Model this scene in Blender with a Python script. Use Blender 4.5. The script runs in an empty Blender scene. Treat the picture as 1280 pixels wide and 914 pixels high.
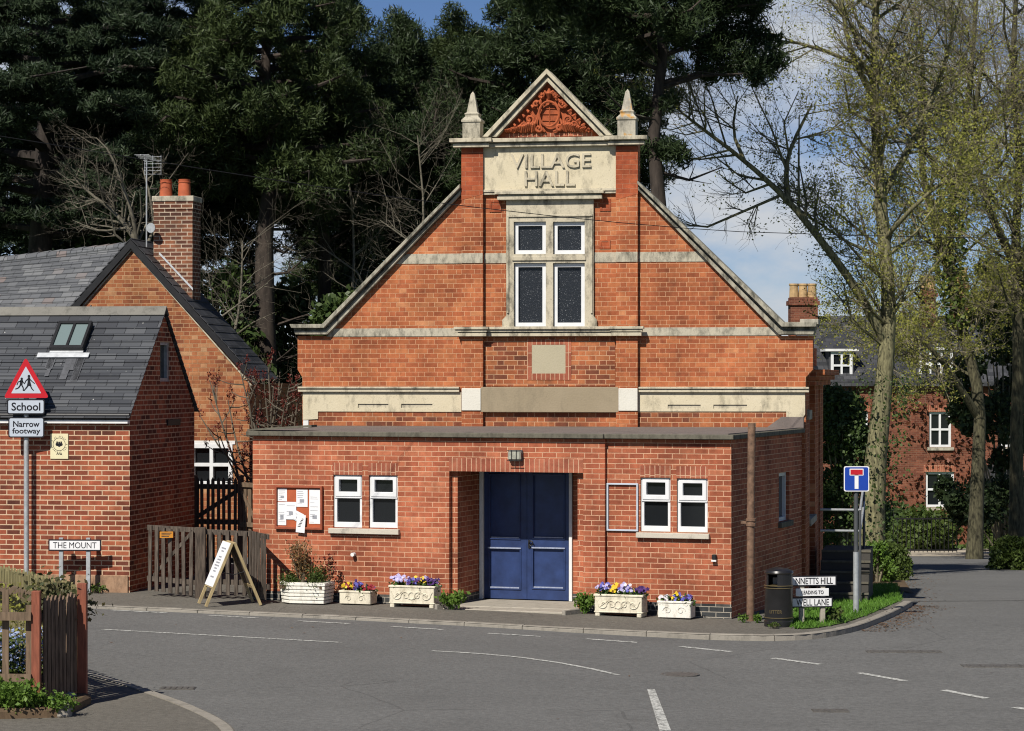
import bpy, bmesh, math, random
import numpy as np
from mathutils import Vector, Matrix
from mathutils.geometry import tessellate_polygon

C = bpy.context.scene.collection
scene = bpy.context.scene
R = math.radians

# ------------------------------------------------------------------ camera, sky, sun, exposure
F, CX, CY, H = 3150.0, 640.0, 470.0, 3.6          # focal length in photo pixels, principal point, eye height
cam_d = bpy.data.cameras.new("camera")
cam = bpy.data.objects.new("camera", cam_d); C.objects.link(cam)
cam.location = (0, 0, H); cam.rotation_euler = (R(90), 0, 0)
cam_d.sensor_width = 36; cam_d.lens = F / 1280 * 36
cam_d.shift_y = 13 / 1280
cam_d.clip_start = 0.5; cam_d.clip_end = 3000
scene.camera = cam

SUN_DIR = Vector((0.50, 0.90, -1.0)).normalized()
world = bpy.data.worlds.new("World"); scene.world = world
world.use_nodes = True
wn, wl = world.node_tree.nodes, world.node_tree.links
wn.clear()
w_out = wn.new("ShaderNodeOutputWorld"); w_bg = wn.new("ShaderNodeBackground")
w_sky = wn.new("ShaderNodeTexSky"); w_sky.sky_type = 'NISHITA'; w_sky.sun_disc = False
w_sky.sun_elevation = math.asin(-SUN_DIR.z); w_sky.sun_rotation = math.atan2(-SUN_DIR.x, -SUN_DIR.y) % (2 * math.pi)
w_sky.air_density = 0.65; w_sky.dust_density = 0.05; w_sky.ozone_density = 2.0
w_tc = wn.new("ShaderNodeTexCoord"); w_map = wn.new("ShaderNodeMapping")
w_map.inputs['Scale'].default_value = (1, 1, 2.2); w_map.inputs['Location'].default_value = (3.7, 0.3, 0.33)
w_no = wn.new("ShaderNodeTexNoise"); w_no.inputs['Scale'].default_value = 7.5; w_no.inputs['Detail'].default_value = 7; w_no.inputs['Roughness'].default_value = 0.58
w_cr = wn.new("ShaderNodeValToRGB"); w_cr.color_ramp.elements[0].position = 0.42; w_cr.color_ramp.elements[1].position = 0.60
w_mix = wn.new("ShaderNodeMix"); w_mix.data_type = 'RGBA'
w_mix.inputs['B'].default_value = (11.0, 11.6, 12.4, 1)
wl.new(w_tc.outputs['Generated'], w_map.inputs['Vector']); wl.new(w_map.outputs['Vector'], w_no.inputs['Vector'])
wl.new(w_no.outputs['Fac'], w_cr.inputs['Fac'])
w_sep = wn.new("ShaderNodeSeparateXYZ"); wl.new(w_tc.outputs['Generated'], w_sep.inputs[0])
w_mr = wn.new("ShaderNodeMapRange"); wl.new(w_sep.outputs[2], w_mr.inputs['Value'])      # cumulus banks low over the horizon, clear blue overhead
w_mr.inputs['From Min'].default_value = 0.12; w_mr.inputs['From Max'].default_value = 0.32; w_mr.inputs['To Min'].default_value = 1.0; w_mr.inputs['To Max'].default_value = 0.0
w_mul = wn.new("ShaderNodeMath"); w_mul.operation = 'MULTIPLY'; wl.new(w_cr.outputs['Color'], w_mul.inputs[0]); wl.new(w_mr.outputs['Result'], w_mul.inputs[1])
wl.new(w_mul.outputs[0], w_mix.inputs['Factor'])
w_hsv = wn.new("ShaderNodeMix"); w_hsv.data_type = 'RGBA'; w_hsv.blend_type = 'MULTIPLY'; w_hsv.inputs['Factor'].default_value = 1.0; w_hsv.inputs['B'].default_value = (0.88, 1.02, 1.28, 1)
wl.new(w_sky.outputs['Color'], w_hsv.inputs['A']); wl.new(w_hsv.outputs['Result'], w_mix.inputs['A'])
wl.new(w_mix.outputs['Result'], w_bg.inputs['Color'])
w_bg.inputs['Strength'].default_value = 0.05
wl.new(w_bg.outputs['Background'], w_out.inputs['Surface'])

sun_d = bpy.data.lights.new("sun", 'SUN'); sun = bpy.data.objects.new("sun", sun_d); C.objects.link(sun)
sun_d.energy = 5.0; sun_d.angle = R(0.53); sun_d.color = (1.0, 0.94, 0.85)
sun.rotation_euler = SUN_DIR.to_track_quat('-Z', 'Y').to_euler(); sun.location = (-10, -10, 40)

scene.view_settings.view_transform = 'Standard'; scene.view_settings.look = 'None'
scene.view_settings.exposure = 0.08; scene.view_settings.gamma = 1.0
scene.view_settings.use_curve_mapping = False
scene.render.engine = 'CYCLES'
scene.cycles.max_bounces = 5; scene.cycles.diffuse_bounces = 1; scene.cycles.glossy_bounces = 2
scene.cycles.transmission_bounces = 3; scene.cycles.transparent_max_bounces = 4
scene.cycles.use_denoising = True; scene.cycles.filter_width = 1.1

# ------------------------------------------------------------------ materials
def mat(name):
    m = bpy.data.materials.new(name); m.use_nodes = True
    nt = m.node_tree; b = nt.nodes["Principled BSDF"]
    return m, nt, b
def N(nt, typ, **kw):
    n = nt.nodes.new(typ)
    for k, v in kw.items():
        if k in n.inputs: n.inputs[k].default_value = v
        else: setattr(n, k, v)
    return n
def math_n(nt, op, a, b=None, c=None, clamp=False):
    n = nt.nodes.new("ShaderNodeMath"); n.operation = op; n.use_clamp = clamp
    for i, x in enumerate((a, b, c)):
        if x is None: continue
        if isinstance(x, (int, float)): n.inputs[i].default_value = x
        else: nt.links.new(x, n.inputs[i])
    return n.outputs[0]
def ramp(nt, fac, stops, interp='LINEAR'):
    n = nt.nodes.new("ShaderNodeValToRGB"); cr = n.color_ramp; cr.interpolation = interp
    while len(cr.elements) < len(stops): cr.elements.new(0.5)
    for e, (p, c) in zip(cr.elements, stops):
        e.position = p; e.color = (c[0], c[1], c[2], 1) if len(c) == 3 else c
    nt.links.new(fac, n.inputs['Fac']); return n.outputs['Color']
def mix_c(nt, fac, a, b, mode='MIX'):
    n = nt.nodes.new("ShaderNodeMix"); n.data_type = 'RGBA'; n.blend_type = mode
    for sock, x in ((n.inputs['Factor'], fac), (n.inputs['A'], a), (n.inputs['B'], b)):
        if isinstance(x, (int, float)): sock.default_value = x
        elif isinstance(x, tuple): sock.default_value = (x[0], x[1], x[2], 1)
        else: nt.links.new(x, sock)
    return n.outputs['Result']
def noise(nt, scale, detail=4, rough=0.55, vec=None):
    n = nt.nodes.new("ShaderNodeTexNoise"); n.inputs['Scale'].default_value = scale
    n.inputs['Detail'].default_value = detail; n.inputs['Roughness'].default_value = rough
    if vec is None:
        tc = nt.nodes.new("ShaderNodeTexCoord"); vec = tc.outputs['Object']
    nt.links.new(vec, n.inputs['Vector']); return n.outputs['Fac']
def bump(nt, b, height, strength=0.4, dist=0.01):
    n = nt.nodes.new("ShaderNodeBump"); n.inputs['Strength'].default_value = strength; n.inputs['Distance'].default_value = dist
    nt.links.new(height, n.inputs['Height']); nt.links.new(n.outputs['Normal'], b.inputs['Normal'])

def wall_uv(nt):
    """object-space (u, v): u runs along the wall whichever way it faces, v is height"""
    tc = nt.nodes.new("ShaderNodeTexCoord")
    sp = nt.nodes.new("ShaderNodeSeparateXYZ"); nt.links.new(tc.outputs['Object'], sp.inputs[0])
    sn = nt.nodes.new("ShaderNodeSeparateXYZ"); nt.links.new(tc.outputs['Normal'], sn.inputs[0])
    ax = math_n(nt, 'ABSOLUTE', sn.outputs[0]); ay = math_n(nt, 'ABSOLUTE', sn.outputs[1])
    side = math_n(nt, 'GREATER_THAN', ax, ay)
    mu = nt.nodes.new("ShaderNodeMix"); mu.data_type = 'FLOAT'
    nt.links.new(side, mu.inputs['Factor']); nt.links.new(sp.outputs[0], mu.inputs['A']); nt.links.new(sp.outputs[1], mu.inputs['B'])
    return mu.outputs['Result'], sp.outputs[2], tc.outputs['Object']

def mat_brick(name, stops, mortar, bw=0.225, bh=0.078, joint=0.011, flemish=False, soldier=False, rough=0.88,
              grime=0.35, grime_col=(0.06, 0.045, 0.035), patch=0.25, grime_lo=0.56, bstr=0.5):
    m, nt, b = mat(name)
    u, v, obj = wall_uv(nt)
    if soldier: u, v = v, u
    period = bw * 1.5 if flemish else bw
    row = math_n(nt, 'FLOOR', math_n(nt, 'DIVIDE', v, bh))
    fv = math_n(nt, 'FRACT', math_n(nt, 'DIVIDE', v, bh))
    off = math_n(nt, 'MULTIPLY', math_n(nt, 'FLOORED_MODULO', row, 2.0), 0.0 if soldier else 0.5)
    jn = N(nt, "ShaderNodeTexWhiteNoise", noise_dimensions='1D'); nt.links.new(row, jn.inputs['W'])
    jit = math_n(nt, 'MULTIPLY', jn.outputs['Value'], 0.06)
    uu = math_n(nt, 'ADD', math_n(nt, 'ADD', math_n(nt, 'DIVIDE', u, period), off), jit)
    fu = math_n(nt, 'FRACT', uu); ci = math_n(nt, 'FLOOR', uu)
    du = math_n(nt, 'MINIMUM', fu, math_n(nt, 'SUBTRACT', 1.0, fu))
    if flemish:
        s = 0.665
        ish = math_n(nt, 'GREATER_THAN', fu, s)
        du = math_n(nt, 'MINIMUM', du, math_n(nt, 'ABSOLUTE', math_n(nt, 'SUBTRACT', fu, s)))
        ci = math_n(nt, 'ADD', math_n(nt, 'MULTIPLY', ci, 2.0), ish)
    du = math_n(nt, 'MULTIPLY', du, period)
    dv = math_n(nt, 'MULTIPLY', math_n(nt, 'MINIMUM', fv, math_n(nt, 'SUBTRACT', 1.0, fv)), bh)
    d = math_n(nt, 'MINIMUM', du, dv)
    wob = math_n(nt, 'MULTIPLY', math_n(nt, 'SUBTRACT', noise(nt, 40, 2, vec=obj), 0.5), 0.006)
    d = math_n(nt, 'ADD', d, wob)
    mr = N(nt, "ShaderNodeMapRange"); nt.links.new(d, mr.inputs['Value'])
    mr.inputs['From Min'].default_value = joint / 2 - 0.0015; mr.inputs['From Max'].default_value = joint / 2 + 0.0015
    isb = mr.outputs['Result']
    cv = N(nt, "ShaderNodeCombineXYZ"); nt.links.new(ci, cv.inputs[0]); nt.links.new(row, cv.inputs[1])
    wn_ = N(nt, "ShaderNodeTexWhiteNoise", noise_dimensions='2D'); nt.links.new(cv.outputs[0], wn_.inputs['Vector'])
    # bricks of one load weather in loose areas: bias the per-brick draw with a broad noise
    broad = noise(nt, 0.55, 3, vec=obj)
    draw = math_n(nt, 'ADD', math_n(nt, 'MULTIPLY', wn_.outputs['Value'], 1 - patch), math_n(nt, 'MULTIPLY', math_n(nt, 'MULTIPLY_ADD', broad, 2.2, -0.6), patch), clamp=True)
    col = ramp(nt, draw, stops)
    fine = noise(nt, 60, 3, vec=obj)
    col = mix_c(nt, 0.5, col, mix_c(nt, fine, (0.35, 0.35, 0.35), (1.0, 1.0, 1.0)), 'MULTIPLY')
    tone = noise(nt, 1.1, 4, 0.6, vec=obj)
    tm_ = N(nt, "ShaderNodeMapRange"); nt.links.new(tone, tm_.inputs['Value']); tm_.inputs['From Min'].default_value = 0.3; tm_.inputs['From Max'].default_value = 0.7; tm_.inputs['To Min'].default_value = 0.60; tm_.inputs['To Max'].default_value = 1.22
    blot = noise(nt, 11, 3, 0.6, vec=obj)
    bl_ = N(nt, "ShaderNodeMapRange"); nt.links.new(blot, bl_.inputs['Value']); bl_.inputs['From Min'].default_value = 0.3; bl_.inputs['From Max'].default_value = 0.7; bl_.inputs['To Min'].default_value = 0.78; bl_.inputs['To Max'].default_value = 1.12
    vm = N(nt, "ShaderNodeVectorMath", operation='SCALE'); nt.links.new(col, vm.inputs[0]); nt.links.new(math_n(nt, 'MULTIPLY', tm_.outputs['Result'], bl_.outputs['Result']), vm.inputs['Scale']); col = vm.outputs[0]
    mn = noise(nt, 3.0, 3, vec=obj)
    mcol = mix_c(nt, mn, tuple(x * 0.62 for x in mortar), tuple(min(1, x * 1.2) for x in mortar))
    col = mix_c(nt, isb, mcol, col)
    gr = noise(nt, 1.7, 6, 0.65, vec=obj)
    gm = N(nt, "ShaderNodeMapRange"); nt.links.new(gr, gm.inputs['Value'])
    gm.inputs['From Min'].default_value = grime_lo; gm.inputs['From Max'].default_value = grime_lo + 0.2
    gm.inputs['To Max'].default_value = grime
    col = mix_c(nt, gm.outputs['Result'], col, grime_col)
    # vertical rain streaks
    sv = N(nt, "ShaderNodeCombineXYZ"); nt.links.new(math_n(nt, 'MULTIPLY', u, 9.0), sv.inputs[0]); nt.links.new(math_n(nt, 'MULTIPLY', v, 0.5), sv.inputs[1])
    st = noise(nt, 1.0, 3, vec=sv.outputs[0])
    sm = N(nt, "ShaderNodeMapRange"); nt.links.new(st, sm.inputs['Value'])
    sm.inputs['From Min'].default_value = 0.6; sm.inputs['From Max'].default_value = 0.85; sm.inputs['To Max'].default_value = grime * 0.6
    col = mix_c(nt, sm.outputs['Result'], col, grime_col)
    nt.links.new(col, b.inputs['Base Color']); b.inputs['Roughness'].default_value = rough
    b.inputs['Specular IOR Level'].default_value = 0.2
    hgt = math_n(nt, 'ADD', isb, math_n(nt, 'MULTIPLY', fine, 0.3))
    hgt = math_n(nt, 'ADD', hgt, math_n(nt, 'MULTIPLY', wn_.outputs['Value'], 0.35))
    bump(nt, b, hgt, bstr, 0.006)
    return m

def mat_stone(name, c0, c1, dirt=(0.05, 0.05, 0.04), dirt_amt=0.5, lo=0.52, hi=0.72, scale=2.0, rough=0.85, lichen=None):
    m, nt, b = mat(name)
    tc = N(nt, "ShaderNodeTexCoord"); ob = tc.outputs['Object']
    col = mix_c(nt, noise(nt, scale * 1.5, 5, vec=ob), c0, c1)
    mp = N(nt, "ShaderNodeMapping"); mp.inputs['Scale'].default_value = (1, 1, 0.45); nt.links.new(ob, mp.inputs['Vector'])
    d = noise(nt, scale * 3, 7, 0.7, vec=mp.outputs['Vector'])
    mr = N(nt, "ShaderNodeMapRange"); nt.links.new(d, mr.inputs['Value'])
    mr.inputs['From Min'].default_value = lo; mr.inputs['From Max'].default_value = hi; mr.inputs['To Max'].default_value = dirt_amt
    col = mix_c(nt, mr.outputs['Result'], col, dirt)
    sp = noise(nt, 45, 2, vec=ob)
    ms = N(nt, "ShaderNodeMapRange"); nt.links.new(sp, ms.inputs['Value'])
    ms.inputs['From Min'].default_value = 0.62; ms.inputs['From Max'].default_value = 0.75; ms.inputs['To Max'].default_value = dirt_amt * 0.6
    col = mix_c(nt, ms.outputs['Result'], col, dirt)
    if lichen:
        li = noise(nt, 5, 4, vec=ob)
        ml = N(nt, "ShaderNodeMapRange"); nt.links.new(li, ml.inputs['Value'])
        ml.inputs['From Min'].default_value = 0.58; ml.inputs['From Max'].default_value = 0.66; ml.inputs['To Max'].default_value = 0.85
        col = mix_c(nt, ml.outputs['Result'], col, lichen)
    nt.links.new(col, b.inputs['Base Color']); b.inputs['Roughness'].default_value = rough
    b.inputs['Specular IOR Level'].default_value = 0.2
    bump(nt, b, math_n(nt, 'ADD', noise(nt, 30, 4, vec=ob), math_n(nt, 'MULTIPLY', d, 0.6)), 0.35, 0.01)
    return m

def mat_plain(name, c, rough=0.5, metal=0.0, var=0.25, scale=6.0, bstr=0.15, spec=0.4, stretch=(1, 1, 1), c2=None):
    m, nt, b = mat(name)
    tc = N(nt, "ShaderNodeTexCoord"); mp = N(nt, "ShaderNodeMapping"); mp.inputs['Scale'].default_value = stretch
    nt.links.new(tc.outputs['Object'], mp.inputs['Vector'])
    n = noise(nt, scale, 5, 0.6, vec=mp.outputs['Vector'])
    lo = tuple(x * (1 - var) for x in c); hi = c2 if c2 else tuple(min(1, x * (1 + var)) for x in c)
    st = N(nt, "ShaderNodeMapRange"); nt.links.new(n, st.inputs['Value']); st.inputs['From Min'].default_value = 0.3; st.inputs['From Max'].default_value = 0.7
    nt.links.new(mix_c(nt, st.outputs['Result'], lo, hi), b.inputs['Base Color'])
    b.inputs['Roughness'].default_value = rough; b.inputs['Metallic'].default_value = metal; b.inputs['Specular IOR Level'].default_value = spec
    if bstr: bump(nt, b, n, bstr, 0.01)
    return m

def mat_slate(name, stops, bw=0.32, bh=0.15, lichen=(0.25, 0.25, 0.22)):
    m, nt, b = mat(name)
    u, v, obj = wall_uv(nt)
    row = math_n(nt, 'FLOOR', math_n(nt, 'DIVIDE', v, bh)); fv = math_n(nt, 'FRACT', math_n(nt, 'DIVIDE', v, bh))
    off = math_n(nt, 'MULTIPLY', math_n(nt, 'FLOORED_MODULO', row, 2.0), 0.5)
    uu = math_n(nt, 'ADD', math_n(nt, 'DIVIDE', u, bw), off); fu = math_n(nt, 'FRACT', uu); ci = math_n(nt, 'FLOOR', uu)
    cv = N(nt, "ShaderNodeCombineXYZ"); nt.links.new(ci, cv.inputs[0]); nt.links.new(row, cv.inputs[1])
    wn_ = N(nt, "ShaderNodeTexWhiteNoise", noise_dimensions='2D'); nt.links.new(cv.outputs[0], wn_.inputs['Vector'])
    col = ramp(nt, wn_.outputs['Value'], stops)
    gap = math_n(nt, 'LESS_THAN', math_n(nt, 'MULTIPLY', math_n(nt, 'MINIMUM', fu, math_n(nt, 'SUBTRACT', 1.0, fu)), bw), 0.006)
    gapv = math_n(nt, 'LESS_THAN', math_n(nt, 'MULTIPLY', fv, bh), 0.007)
    g = math_n(nt, 'MAXIMUM', gap, gapv)
    col = mix_c(nt, math_n(nt, 'MULTIPLY', g, 0.8), col, (0.01, 0.01, 0.012))
    n1 = noise(nt, 9, 6, 0.7, vec=obj)
    mr = N(nt, "ShaderNodeMapRange"); nt.links.new(n1, mr.inputs['Value']); mr.inputs['From Min'].default_value = 0.6; mr.inputs['From Max'].default_value = 0.8; mr.inputs['To Max'].default_value = 0.6
    col = mix_c(nt, mr.outputs['Result'], col, lichen)
    sp = noise(nt, 16, 1, vec=obj)
    ms = N(nt, "ShaderNodeMapRange"); nt.links.new(sp, ms.inputs['Value']); ms.inputs['From Min'].default_value = 0.79; ms.inputs['From Max'].default_value = 0.82; ms.inputs['To Max'].default_value = 0.8
    col = mix_c(nt, ms.outputs['Result'], col, (0.6, 0.6, 0.56))
    nt.links.new(col, b.inputs['Base Color']); b.inputs['Roughness'].default_value = 0.6
    b.inputs['Specular IOR Level'].default_value = 0.35
    hgt = math_n(nt, 'ADD', math_n(nt, 'MULTIPLY', wn_.outputs['Value'], 0.5), math_n(nt, 'SUBTRACT', 1.0, g))
    bump(nt, b, hgt, 0.5, 0.008)
    return m

def mat_leaf(name, c0, c1, trans=0.25, rough=0.55, scale=0.8, spec=0.25):
    m, nt, b = mat(name)
    geo = N(nt, "ShaderNodeNewGeometry")
    big = noise(nt, scale, 3)
    f = math_n(nt, 'ADD', math_n(nt, 'MULTIPLY', geo.outputs['Random Per Island'], 0.55), math_n(nt, 'MULTIPLY_ADD', big, 1.6, -0.55), clamp=True)
    col = mix_c(nt, f, c0, c1)
    nt.links.new(col, b.inputs['Base Color']); b.inputs['Roughness'].default_value = rough; b.inputs['Specular IOR Level'].default_value = spec
    if trans:
        tr = N(nt, "ShaderNodeBsdfTranslucent"); nt.links.new(col, tr.inputs['Color'])
        mx = N(nt, "ShaderNodeMixShader"); mx.inputs['Fac'].default_value = trans
        nt.links.new(b.outputs[0], mx.inputs[1]); nt.links.new(tr.outputs[0], mx.inputs[2])
        nt.links.new(mx.outputs[0], nt.nodes["Material Output"].inputs['Surface'])
    return m

def mat_glass(name, c=(0.012, 0.014, 0.016), rough=0.08, speckle=False):
    m, nt, b = mat(name)
    b.inputs['Base Color'].default_value = (*c, 1); b.inputs['Roughness'].default_value = rough
    b.inputs['Specular IOR Level'].default_value = 0.5
    if speckle:
        n = noise(nt, 55, 2, 0.5)
        mr = N(nt, "ShaderNodeMapRange"); nt.links.new(n, mr.inputs['Value']); mr.inputs['From Min'].default_value = 0.63; mr.inputs['From Max'].default_value = 0.72
        nt.links.new(mix_c(nt, mr.outputs['Result'], c, (0.22, 0.23, 0.24)), b.inputs['Base Color'])  # pale specks in the base colour stand for glints on stippled glass
        bump(nt, b, n, 0.5, 0.01)
    else:
        bump(nt, b, noise(nt, 1.5, 2), 0.05, 0.02)
    return m

def mat_asphalt(name, base, spread=0.25, speck=0.10, patches=True):
    m, nt, b = mat(name)
    tc = N(nt, "ShaderNodeTexCoord"); ob = tc.outputs['Object']
    big = noise(nt, 0.35, 5, 0.6, vec=ob)
    col = mix_c(nt, big, tuple(x * (1 - spread) for x in base), tuple(x * (1 + spread) for x in base))
    # tyre-worn, stretched tone along the road
    mp = N(nt, "ShaderNodeMapping"); mp.inputs['Scale'].default_value = (0.12, 1.1, 1); mp.inputs['Rotation'].default_value = (0, 0, R(14)); nt.links.new(ob, mp.inputs['Vector'])
    tr = noise(nt, 0.9, 4, vec=mp.outputs['Vector'])
    col = mix_c(nt, math_n(nt, 'MULTIPLY', tr, 0.42), col, tuple(x * 1.4 for x in base))
    sp = noise(nt, 70, 2, 0.6, vec=ob)
    ms = N(nt, "ShaderNodeMapRange"); nt.links.new(sp, ms.inputs['Value']); ms.inputs['From Min'].default_value = 0.35; ms.inputs['From Max'].default_value = 0.75
    col = mix_c(nt, 0.55, col, mix_c(nt, ms.outputs['Result'], (0.45, 0.45, 0.45), (1.0, 1.0, 1.0)), 'MULTIPLY')
    mid = noise(nt, 14, 3, 0.7, vec=ob)
    m3 = N(nt, "ShaderNodeMapRange"); nt.links.new(mid, m3.inputs['Value']); m3.inputs['From Min'].default_value = 0.3; m3.inputs['From Max'].default_value = 0.7; m3.inputs['To Min'].default_value = 0.8; m3.inputs['To Max'].default_value = 1.2
    vm = N(nt, "ShaderNodeVectorMath", operation='SCALE'); nt.links.new(col, vm.inputs[0]); nt.links.new(m3.outputs['Result'], vm.inputs['Scale']); col = vm.outputs[0]
    # fine cracks
    cw = N(nt, "ShaderNodeTexVoronoi", feature='DISTANCE_TO_EDGE'); cw.inputs['Scale'].default_value = 0.33
    cmx = N(nt, "ShaderNodeMix", data_type='VECTOR'); cmx.inputs['Factor'].default_value = 0.12
    cn = N(nt, "ShaderNodeTexNoise"); cn.inputs['Scale'].default_value = 1.4; cn.inputs['Detail'].default_value = 5; nt.links.new(ob, cn.inputs['Vector'])
    nt.links.new(ob, cmx.inputs['A']); nt.links.new(cn.outputs['Color'], cmx.inputs['B']); nt.links.new(cmx.outputs['Result'], cw.inputs['Vector'])
    ck = math_n(nt, 'LESS_THAN', cw.outputs['Distance'], 0.004)
    ck = math_n(nt, 'MULTIPLY', ck, math_n(nt, 'GREATER_THAN', noise(nt, 0.25, 2, vec=ob), 0.53))
    col = mix_c(nt, math_n(nt, 'MULTIPLY', ck, 0.25), col, (0.03, 0.03, 0.028))
    vo = N(nt, "ShaderNodeTexVoronoi"); vo.inputs['Scale'].default_value = 26; nt.links.new(ob, vo.inputs['Vector'])
    st = math_n(nt, 'LESS_THAN', vo.outputs['Distance'], speck)
    col = mix_c(nt, math_n(nt, 'MULTIPLY', st, 0.5), col, (0.30, 0.29, 0.26))
    if patches:
        # darker stains with soft edges
        s2 = noise(nt, 0.8, 3, vec=ob)
        m2 = N(nt, "ShaderNodeMapRange"); nt.links.new(s2, m2.inputs['Value']); m2.inputs['From Min'].default_value = 0.6; m2.inputs['From Max'].default_value = 0.7; m2.inputs['To Max'].default_value = 0.25
        col = mix_c(nt, m2.outputs['Result'], col, tuple(x * 0.55 for x in base))
    nt.links.new(col, b.inputs['Base Color']); b.inputs['Roughness'].default_value = 0.9; b.inputs['Specular IOR Level'].default_value = 0.2
    bump(nt, b, math_n(nt, 'ADD', sp, math_n(nt, 'MULTIPLY', vo.outputs['Distance'], 0.5)), 0.6, 0.012)
    return m

M = {}
M['hall_brick'] = mat_brick("hall_brick", [(0.0, (0.22, 0.075, 0.038)), (0.2, (0.39, 0.113, 0.050)), (0.5, (0.50, 0.150, 0.062)), (0.8, (0.57, 0.20, 0.082)), (1.0, (0.68, 0.33, 0.16))], (0.64, 0.37, 0.21), bw=0.222, bh=0.0797, joint=0.007, flemish=True, grime=0.4, patch=0.42)
M['pier_brick'] = mat_brick("pier_brick", [(0.0, (0.35, 0.08, 0.035)), (0.5, (0.43, 0.10, 0.042)), (1.0, (0.50, 0.135, 0.055))], (0.42, 0.19, 0.11), bw=0.235, bh=0.0805, joint=0.006, grime=0.25)
M['old_brick'] = mat_brick("old_patched_brick", [(0.0, (0.14, 0.055, 0.035)), (0.3, (0.33, 0.10, 0.05)), (0.65, (0.48, 0.15, 0.06)), (1.0, (0.54, 0.21, 0.09))], (0.60, 0.36, 0.21), bw=0.235, bh=0.0805, joint=0.010, flemish=True, grime=0.5, grime_lo=0.5)
M['ext_brick'] = mat_brick("extension_brick", [(0.0, (0.33, 0.092, 0.050)), (0.3, (0.44, 0.128, 0.066)), (0.7, (0.52, 0.160, 0.080)), (1.0, (0.60, 0.235, 0.125))], (0.66, 0.40, 0.25), bh=0.0785, joint=0.010, grime=0.25)
M['soldier'] = mat_brick("soldier_brick", [(0.0, (0.34, 0.10, 0.06)), (0.5, (0.43, 0.135, 0.078)), (1.0, (0.50, 0.18, 0.10))], (0.62, 0.39, 0.25), bw=0.235, bh=0.0785, joint=0.011, soldier=True, grime=0.2)
M['blue_brick'] = mat_brick("blue_brick", [(0.0, (0.045, 0.05, 0.055)), (0.6, (0.085, 0.09, 0.09)), (1.0, (0.14, 0.13, 0.115))], (0.42, 0.38, 0.31), bh=0.0785, joint=0.011, grime=0.2)
M['annex_brick'] = mat_brick("annex_brick", [(0.0, (0.10, 0.04, 0.032)), (0.22, (0.25, 0.072, 0.042)), (0.55, (0.40, 0.105, 0.055)), (0.85, (0.48, 0.15, 0.075)), (1.0, (0.55, 0.27, 0.15))], (0.62, 0.44, 0.29), bw=0.235, bh=0.082, joint=0.017, grime=0.3)
M['house_brick'] = mat_brick("house_brick", [(0.0, (0.22, 0.075, 0.04)), (0.35, (0.40, 0.135, 0.06)), (0.75, (0.48, 0.20, 0.085)), (1.0, (0.62, 0.40, 0.22))], (0.46, 0.28, 0.15), bw=0.23, bh=0.08, joint=0.010, flemish=True, grime=0.35)
M['stack_brick'] = mat_brick("stack_brick", [(0.0, (0.09, 0.045, 0.035)), (0.4, (0.20, 0.075, 0.045)), (1.0, (0.36, 0.14, 0.07))], (0.58, 0.46, 0.34), bw=0.23, bh=0.08, joint=0.017, grime=0.55, grime_lo=0.48)
M['far_brick'] = mat_brick("far_brick", [(0.0, (0.16, 0.052, 0.034)), (0.5, (0.25, 0.085, 0.05)), (1.0, (0.34, 0.13, 0.075))], (0.25, 0.15, 0.10), bw=0.23, bh=0.08, grime=0.4)
M['stone'] = mat_stone("cream_stone", (0.46, 0.41, 0.30), (0.60, 0.54, 0.41), dirt_amt=0.8, lo=0.48, hi=0.68)
M['stone_clean'] = mat_stone("clean_stone", (0.54, 0.47, 0.32), (0.68, 0.61, 0.45), dirt_amt=0.6, lo=0.5)
M['stone_white'] = mat_stone("white_stone", (0.62, 0.60, 0.52), (0.72, 0.70, 0.62), dirt_amt=0.35, lo=0.56)
M['stone_grey'] = mat_stone("weathered_stone", (0.40, 0.37, 0.29), (0.54, 0.49, 0.38), dirt_amt=0.8, lo=0.46, hi=0.66)
M['stone_dark'] = mat_stone("mossy_coping", (0.30, 0.28, 0.22), (0.46, 0.43, 0.34), dirt_amt=0.85, lo=0.44, hi=0.62)
M['stone_lichen'] = mat_stone("lichen_stone", (0.38, 0.355, 0.29), (0.50, 0.46, 0.37), dirt_amt=0.75, lo=0.46, lichen=(0.48, 0.25, 0.05))
M['render'] = mat_stone("cement_render", (0.27, 0.22, 0.145), (0.35, 0.29, 0.20), dirt_amt=0.3, lo=0.5, scale=1.2)
M['plaque'] = mat_stone("plaque_stone", (0.40, 0.36, 0.25), (0.46, 0.41, 0.29), dirt_amt=0.2, lo=0.6)
M['terracotta'] = mat_stone("terracotta", (0.36, 0.085, 0.035), (0.48, 0.13, 0.05), dirt=(0.05, 0.022, 0.016), dirt_amt=0.7, lo=0.45, scale=3)
M['fascia'] = mat_stone("mossy_fascia", (0.10, 0.095, 0.075), (0.18, 0.165, 0.125), dirt=(0.03, 0.028, 0.022), dirt_amt=0.7, lo=0.45, scale=3)
M['felt'] = mat_stone("roof_felt", (0.15, 0.125, 0.115), (0.21, 0.175, 0.155), dirt=(0.06, 0.055, 0.05), dirt_amt=0.4, scale=1)
M['slate'] = mat_slate("slate", [(0.0, (0.045, 0.048, 0.055)), (0.5, (0.065, 0.07, 0.078)), (1.0, (0.095, 0.10, 0.108))], bw=0.36, bh=0.1105, lichen=(0.12, 0.125, 0.115))
M['slate_old'] = mat_slate("slate_old", [(0.0, (0.10, 0.105, 0.113)), (0.6, (0.145, 0.15, 0.158)), (0.95, (0.19, 0.195, 0.20)), (1.0, (0.20, 0.165, 0.155))], bw=0.30, bh=0.13)
M['slate_dark'] = mat_slate("slate_dark", [(0.0, (0.03, 0.032, 0.036)), (1.0, (0.07, 0.072, 0.078))], bw=0.3, bh=0.15)
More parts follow.
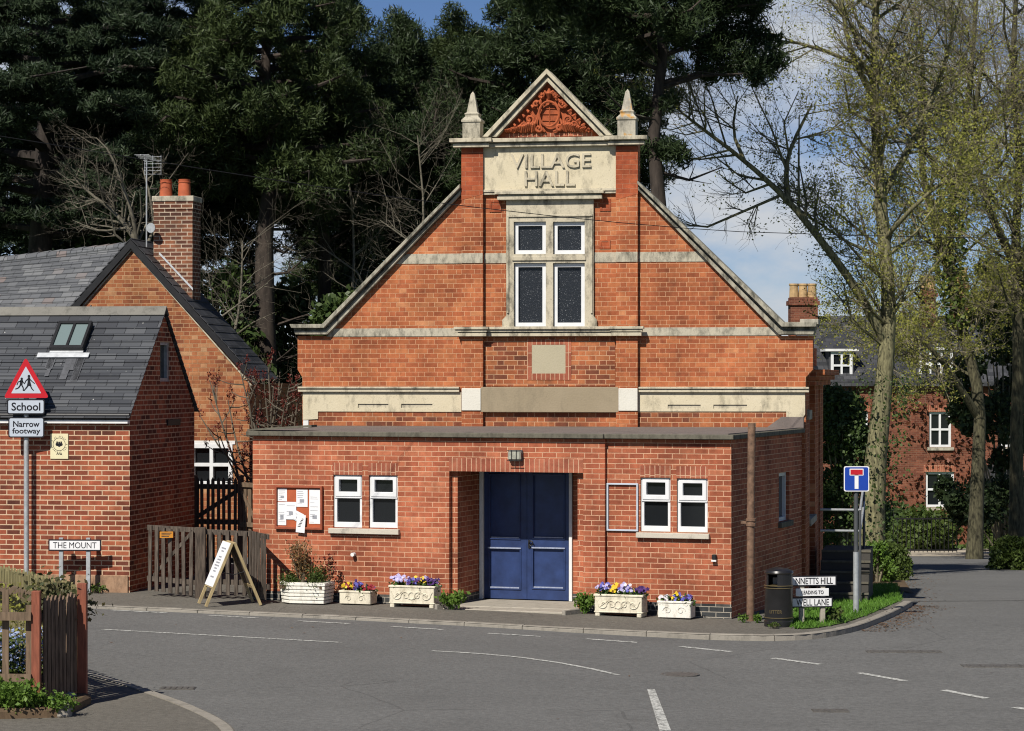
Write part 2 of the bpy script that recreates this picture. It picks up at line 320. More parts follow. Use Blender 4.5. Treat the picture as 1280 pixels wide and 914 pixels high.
M['white'] = mat_plain("white_upvc", (0.74, 0.75, 0.75), rough=0.35, var=0.07, bstr=0.0)
M['white_paint'] = mat_plain("white_paint", (0.74, 0.74, 0.72), rough=0.55, var=0.08)
M['glass'] = mat_glass("dark_glass")
M['glass_sky'] = mat_glass("roof_glass", (0.16, 0.21, 0.21), rough=0.15)
M['glass_obscure'] = mat_glass("obscure_glass", (0.014, 0.017, 0.022), rough=0.3, speckle=True)
M['blue_door'] = mat_plain("blue_door_paint", (0.020, 0.040, 0.125), rough=0.42, var=0.28, scale=5, spec=0.5, bstr=0.05)
M['door_edge'] = mat_plain("pale_door_moulding", (0.30, 0.34, 0.45), rough=0.5, var=0.25, scale=30)
M['iron'] = mat_plain("black_iron", (0.014, 0.014, 0.015), rough=0.45, var=0.3)
M['black_paint'] = mat_plain("black_paint", (0.016, 0.016, 0.017), rough=0.33, var=0.2, spec=0.5)
M['gold'] = mat_plain("gold_band", (0.20, 0.155, 0.08), rough=0.4, metal=0.6, var=0.3)
M['cover'] = mat_plain("worn_iron_cover", (0.105, 0.098, 0.088), rough=0.65, var=0.4, scale=20)
M['galv'] = mat_plain("galvanised_steel", (0.42, 0.44, 0.45), rough=0.5, metal=0.35, var=0.2, scale=12)
M['galv_dark'] = mat_plain("dark_grey_post", (0.07, 0.075, 0.08), rough=0.5, var=0.2)
M['rust'] = mat_plain("brown_pipe_paint", (0.165, 0.098, 0.062), rough=0.7, var=0.45, scale=14, bstr=0.3)
M['concrete'] = mat_stone("concrete", (0.34, 0.31, 0.255), (0.44, 0.40, 0.33), dirt=(0.12, 0.11, 0.09), dirt_amt=0.5, lo=0.5)
M['kerb'] = mat_stone("kerb_stone", (0.24, 0.22, 0.185), (0.36, 0.33, 0.28), dirt=(0.10, 0.095, 0.08), dirt_amt=0.65, lo=0.48)
M['sill'] = mat_stone("concrete_sill", (0.50, 0.46, 0.38), (0.60, 0.55, 0.46), dirt=(0.12, 0.11, 0.09), dirt_amt=0.5, lo=0.55)
M['asphalt'] = mat_asphalt("asphalt", (0.166, 0.165, 0.158), spread=0.3)
M['tarmac'] = mat_asphalt("pavement_tarmac", (0.165, 0.153, 0.130), spread=0.35)
M['road_paint'] = mat_stone("road_paint", (0.52, 0.52, 0.48), (0.68, 0.68, 0.64), dirt=(0.13, 0.13, 0.12), dirt_amt=0.85, lo=0.44, hi=0.58, scale=7)
M['soil'] = mat_stone("soil", (0.10, 0.068, 0.042), (0.17, 0.115, 0.068), dirt=(0.04, 0.03, 0.02), dirt_amt=0.7, lo=0.45, scale=2)
M['gravel'] = mat_stone("gravel", (0.42, 0.36, 0.27), (0.52, 0.46, 0.36), dirt=(0.2, 0.16, 0.11), dirt_amt=0.5)
M['lawn'] = mat_stone("rough_grass", (0.05, 0.10, 0.018), (0.09, 0.16, 0.03), dirt=(0.06, 0.055, 0.02), dirt_amt=0.6)
M['grass'] = mat_leaf("grass_blade", (0.07, 0.17, 0.018), (0.15, 0.30, 0.045), trans=0.3)
M['wood_grey'] = mat_plain("weathered_wood", (0.070, 0.052, 0.038), rough=0.9, var=0.55, scale=5, stretch=(6, 6, 0.8), bstr=0.5, c2=(0.15, 0.12, 0.094))
M['wood_dark'] = mat_plain("dark_wood", (0.06, 0.045, 0.035), rough=0.9, var=0.5, scale=5, stretch=(6, 6, 0.8), bstr=0.4, c2=(0.13, 0.10, 0.075))
M['wood_brown'] = mat_plain("brown_picket_wood", (0.12, 0.075, 0.05), rough=0.9, var=0.45, scale=5, stretch=(6, 6, 0.8), bstr=0.4, c2=(0.23, 0.155, 0.105))
M['wood_pale'] = mat_plain("pale_wood", (0.40, 0.31, 0.16), rough=0.8, var=0.25, scale=6, stretch=(4, 4, 0.8), bstr=0.2)
M['wood_fence'] = mat_plain("garden_fence_wood", (0.16, 0.112, 0.072), rough=0.9, var=0.4, scale=5, stretch=(6, 6, 0.8), bstr=0.4)
M['wood_olive'] = mat_plain("mossy_picket_wood", (0.21, 0.185, 0.085), rough=0.9, var=0.4, scale=5, stretch=(6, 6, 0.8), bstr=0.4)
M['wood_red'] = mat_plain("red_stained_post", (0.24, 0.075, 0.042), rough=0.8, var=0.3, scale=6, stretch=(5, 5, 0.8), bstr=0.3)
M['board_red'] = mat_plain("notice_board_frame", (0.30, 0.075, 0.035), rough=0.5, var=0.2)
M['board_back'] = mat_plain("notice_board_felt", (0.42, 0.10, 0.04), rough=0.95, var=0.15)
M['paper'] = mat_plain("paper", (0.80, 0.80, 0.80), rough=0.8, var=0.04, bstr=0.0)
M['ink'] = mat_plain("grey_ink", (0.30, 0.31, 0.34), rough=0.8, var=0.1, bstr=0.0)
M['planter'] = mat_stone("planter_stone", (0.68, 0.62, 0.47), (0.76, 0.71, 0.57), dirt=(0.20, 0.16, 0.10), dirt_amt=0.65, lo=0.48, scale=4)
M['planter_white'] = mat_stone("white_planter", (0.78, 0.75, 0.65), (0.84, 0.82, 0.74), dirt=(0.22, 0.19, 0.13), dirt_amt=0.6, lo=0.5, scale=4)
M['sign_white'] = mat_plain("sign_white", (0.80, 0.80, 0.80), rough=0.4, var=0.04, bstr=0.0)
M['sign_grey'] = mat_plain("sign_reflective_grey", (0.50, 0.55, 0.62), rough=0.4, var=0.04, bstr=0.0)
M['sign_black'] = mat_plain("sign_black", (0.012, 0.012, 0.016), rough=0.4, var=0.1, bstr=0.0)
M['sign_red'] = mat_plain("sign_red", (0.52, 0.012, 0.022), rough=0.4, var=0.08, bstr=0.0)
M['sign_blue'] = mat_plain("sign_blue", (0.012, 0.055, 0.36), rough=0.4, var=0.08, bstr=0.0)
M['sign_cream'] = mat_plain("sign_cream", (0.72, 0.66, 0.42), rough=0.5, var=0.06, bstr=0.0)
M['sign_orange'] = mat_plain("sign_orange", (0.65, 0.27, 0.03), rough=0.6, var=0.1, bstr=0.0)
M['pot'] = mat_plain("chimney_pot", (0.42, 0.10, 0.04), rough=0.75, var=0.25, scale=5)
M['pot_buff'] = mat_plain("buff_chimney_pot", (0.46, 0.31, 0.15), rough=0.75, var=0.25, scale=5)
M['lead'] = mat_plain("lead_flashing", (0.50, 0.52, 0.54), rough=0.55, var=0.2, scale=9)
M['bark'] = mat_plain("pine_bark", (0.045, 0.035, 0.028), rough=0.95, var=0.5, scale=7, stretch=(1.5, 1.5, 0.4), bstr=0.8)
M['bark_dark'] = mat_plain("dark_conifer_bark", (0.035, 0.028, 0.024), rough=0.95, var=0.5, scale=7, stretch=(1.5, 1.5, 0.4), bstr=0.8)
M['bark_grey'] = mat_plain("lime_bark", (0.085, 0.075, 0.042), rough=0.95, var=0.6, scale=11, stretch=(2.0, 2.0, 0.45), bstr=1.0, c2=(0.30, 0.28, 0.15))
M['bark_shade'] = mat_plain("shaded_lime_bark", (0.05, 0.044, 0.027), rough=0.95, var=0.6, scale=11, stretch=(2.0, 2.0, 0.45), bstr=1.0, c2=(0.13, 0.12, 0.068))  # copy of the lime bark, darkened to stand for shade on two trunks
M['bark_pale'] = mat_plain("pale_bare_wood", (0.15, 0.135, 0.10), rough=0.9, var=0.35, scale=8, bstr=0.3)
M['twig'] = mat_plain("twig", (0.20, 0.175, 0.115), rough=0.9, var=0.4, scale=4, bstr=0.0)
M['twig_pale'] = mat_plain("pale_twig", (0.125, 0.108, 0.08), rough=0.9, var=0.4, scale=4, bstr=0.0)
M['pine'] = mat_leaf("pine_needles", (0.011, 0.022, 0.010), (0.052, 0.080, 0.028), trans=0.12, scale=0.8)
M['pine_blue'] = mat_leaf("cedar_needles", (0.010, 0.021, 0.011), (0.042, 0.064, 0.029), trans=0.1, scale=0.8)
M['pine_warm'] = mat_leaf("warm_pine_needles", (0.014, 0.027, 0.010), (0.066, 0.092, 0.028), trans=0.12, scale=0.8)
M['ivy'] = mat_leaf("ivy_leaves", (0.022, 0.045, 0.012), (0.085, 0.125, 0.036), trans=0.1, rough=0.5, spec=0.25)
M['bud'] = mat_leaf("spring_leaves", (0.19, 0.20, 0.035), (0.37, 0.37, 0.085), trans=0.35, scale=0.4)
M['dry_leaf'] = mat_leaf("dry_leaves", (0.12, 0.065, 0.025), (0.30, 0.18, 0.075), trans=0.15)
M['fallen'] = mat_leaf("fallen_leaves", (0.07, 0.042, 0.025), (0.17, 0.105, 0.062), trans=0.0)
M['sumac'] = mat_leaf("sumac_heads", (0.06, 0.012, 0.010), (0.14, 0.03, 0.02), trans=0.0)
M['weed'] = mat_leaf("weed_leaves", (0.06, 0.13, 0.015), (0.17, 0.27, 0.05), trans=0.3)
M['shrub'] = mat_leaf("shrub_leaves", (0.035, 0.065, 0.012), (0.10, 0.14, 0.03), trans=0.2)
M['rose_leaf'] = mat_leaf("red_green_leaves", (0.03, 0.06, 0.018), (0.12, 0.095, 0.045), trans=0.2)
M['pansy_leaf'] = mat_leaf("pansy_leaves", (0.03, 0.07, 0.012), (0.08, 0.15, 0.03), trans=0.2)
M['creeper'] = mat_leaf("red_creeper", (0.10, 0.03, 0.02), (0.22, 0.08, 0.04), trans=0.1)
FL = {}
for nm, c0, c1 in (('lilac', (0.35, 0.32, 0.62), (0.68, 0.62, 0.85)), ('blue', (0.06, 0.06, 0.32), (0.20, 0.20, 0.62)), ('yellow', (0.72, 0.46, 0.02), (0.85, 0.68, 0.06)),
                   ('purple', (0.035, 0.012, 0.09), (0.12, 0.05, 0.22)), ('wine', (0.20, 0.012, 0.025), (0.36, 0.03, 0.04)), ('white', (0.72, 0.70, 0.72), (0.84, 0.82, 0.84)), ('forget', (0.25, 0.36, 0.66), (0.52, 0.60, 0.84))):
    FL[nm] = mat_leaf(nm + "_petals", c0, c1, trans=0.2, scale=8)

# ------------------------------------------------------------------ mesh helpers
class MB:
    def __init__(s): s.v = []; s.f = []
    def add(s, vs, fs):
        o = len(s.v); s.v += [tuple(v) for v in vs]; s.f += [tuple(i + o for i in f) for f in fs]; return s
    def box(s, x0, x1, y0, y1, z0, z1):
        return s.add([(x0, y0, z0), (x1, y0, z0), (x1, y1, z0), (x0, y1, z0), (x0, y0, z1), (x1, y0, z1), (x1, y1, z1), (x0, y1, z1)],
                     [(0, 3, 2, 1), (4, 5, 6, 7), (0, 1, 5, 4), (1, 2, 6, 5), (2, 3, 7, 6), (3, 0, 4, 7)])
    def prism(s, loops, a0, a1, axis='y'):
        """loops: [outer, hole, ...] of 2D points, (x,z) when axis is y, (y,z) when x, (x,y) when z; extruded from a0 to a1"""
        put = {'y': lambda p, a: (p[0], a, p[1]), 'x': lambda p, a: (a, p[0], p[1]), 'z': lambda p, a: (p[0], p[1], a)}[axis]
        flat = [p for l in loops for p in l]; n = len(flat)
        tris = tessellate_polygon([[Vector((p[0], p[1], 0)) for p in l] for l in loops])
        vs = [put(p, a0) for p in flat] + [put(p, a1) for p in flat]
        fs = []
        for t in tris: fs.append(tuple(t)); fs.append(tuple(i + n for i in reversed(t)))
        o = 0
        for l in loops:
            k = len(l)
            for i in range(k):
                a, b = o + i, o + (i + 1) % k; fs.append((a, b, b + n, a + n))
            o += k
        return s.add(vs, fs)
    def tube(s, pts, rad, seg=8, cap=True):
        pts = [Vector(p) for p in pts]; n = len(pts)
        if isinstance(rad, (int, float)): rad = [rad] * n
        o = len(s.v); t0 = None; up = None
        for i, p in enumerate(pts):
            t = (pts[min(i + 1, n - 1)] - pts[max(i - 1, 0)]); t = t.normalized() if t.length > 1e-9 else Vector((0, 0, 1))
            if up is None:
                up = Vector((0, 0, 1)) if abs(t.z) < 0.9 else Vector((1, 0, 0))
            a = t.cross(up); a = a.normalized() if a.length > 1e-6 else t.orthogonal().normalized(); b = a.cross(t).normalized(); up = b
            for k in range(seg):
                an = 2 * math.pi * k / seg; s.v.append(tuple(p + (a * math.cos(an) + b * math.sin(an)) * rad[i]))
        for i in range(n - 1):
            for k in range(seg):
                k2 = (k + 1) % seg; s.f.append((o + i * seg + k, o + i * seg + k2, o + (i + 1) * seg + k2, o + (i + 1) * seg + k))
        if cap:
            s.f.append(tuple(o + k for k in reversed(range(seg)))); s.f.append(tuple(o + (n - 1) * seg + k for k in range(seg)))
        return s
    def lathe(s, prof, cx=0, cy=0, seg=24, sq=False):
        """prof: (radius, z) from bottom to top; sq: square plan"""
        o = len(s.v)
        seg = 4 if sq else seg
        for r, z in prof:
            for k in range(seg):
                an = 2 * math.pi * (k + (0.5 if sq else 0)) / seg; rr = r * (math.sqrt(2) if sq else 1)
                s.v.append((cx + rr * math.cos(an), cy + rr * math.sin(an), z))
        for i in range(len(prof) - 1):
            for k in range(seg):
                k2 = (k + 1) % seg; s.f.append((o + i * seg + k, o + i * seg + k2, o + (i + 1) * seg + k2, o + (i + 1) * seg + k))
        s.f.append(tuple(o + k for k in reversed(range(seg)))); s.f.append(tuple(o + (len(prof) - 1) * seg + k for k in range(seg)))
        return s
    def build(s, name, m, parent=None, bevel=0, smooth=False, loc=None, rot=None):
        me = bpy.data.meshes.new(name); me.from_pydata(s.v, [], s.f)
        bm = bmesh.new(); bm.from_mesh(me)
        bmesh.ops.recalc_face_normals(bm, faces=bm.faces)
        if bevel:
            ed = [e for e in bm.edges if len(e.link_faces) == 2 and e.calc_face_angle(0) > 0.5]
            bmesh.ops.bevel(bm, geom=ed, offset=bevel, segments=1, affect='EDGES', clamp_overlap=True)
        if smooth:
            for f in bm.faces: f.smooth = True
        bm.to_mesh(me); bm.free()
        if smooth and hasattr(me, 'set_sharp_from_angle'): me.set_sharp_from_angle(angle=R(40))
        me.materials.append(m)
        o = bpy.data.objects.new(name, me); C.objects.link(o)
        if parent: o.parent = parent
        if loc: o.location = loc
        if rot: o.rotation_euler = rot
        return o

def tag(o, label=None, cat=None, group=None, kind=None):
    if label: o['label'] = label
    if cat: o['category'] = cat
    if group: o['group'] = group
    if kind: o['kind'] = kind
    return o
def thing(name, label, cat, loc=(0, 0, 0), rotz=0.0, group=None):
    o = bpy.data.objects.new(name, None); C.objects.link(o); o.empty_display_size = 0.2
    o.location = loc; o.rotation_euler = (0, 0, rotz); return tag(o, label, cat, group)
def text_mesh(s, m, parent, x, z, y, height, width=None, depth=0.003, name="lettering", bold=0.0, align='CENTER'):
    """flat lettering standing in the local xz plane, its face towards -y; fitted to height and width"""
    cu = bpy.data.curves.new("lettering", 'FONT'); cu.body = s; cu.extrude = 0.02; cu.offset = bold; cu.resolution_u = 3
    ob = bpy.data.objects.new("lettering_source", cu); C.objects.link(ob)
    bpy.context.view_layer.update()
    me = bpy.data.meshes.new_from_object(ob.evaluated_get(bpy.context.evaluated_depsgraph_get()))
    bpy.data.objects.remove(ob); bpy.data.curves.remove(cu)
    co = np.empty(len(me.vertices) * 3, dtype=np.float32); me.vertices.foreach_get('co', co); co = co.reshape(-1, 3)
    mn, mx = co.min(0), co.max(0); sy = height / (mx[1] - mn[1]); sx = (width / (mx[0] - mn[0])) if width else sy
    cxm = (mn[0] + mx[0]) / 2 if align == 'CENTER' else mn[0]
    out = np.empty_like(co)
    out[:, 0] = x + (co[:, 0] - cxm) * sx; out[:, 2] = z + (co[:, 1] - (mn[1] + mx[1]) / 2) * sy
    out[:, 1] = y - (co[:, 2] - mn[2]) / max(1e-6, mx[2] - mn[2]) * depth
    me.vertices.foreach_set('co', out.ravel()); me.update(); me.name = name
    me.materials.clear(); me.materials.append(m)
    o = bpy.data.objects.new(name, me); C.objects.link(o); o.parent = parent
    return o
def np_mesh(name, V, Q, m, parent=None, smooth=False):
    me = bpy.data.meshes.new(name); k = Q.shape[1]
    me.vertices.add(len(V)); me.vertices.foreach_set('co', V.astype(np.float32).ravel())
    me.loops.add(Q.size); me.loops.foreach_set('vertex_index', Q.astype(np.int32).ravel())
    me.polygons.add(len(Q)); me.polygons.foreach_set('loop_start', (np.arange(len(Q)) * k).astype(np.int32))
    me.update(calc_edges=True); me.validate(); me.materials.append(m)
    if smooth: me.polygons.foreach_set('use_smooth', np.ones(len(Q), dtype=bool))
    o = bpy.data.objects.new(name, me); C.objects.link(o)
    if parent: o.parent = parent
    return o
def cards(name, m, parent, Cn, S, asp, rs, axis=None, jitter=1.0):
    """leaf-sized diamonds: centres Cn (n,3), half lengths S (n,), width ratio asp; axis: preferred direction of the long side"""
    n = len(Cn)
    a = rs.normal(size=(n, 3)) * jitter
    if axis is not None: a = a + axis
    a /= np.linalg.norm(a, axis=1, keepdims=True) + 1e-9
    b = np.cross(a, rs.normal(size=(n, 3))); b /= np.linalg.norm(b, axis=1, keepdims=True) + 1e-9
    S = np.asarray(S).reshape(-1, 1)
    bend = np.cross(a, b) * S * 0.15
    V = np.stack([Cn - a * S, Cn + b * S * asp + bend, Cn + a * S, Cn - b * S * asp + bend], axis=1).reshape(-1, 3)
    return np_mesh(name, V, np.arange(n * 4).reshape(n, 4), m, parent)

# ------------------------------------------------------------------ ground heights and pixel rays
def sstep(t): t = min(1.0, max(0.0, t)); return t * t * (3 - 2 * t)
def g_road(x, y):
    z = 0.012 - 0.107 * sstep((x + 1.0) / 4.5)
    d = max(0.0, y - 37.0); d = d * d / (d + 1.5)
    return z - 0.05 * d * sstep((x - 2.8) / 2.2)
PAVE = 0.08
def g_pave(x, y): return g_road(x, y) + 0.048 + 0.032 * sstep((x + 1.0) / 4.5)
def ray(px, py): return Vector(((px - CX) / F, 1.0, (CY - py) / F))
def at(px, py, Y): r = ray(px, py); return Vector((r.x * Y, Y, H + r.z * Y))
def gnd(px, py, fn=g_road):
    Y = 38.0
    lo, hi = 5.0, 200.0
    r = ray(px, py)
    # first crossing along the ray
    y = lo
    while y < hi:
        if H + r.z * y <= fn(r.x * y, y): break
        y += 0.25
    a, b = y - 0.25, y
    for _ in range(30):
        mid = (a + b) / 2
        if H + r.z * mid <= fn(r.x * mid, mid): b = mid
        else: a = mid
    return Vector((r.x * b, b, fn(r.x * b, b)))
class Fr:
    """a building's own axes: x along its front, y into it, z up"""
    def __init__(s, x, y, deg):
        s.deg = deg; t = R(deg); s.P = Vector((x, y, 0)); s.u = Vector((math.cos(t), -math.sin(t), 0)); s.v = Vector((math.sin(t), math.cos(t), 0))
    def L(s, px, py, y=0.0):
        r = ray(px, py); n = s.v; P = s.P + s.v * y; t = P.dot(n) / r.dot(n)
        Wp = Vector((0, 0, H)) + r * t; return ((Wp - s.P).dot(s.u), Wp.z)
    def X(s, px, y=0.0): return s.L(px, 470, y)[0]
    def Z(s, px, py, y=0.0): return s.L(px, py, y)[1]
    def W(s, x, y, z=0.0): p = s.P + s.u * x + s.v * y; return Vector((p.x, p.y, z))
    def loc(s, w): d = Vector((w[0], w[1], 0)) - s.P; return d.dot(s.u), d.dot(s.v)
    def S(s, px, py, x):
        """pixel on the side wall plane at local x -> (y, z)"""
        r = ray(px, py); P = s.P + s.u * x; t = P.dot(s.u) / r.dot(s.u); Wp = Vector((0, 0, H)) + r * t
        return ((Wp - s.P).dot(s.v), Wp.z)
    def root(s, name, label, cat): return thing(name, label, cat, (s.P.x, s.P.y, 0), -R(s.deg))

def rect(fr, x0, y0, x1, y1, y=0.0):
    """pixel rectangle on a frontal plane -> local x0,x1,z0,z1"""
    xm, ym = (x0 + x1) / 2, (y0 + y1) / 2
    return fr.L(x0, ym, y)[0], fr.L(x1, ym, y)[0], fr.L(xm, y1, y)[1], fr.L(xm, y0, y)[1]
def rloop(r): x0, x1, z0, z1 = r; return [(x0, z0), (x1, z0), (x1, z1), (x0, z1)]

rng = random.Random(7)

# ------------------------------------------------------------------ ground, road, pavements
def grid_sheet(name, x0, x1, y0, y1, nx, ny, fn, m):
    xs = np.linspace(x0, x1, nx); ys = np.linspace(y0, y1, ny)
    V = np.array([(x, y, fn(x, y)) for y in ys for x in xs])
    Q = np.array([(j * nx + i, j * nx + i + 1, (j + 1) * nx + i + 1, (j + 1) * nx + i) for j in range(ny - 1) for i in range(nx - 1)])
    return tag(np_mesh(name, V, Q, m, smooth=True), kind='structure')
def g_low(x, y): return g_road(x, min(y, 140)) - 0.05
gs = np.concatenate([np.linspace(-900, -40, 12), np.linspace(-35, 45, 60), np.linspace(55, 900, 12)])
gy = np.concatenate([np.linspace(-300, 10, 8), np.linspace(15, 150, 90), np.linspace(170, 1500, 12)])
V = np.array([(x, y, g_low(x, y)) for y in gy for x in gs]); nx = len(gs)
Q = np.array([(j * nx + i, j * nx + i + 1, (j + 1) * nx + i + 1, (j + 1) * nx + i) for j in range(len(gy) - 1) for i in range(nx - 1)])
tag(np_mesh("ground", V, Q, M['lawn'], smooth=True), kind='structure')
grid_sheet("road", -30, 19, 8, 52, 80, 75, g_road, M['asphalt'])

def strip_sheet(name, A, B, n, fn, m, lift=0.0):
    V = []; k = len(A)
    for a, b in zip(A, B):
        for j in range(n + 1):
            t = j / n; x = a[0] + (b[0] - a[0]) * t; y = a[1] + (b[1] - a[1]) * t; V.append((x, y, fn(x, y) + lift))
    Q = [(i * (n + 1) + j, (i + 1) * (n + 1) + j, (i + 1) * (n + 1) + j + 1, i * (n + 1) + j + 1) for i in range(k - 1) for j in range(n)]
    return tag(np_mesh(name, np.array(V), np.array(Q), m, smooth=True), kind='structure')
def resample(pts, step):
    pts = [Vector(p) for p in pts]; out = [pts[0]]; acc = 0.0
    for a, b in zip(pts, pts[1:]):
        L = (b - a).length; d = step - acc
        while d <= L: out.append(a.lerp(b, d / L)); d += step
        acc = (acc + L) % step
    out.append(pts[-1]); return out
def smooth_path(pts, it=2):
    pts = [Vector(p) for p in pts]
    for _ in range(it):
        q = [pts[0]]
        for a, b in zip(pts, pts[1:]): q += [a.lerp(b, 0.25), a.lerp(b, 0.75)]
        q.append(pts[-1]); pts = q
    return pts

# far kerb: outer top edge, read off along the pavement height
kerb_px = [(-40, 747), (60, 753.5), (115, 757), (200, 760.5), (310, 765.5), (450, 771.5), (540, 776.5), (680, 784), (825, 790.5), (900, 793.5), (985, 794.5), (1040, 790), (1090, 777.5), (1120, 764), (1141, 751.5)]
far_kerb = smooth_path([gnd(px, py, g_pave) for px, py in kerb_px])
far_back = [Vector((p.x + 0.3 * (i / len(far_kerb)), 47.5 if p.x < 3.0 else 47.5 - 2.8 * sstep((p.x - 3.0) / 3.0), 0)) for i, p in enumerate(far_kerb)]
strip_sheet("pavement", far_kerb, far_back, 14, g_pave, M['tarmac'], lift=-0.004)
# lane running down the hill on the right
lane_l = [gnd(1141, 752), gnd(1134, 730), gnd(1120, 712), gnd(1112, 702), gnd(1108, 695)]
lane_pts = resample(smooth_path(lane_l), 0.8)
lane_r = [Vector((p.x + 7.5 + 0.02 * (p.y - 40), p.y + 1.0, 0)) for p in lane_pts]
strip_sheet("lane", lane_pts, lane_r, 10, g_road, M['asphalt'], lift=0.006)
dA = [gnd(1106, 694.5), gnd(1106, 691)]; 
drive_pts = [Vector((lane_pts[-1].x - 1 + 0.0 * i, lane_pts[-1].y - 1.0 + i * 1.2, 0)) for i in range(12)]
strip_sheet("gravel_drive", drive_pts, [Vector((p.x + 8.5, p.y, 0)) for p in drive_pts], 8, g_road, M['gravel'], lift=0.012)

# near pavement, bottom left
near_px = [(-60, 812), (30, 824), (113, 840), (150, 849.5), (200, 866), (240, 881), (270, 894), (292, 908), (300, 925), (300, 945)]
near_kerb = smooth_path([gnd(px, py, g_pave) for px, py in near_px])
strip_sheet("near_pavement", near_kerb, [Vector((-9.5, p.y * 0.3 + 19.0, 0)) for p in near_kerb], 10, g_pave, M['tarmac'], lift=-0.004)

def kerb(name, path, side, m=M['kerb'], w=0.14):
    mb = MB(); P = resample(path, 0.3)
    nrm = []
    for i, p in enumerate(P):
        t = P[min(i + 1, len(P) - 1)] - P[max(i - 1, 0)]; t.z = 0; t.normalize(); nrm.append(Vector((-t.y, t.x, 0)) * side)
    for i in range(0, len(P) - 1):
        a, b, na, nb = P[i], P[i + 1], nrm[i], nrm[i + 1]
        if i % 3 == 2: b = a.lerp(b, 0.965); nb = na.lerp(nb, 0.965)
        dz = rng.uniform(-0.003, 0.003)
        vs = []
        for p, n_ in ((a, na), (b, nb)):
            zt = g_pave(p.x, p.y) + 0.004 + dz; ch = 0.02
            for off, z in ((0.0, zt - 0.3), (-0.0, zt - ch), (ch, zt), (w, zt), (w, zt - 0.3)):
                q = p + n_ * off; vs.append((q.x, q.y, z))
        mb.add(vs, [(0, 1, 6, 5), (1, 2, 7, 6), (2, 3, 8, 7), (3, 4, 9, 8), (0, 4, 3, 2, 1), (5, 6, 7, 8, 9)])
    return tag(mb.build(name, m), kind='structure')
kerb("kerb", far_kerb, 1)
kerb("kerb", near_kerb, -1)
# path under the garden fence and verge beyond
verge_px_front = [(993, 786), (1010, 786.5), (1035, 783), (1060, 778), (1085, 769), (1105, 760), (1125, 751)]
verge_px_back = [(995, 755), (1005, 748), (1020, 742), (1040, 737), (1070, 733), (1095, 731), (1118, 731)]
vf = smooth_path([gnd(*p, g_pave) for p in verge_px_front], 1); vb = smooth_path([gnd(*p, g_pave) for p in verge_px_back], 1)
strip_sheet("grass_verge", vf, vb, 8, g_pave, M['lawn'], lift=0.008)
rs = np.random.RandomState(5)
pts = []
for _ in range(9500):
    i = rs.uniform(0, len(vf) - 1.001); k = int(i); f = i - k; t = rs.uniform(0, 1) ** 1.1
    a = vf[k].lerp(vf[k + 1], f); b = vb[k].lerp(vb[k + 1], f); p = a.lerp(b, t)
    pts.append((p.x + rs.normal() * 0.03, p.y + rs.normal() * 0.03, g_pave(p.x, p.y) + 0.03))
pts = np.array(pts)
tag(cards("grass", M['grass'], None, pts, rs.uniform(0.025, 0.07, len(pts)), 0.13, rs, axis=np.array([0, 0, 2.0])), kind='stuff')

# road markings
def mark(mb, px_quad):
    q = [gnd(px, py) for px, py in px_quad]
    n = 6; V = []
    for i in range(n + 1):
        a = q[0].lerp(q[1], i / n); b = q[3].lerp(q[2], i / n)
        for p in (a, b): V.append((p.x, p.y, g_road(p.x, p.y) + 0.005))
    mb.add(V, [(2 * i, 2 * i + 2, 2 * i + 3, 2 * i + 1) for i in range(n)])
def mark_line(mb, p0, p1, w):
    a, b = gnd(*p0), gnd(*p1); t = (b - a); t.z = 0; t.normalize(); nn = Vector((-t.y, t.x, 0)) * w / 2
    n = max(2, int((b - a).length / 0.4)); V = []
    for i in range(n + 1):
        p = a.lerp(b, i / n)
        for s in (1, -1):
            q = p + nn * s; V.append((q.x, q.y, g_road(q.x, q.y) + 0.005))
    mb.add(V, [(2 * i, 2 * i + 2, 2 * i + 3, 2 * i + 1) for i in range(n)])
mb = MB()
for p0, p1 in (((140, 763), (208, 766.5)), ((261, 769.5), (322, 773)), ((373, 776.5), (437, 780)), ((490, 783.5), (554, 787.5)), ((610, 792), (676, 796)), ((733, 799), (797, 803.5)),
               ((850, 808.5), (914, 815)), ((966, 823), (1025, 831)), ((1074, 841.5), (1131, 851.5)), ((1179, 863), (1233, 873.5)), ((1268, 884.5), (1300, 890))):
    mark_line(mb, p0, p1, 0.085 if p0[0] < 700 else 0.11)
mark_line(mb, (128, 787), (427, 803.5), 0.075)
arc = [(540, 814), (600, 817.5), (650, 822), (700, 829), (740, 836.5), (772, 844)]
for a, b in zip(arc, arc[1:]): mark_line(mb, a, b, 0.085)
mark(mb, [(809, 862), (824.5, 914), (839, 914), (818.5, 862)])
tag(mb.build("road_markings", M['road_paint']), kind='structure')
# iron covers in the road
def cover(px, py, rx, ry, label, rectangular=False):
    p = gnd(px, py); mb = MB()
    if rectangular:
        mb.box(-rx, rx, -ry, ry, -0.01, 0.004)
        for k in range(6): xx = -rx + (k + 0.5) * 2 * rx / 6; mb.box(xx - 0.02, xx + 0.02, -ry * 0.8, ry * 0.8, 0.004, 0.009)
    else:
        mb.lathe([(rx, -0.01), (rx, 0.004), (rx * 0.86, 0.004), (rx * 0.84, 0.001), (0.02, 0.003)], seg=20)
    o = mb.build("drain_cover", M['cover'], loc=(p.x, p.y, p.z + 0.005)); tag(o, label, "drain cover")
cover(850, 843.5, 0.24, 0.2, "round iron cover in the road right of the thick white line")
cover(1130, 815, 0.5, 0.12, "wide rectangular iron cover in the road below the grass verge", True)
cover(1252, 833, 0.5, 0.14, "iron grating in the road at the right edge", True)
cover(1038, 889, 0.2, 0.12, "small rectangular iron cover in the foreground road", True)
cover(222, 861, 0.2, 0.12, "dark gully grating beside the near pavement kerb", True)

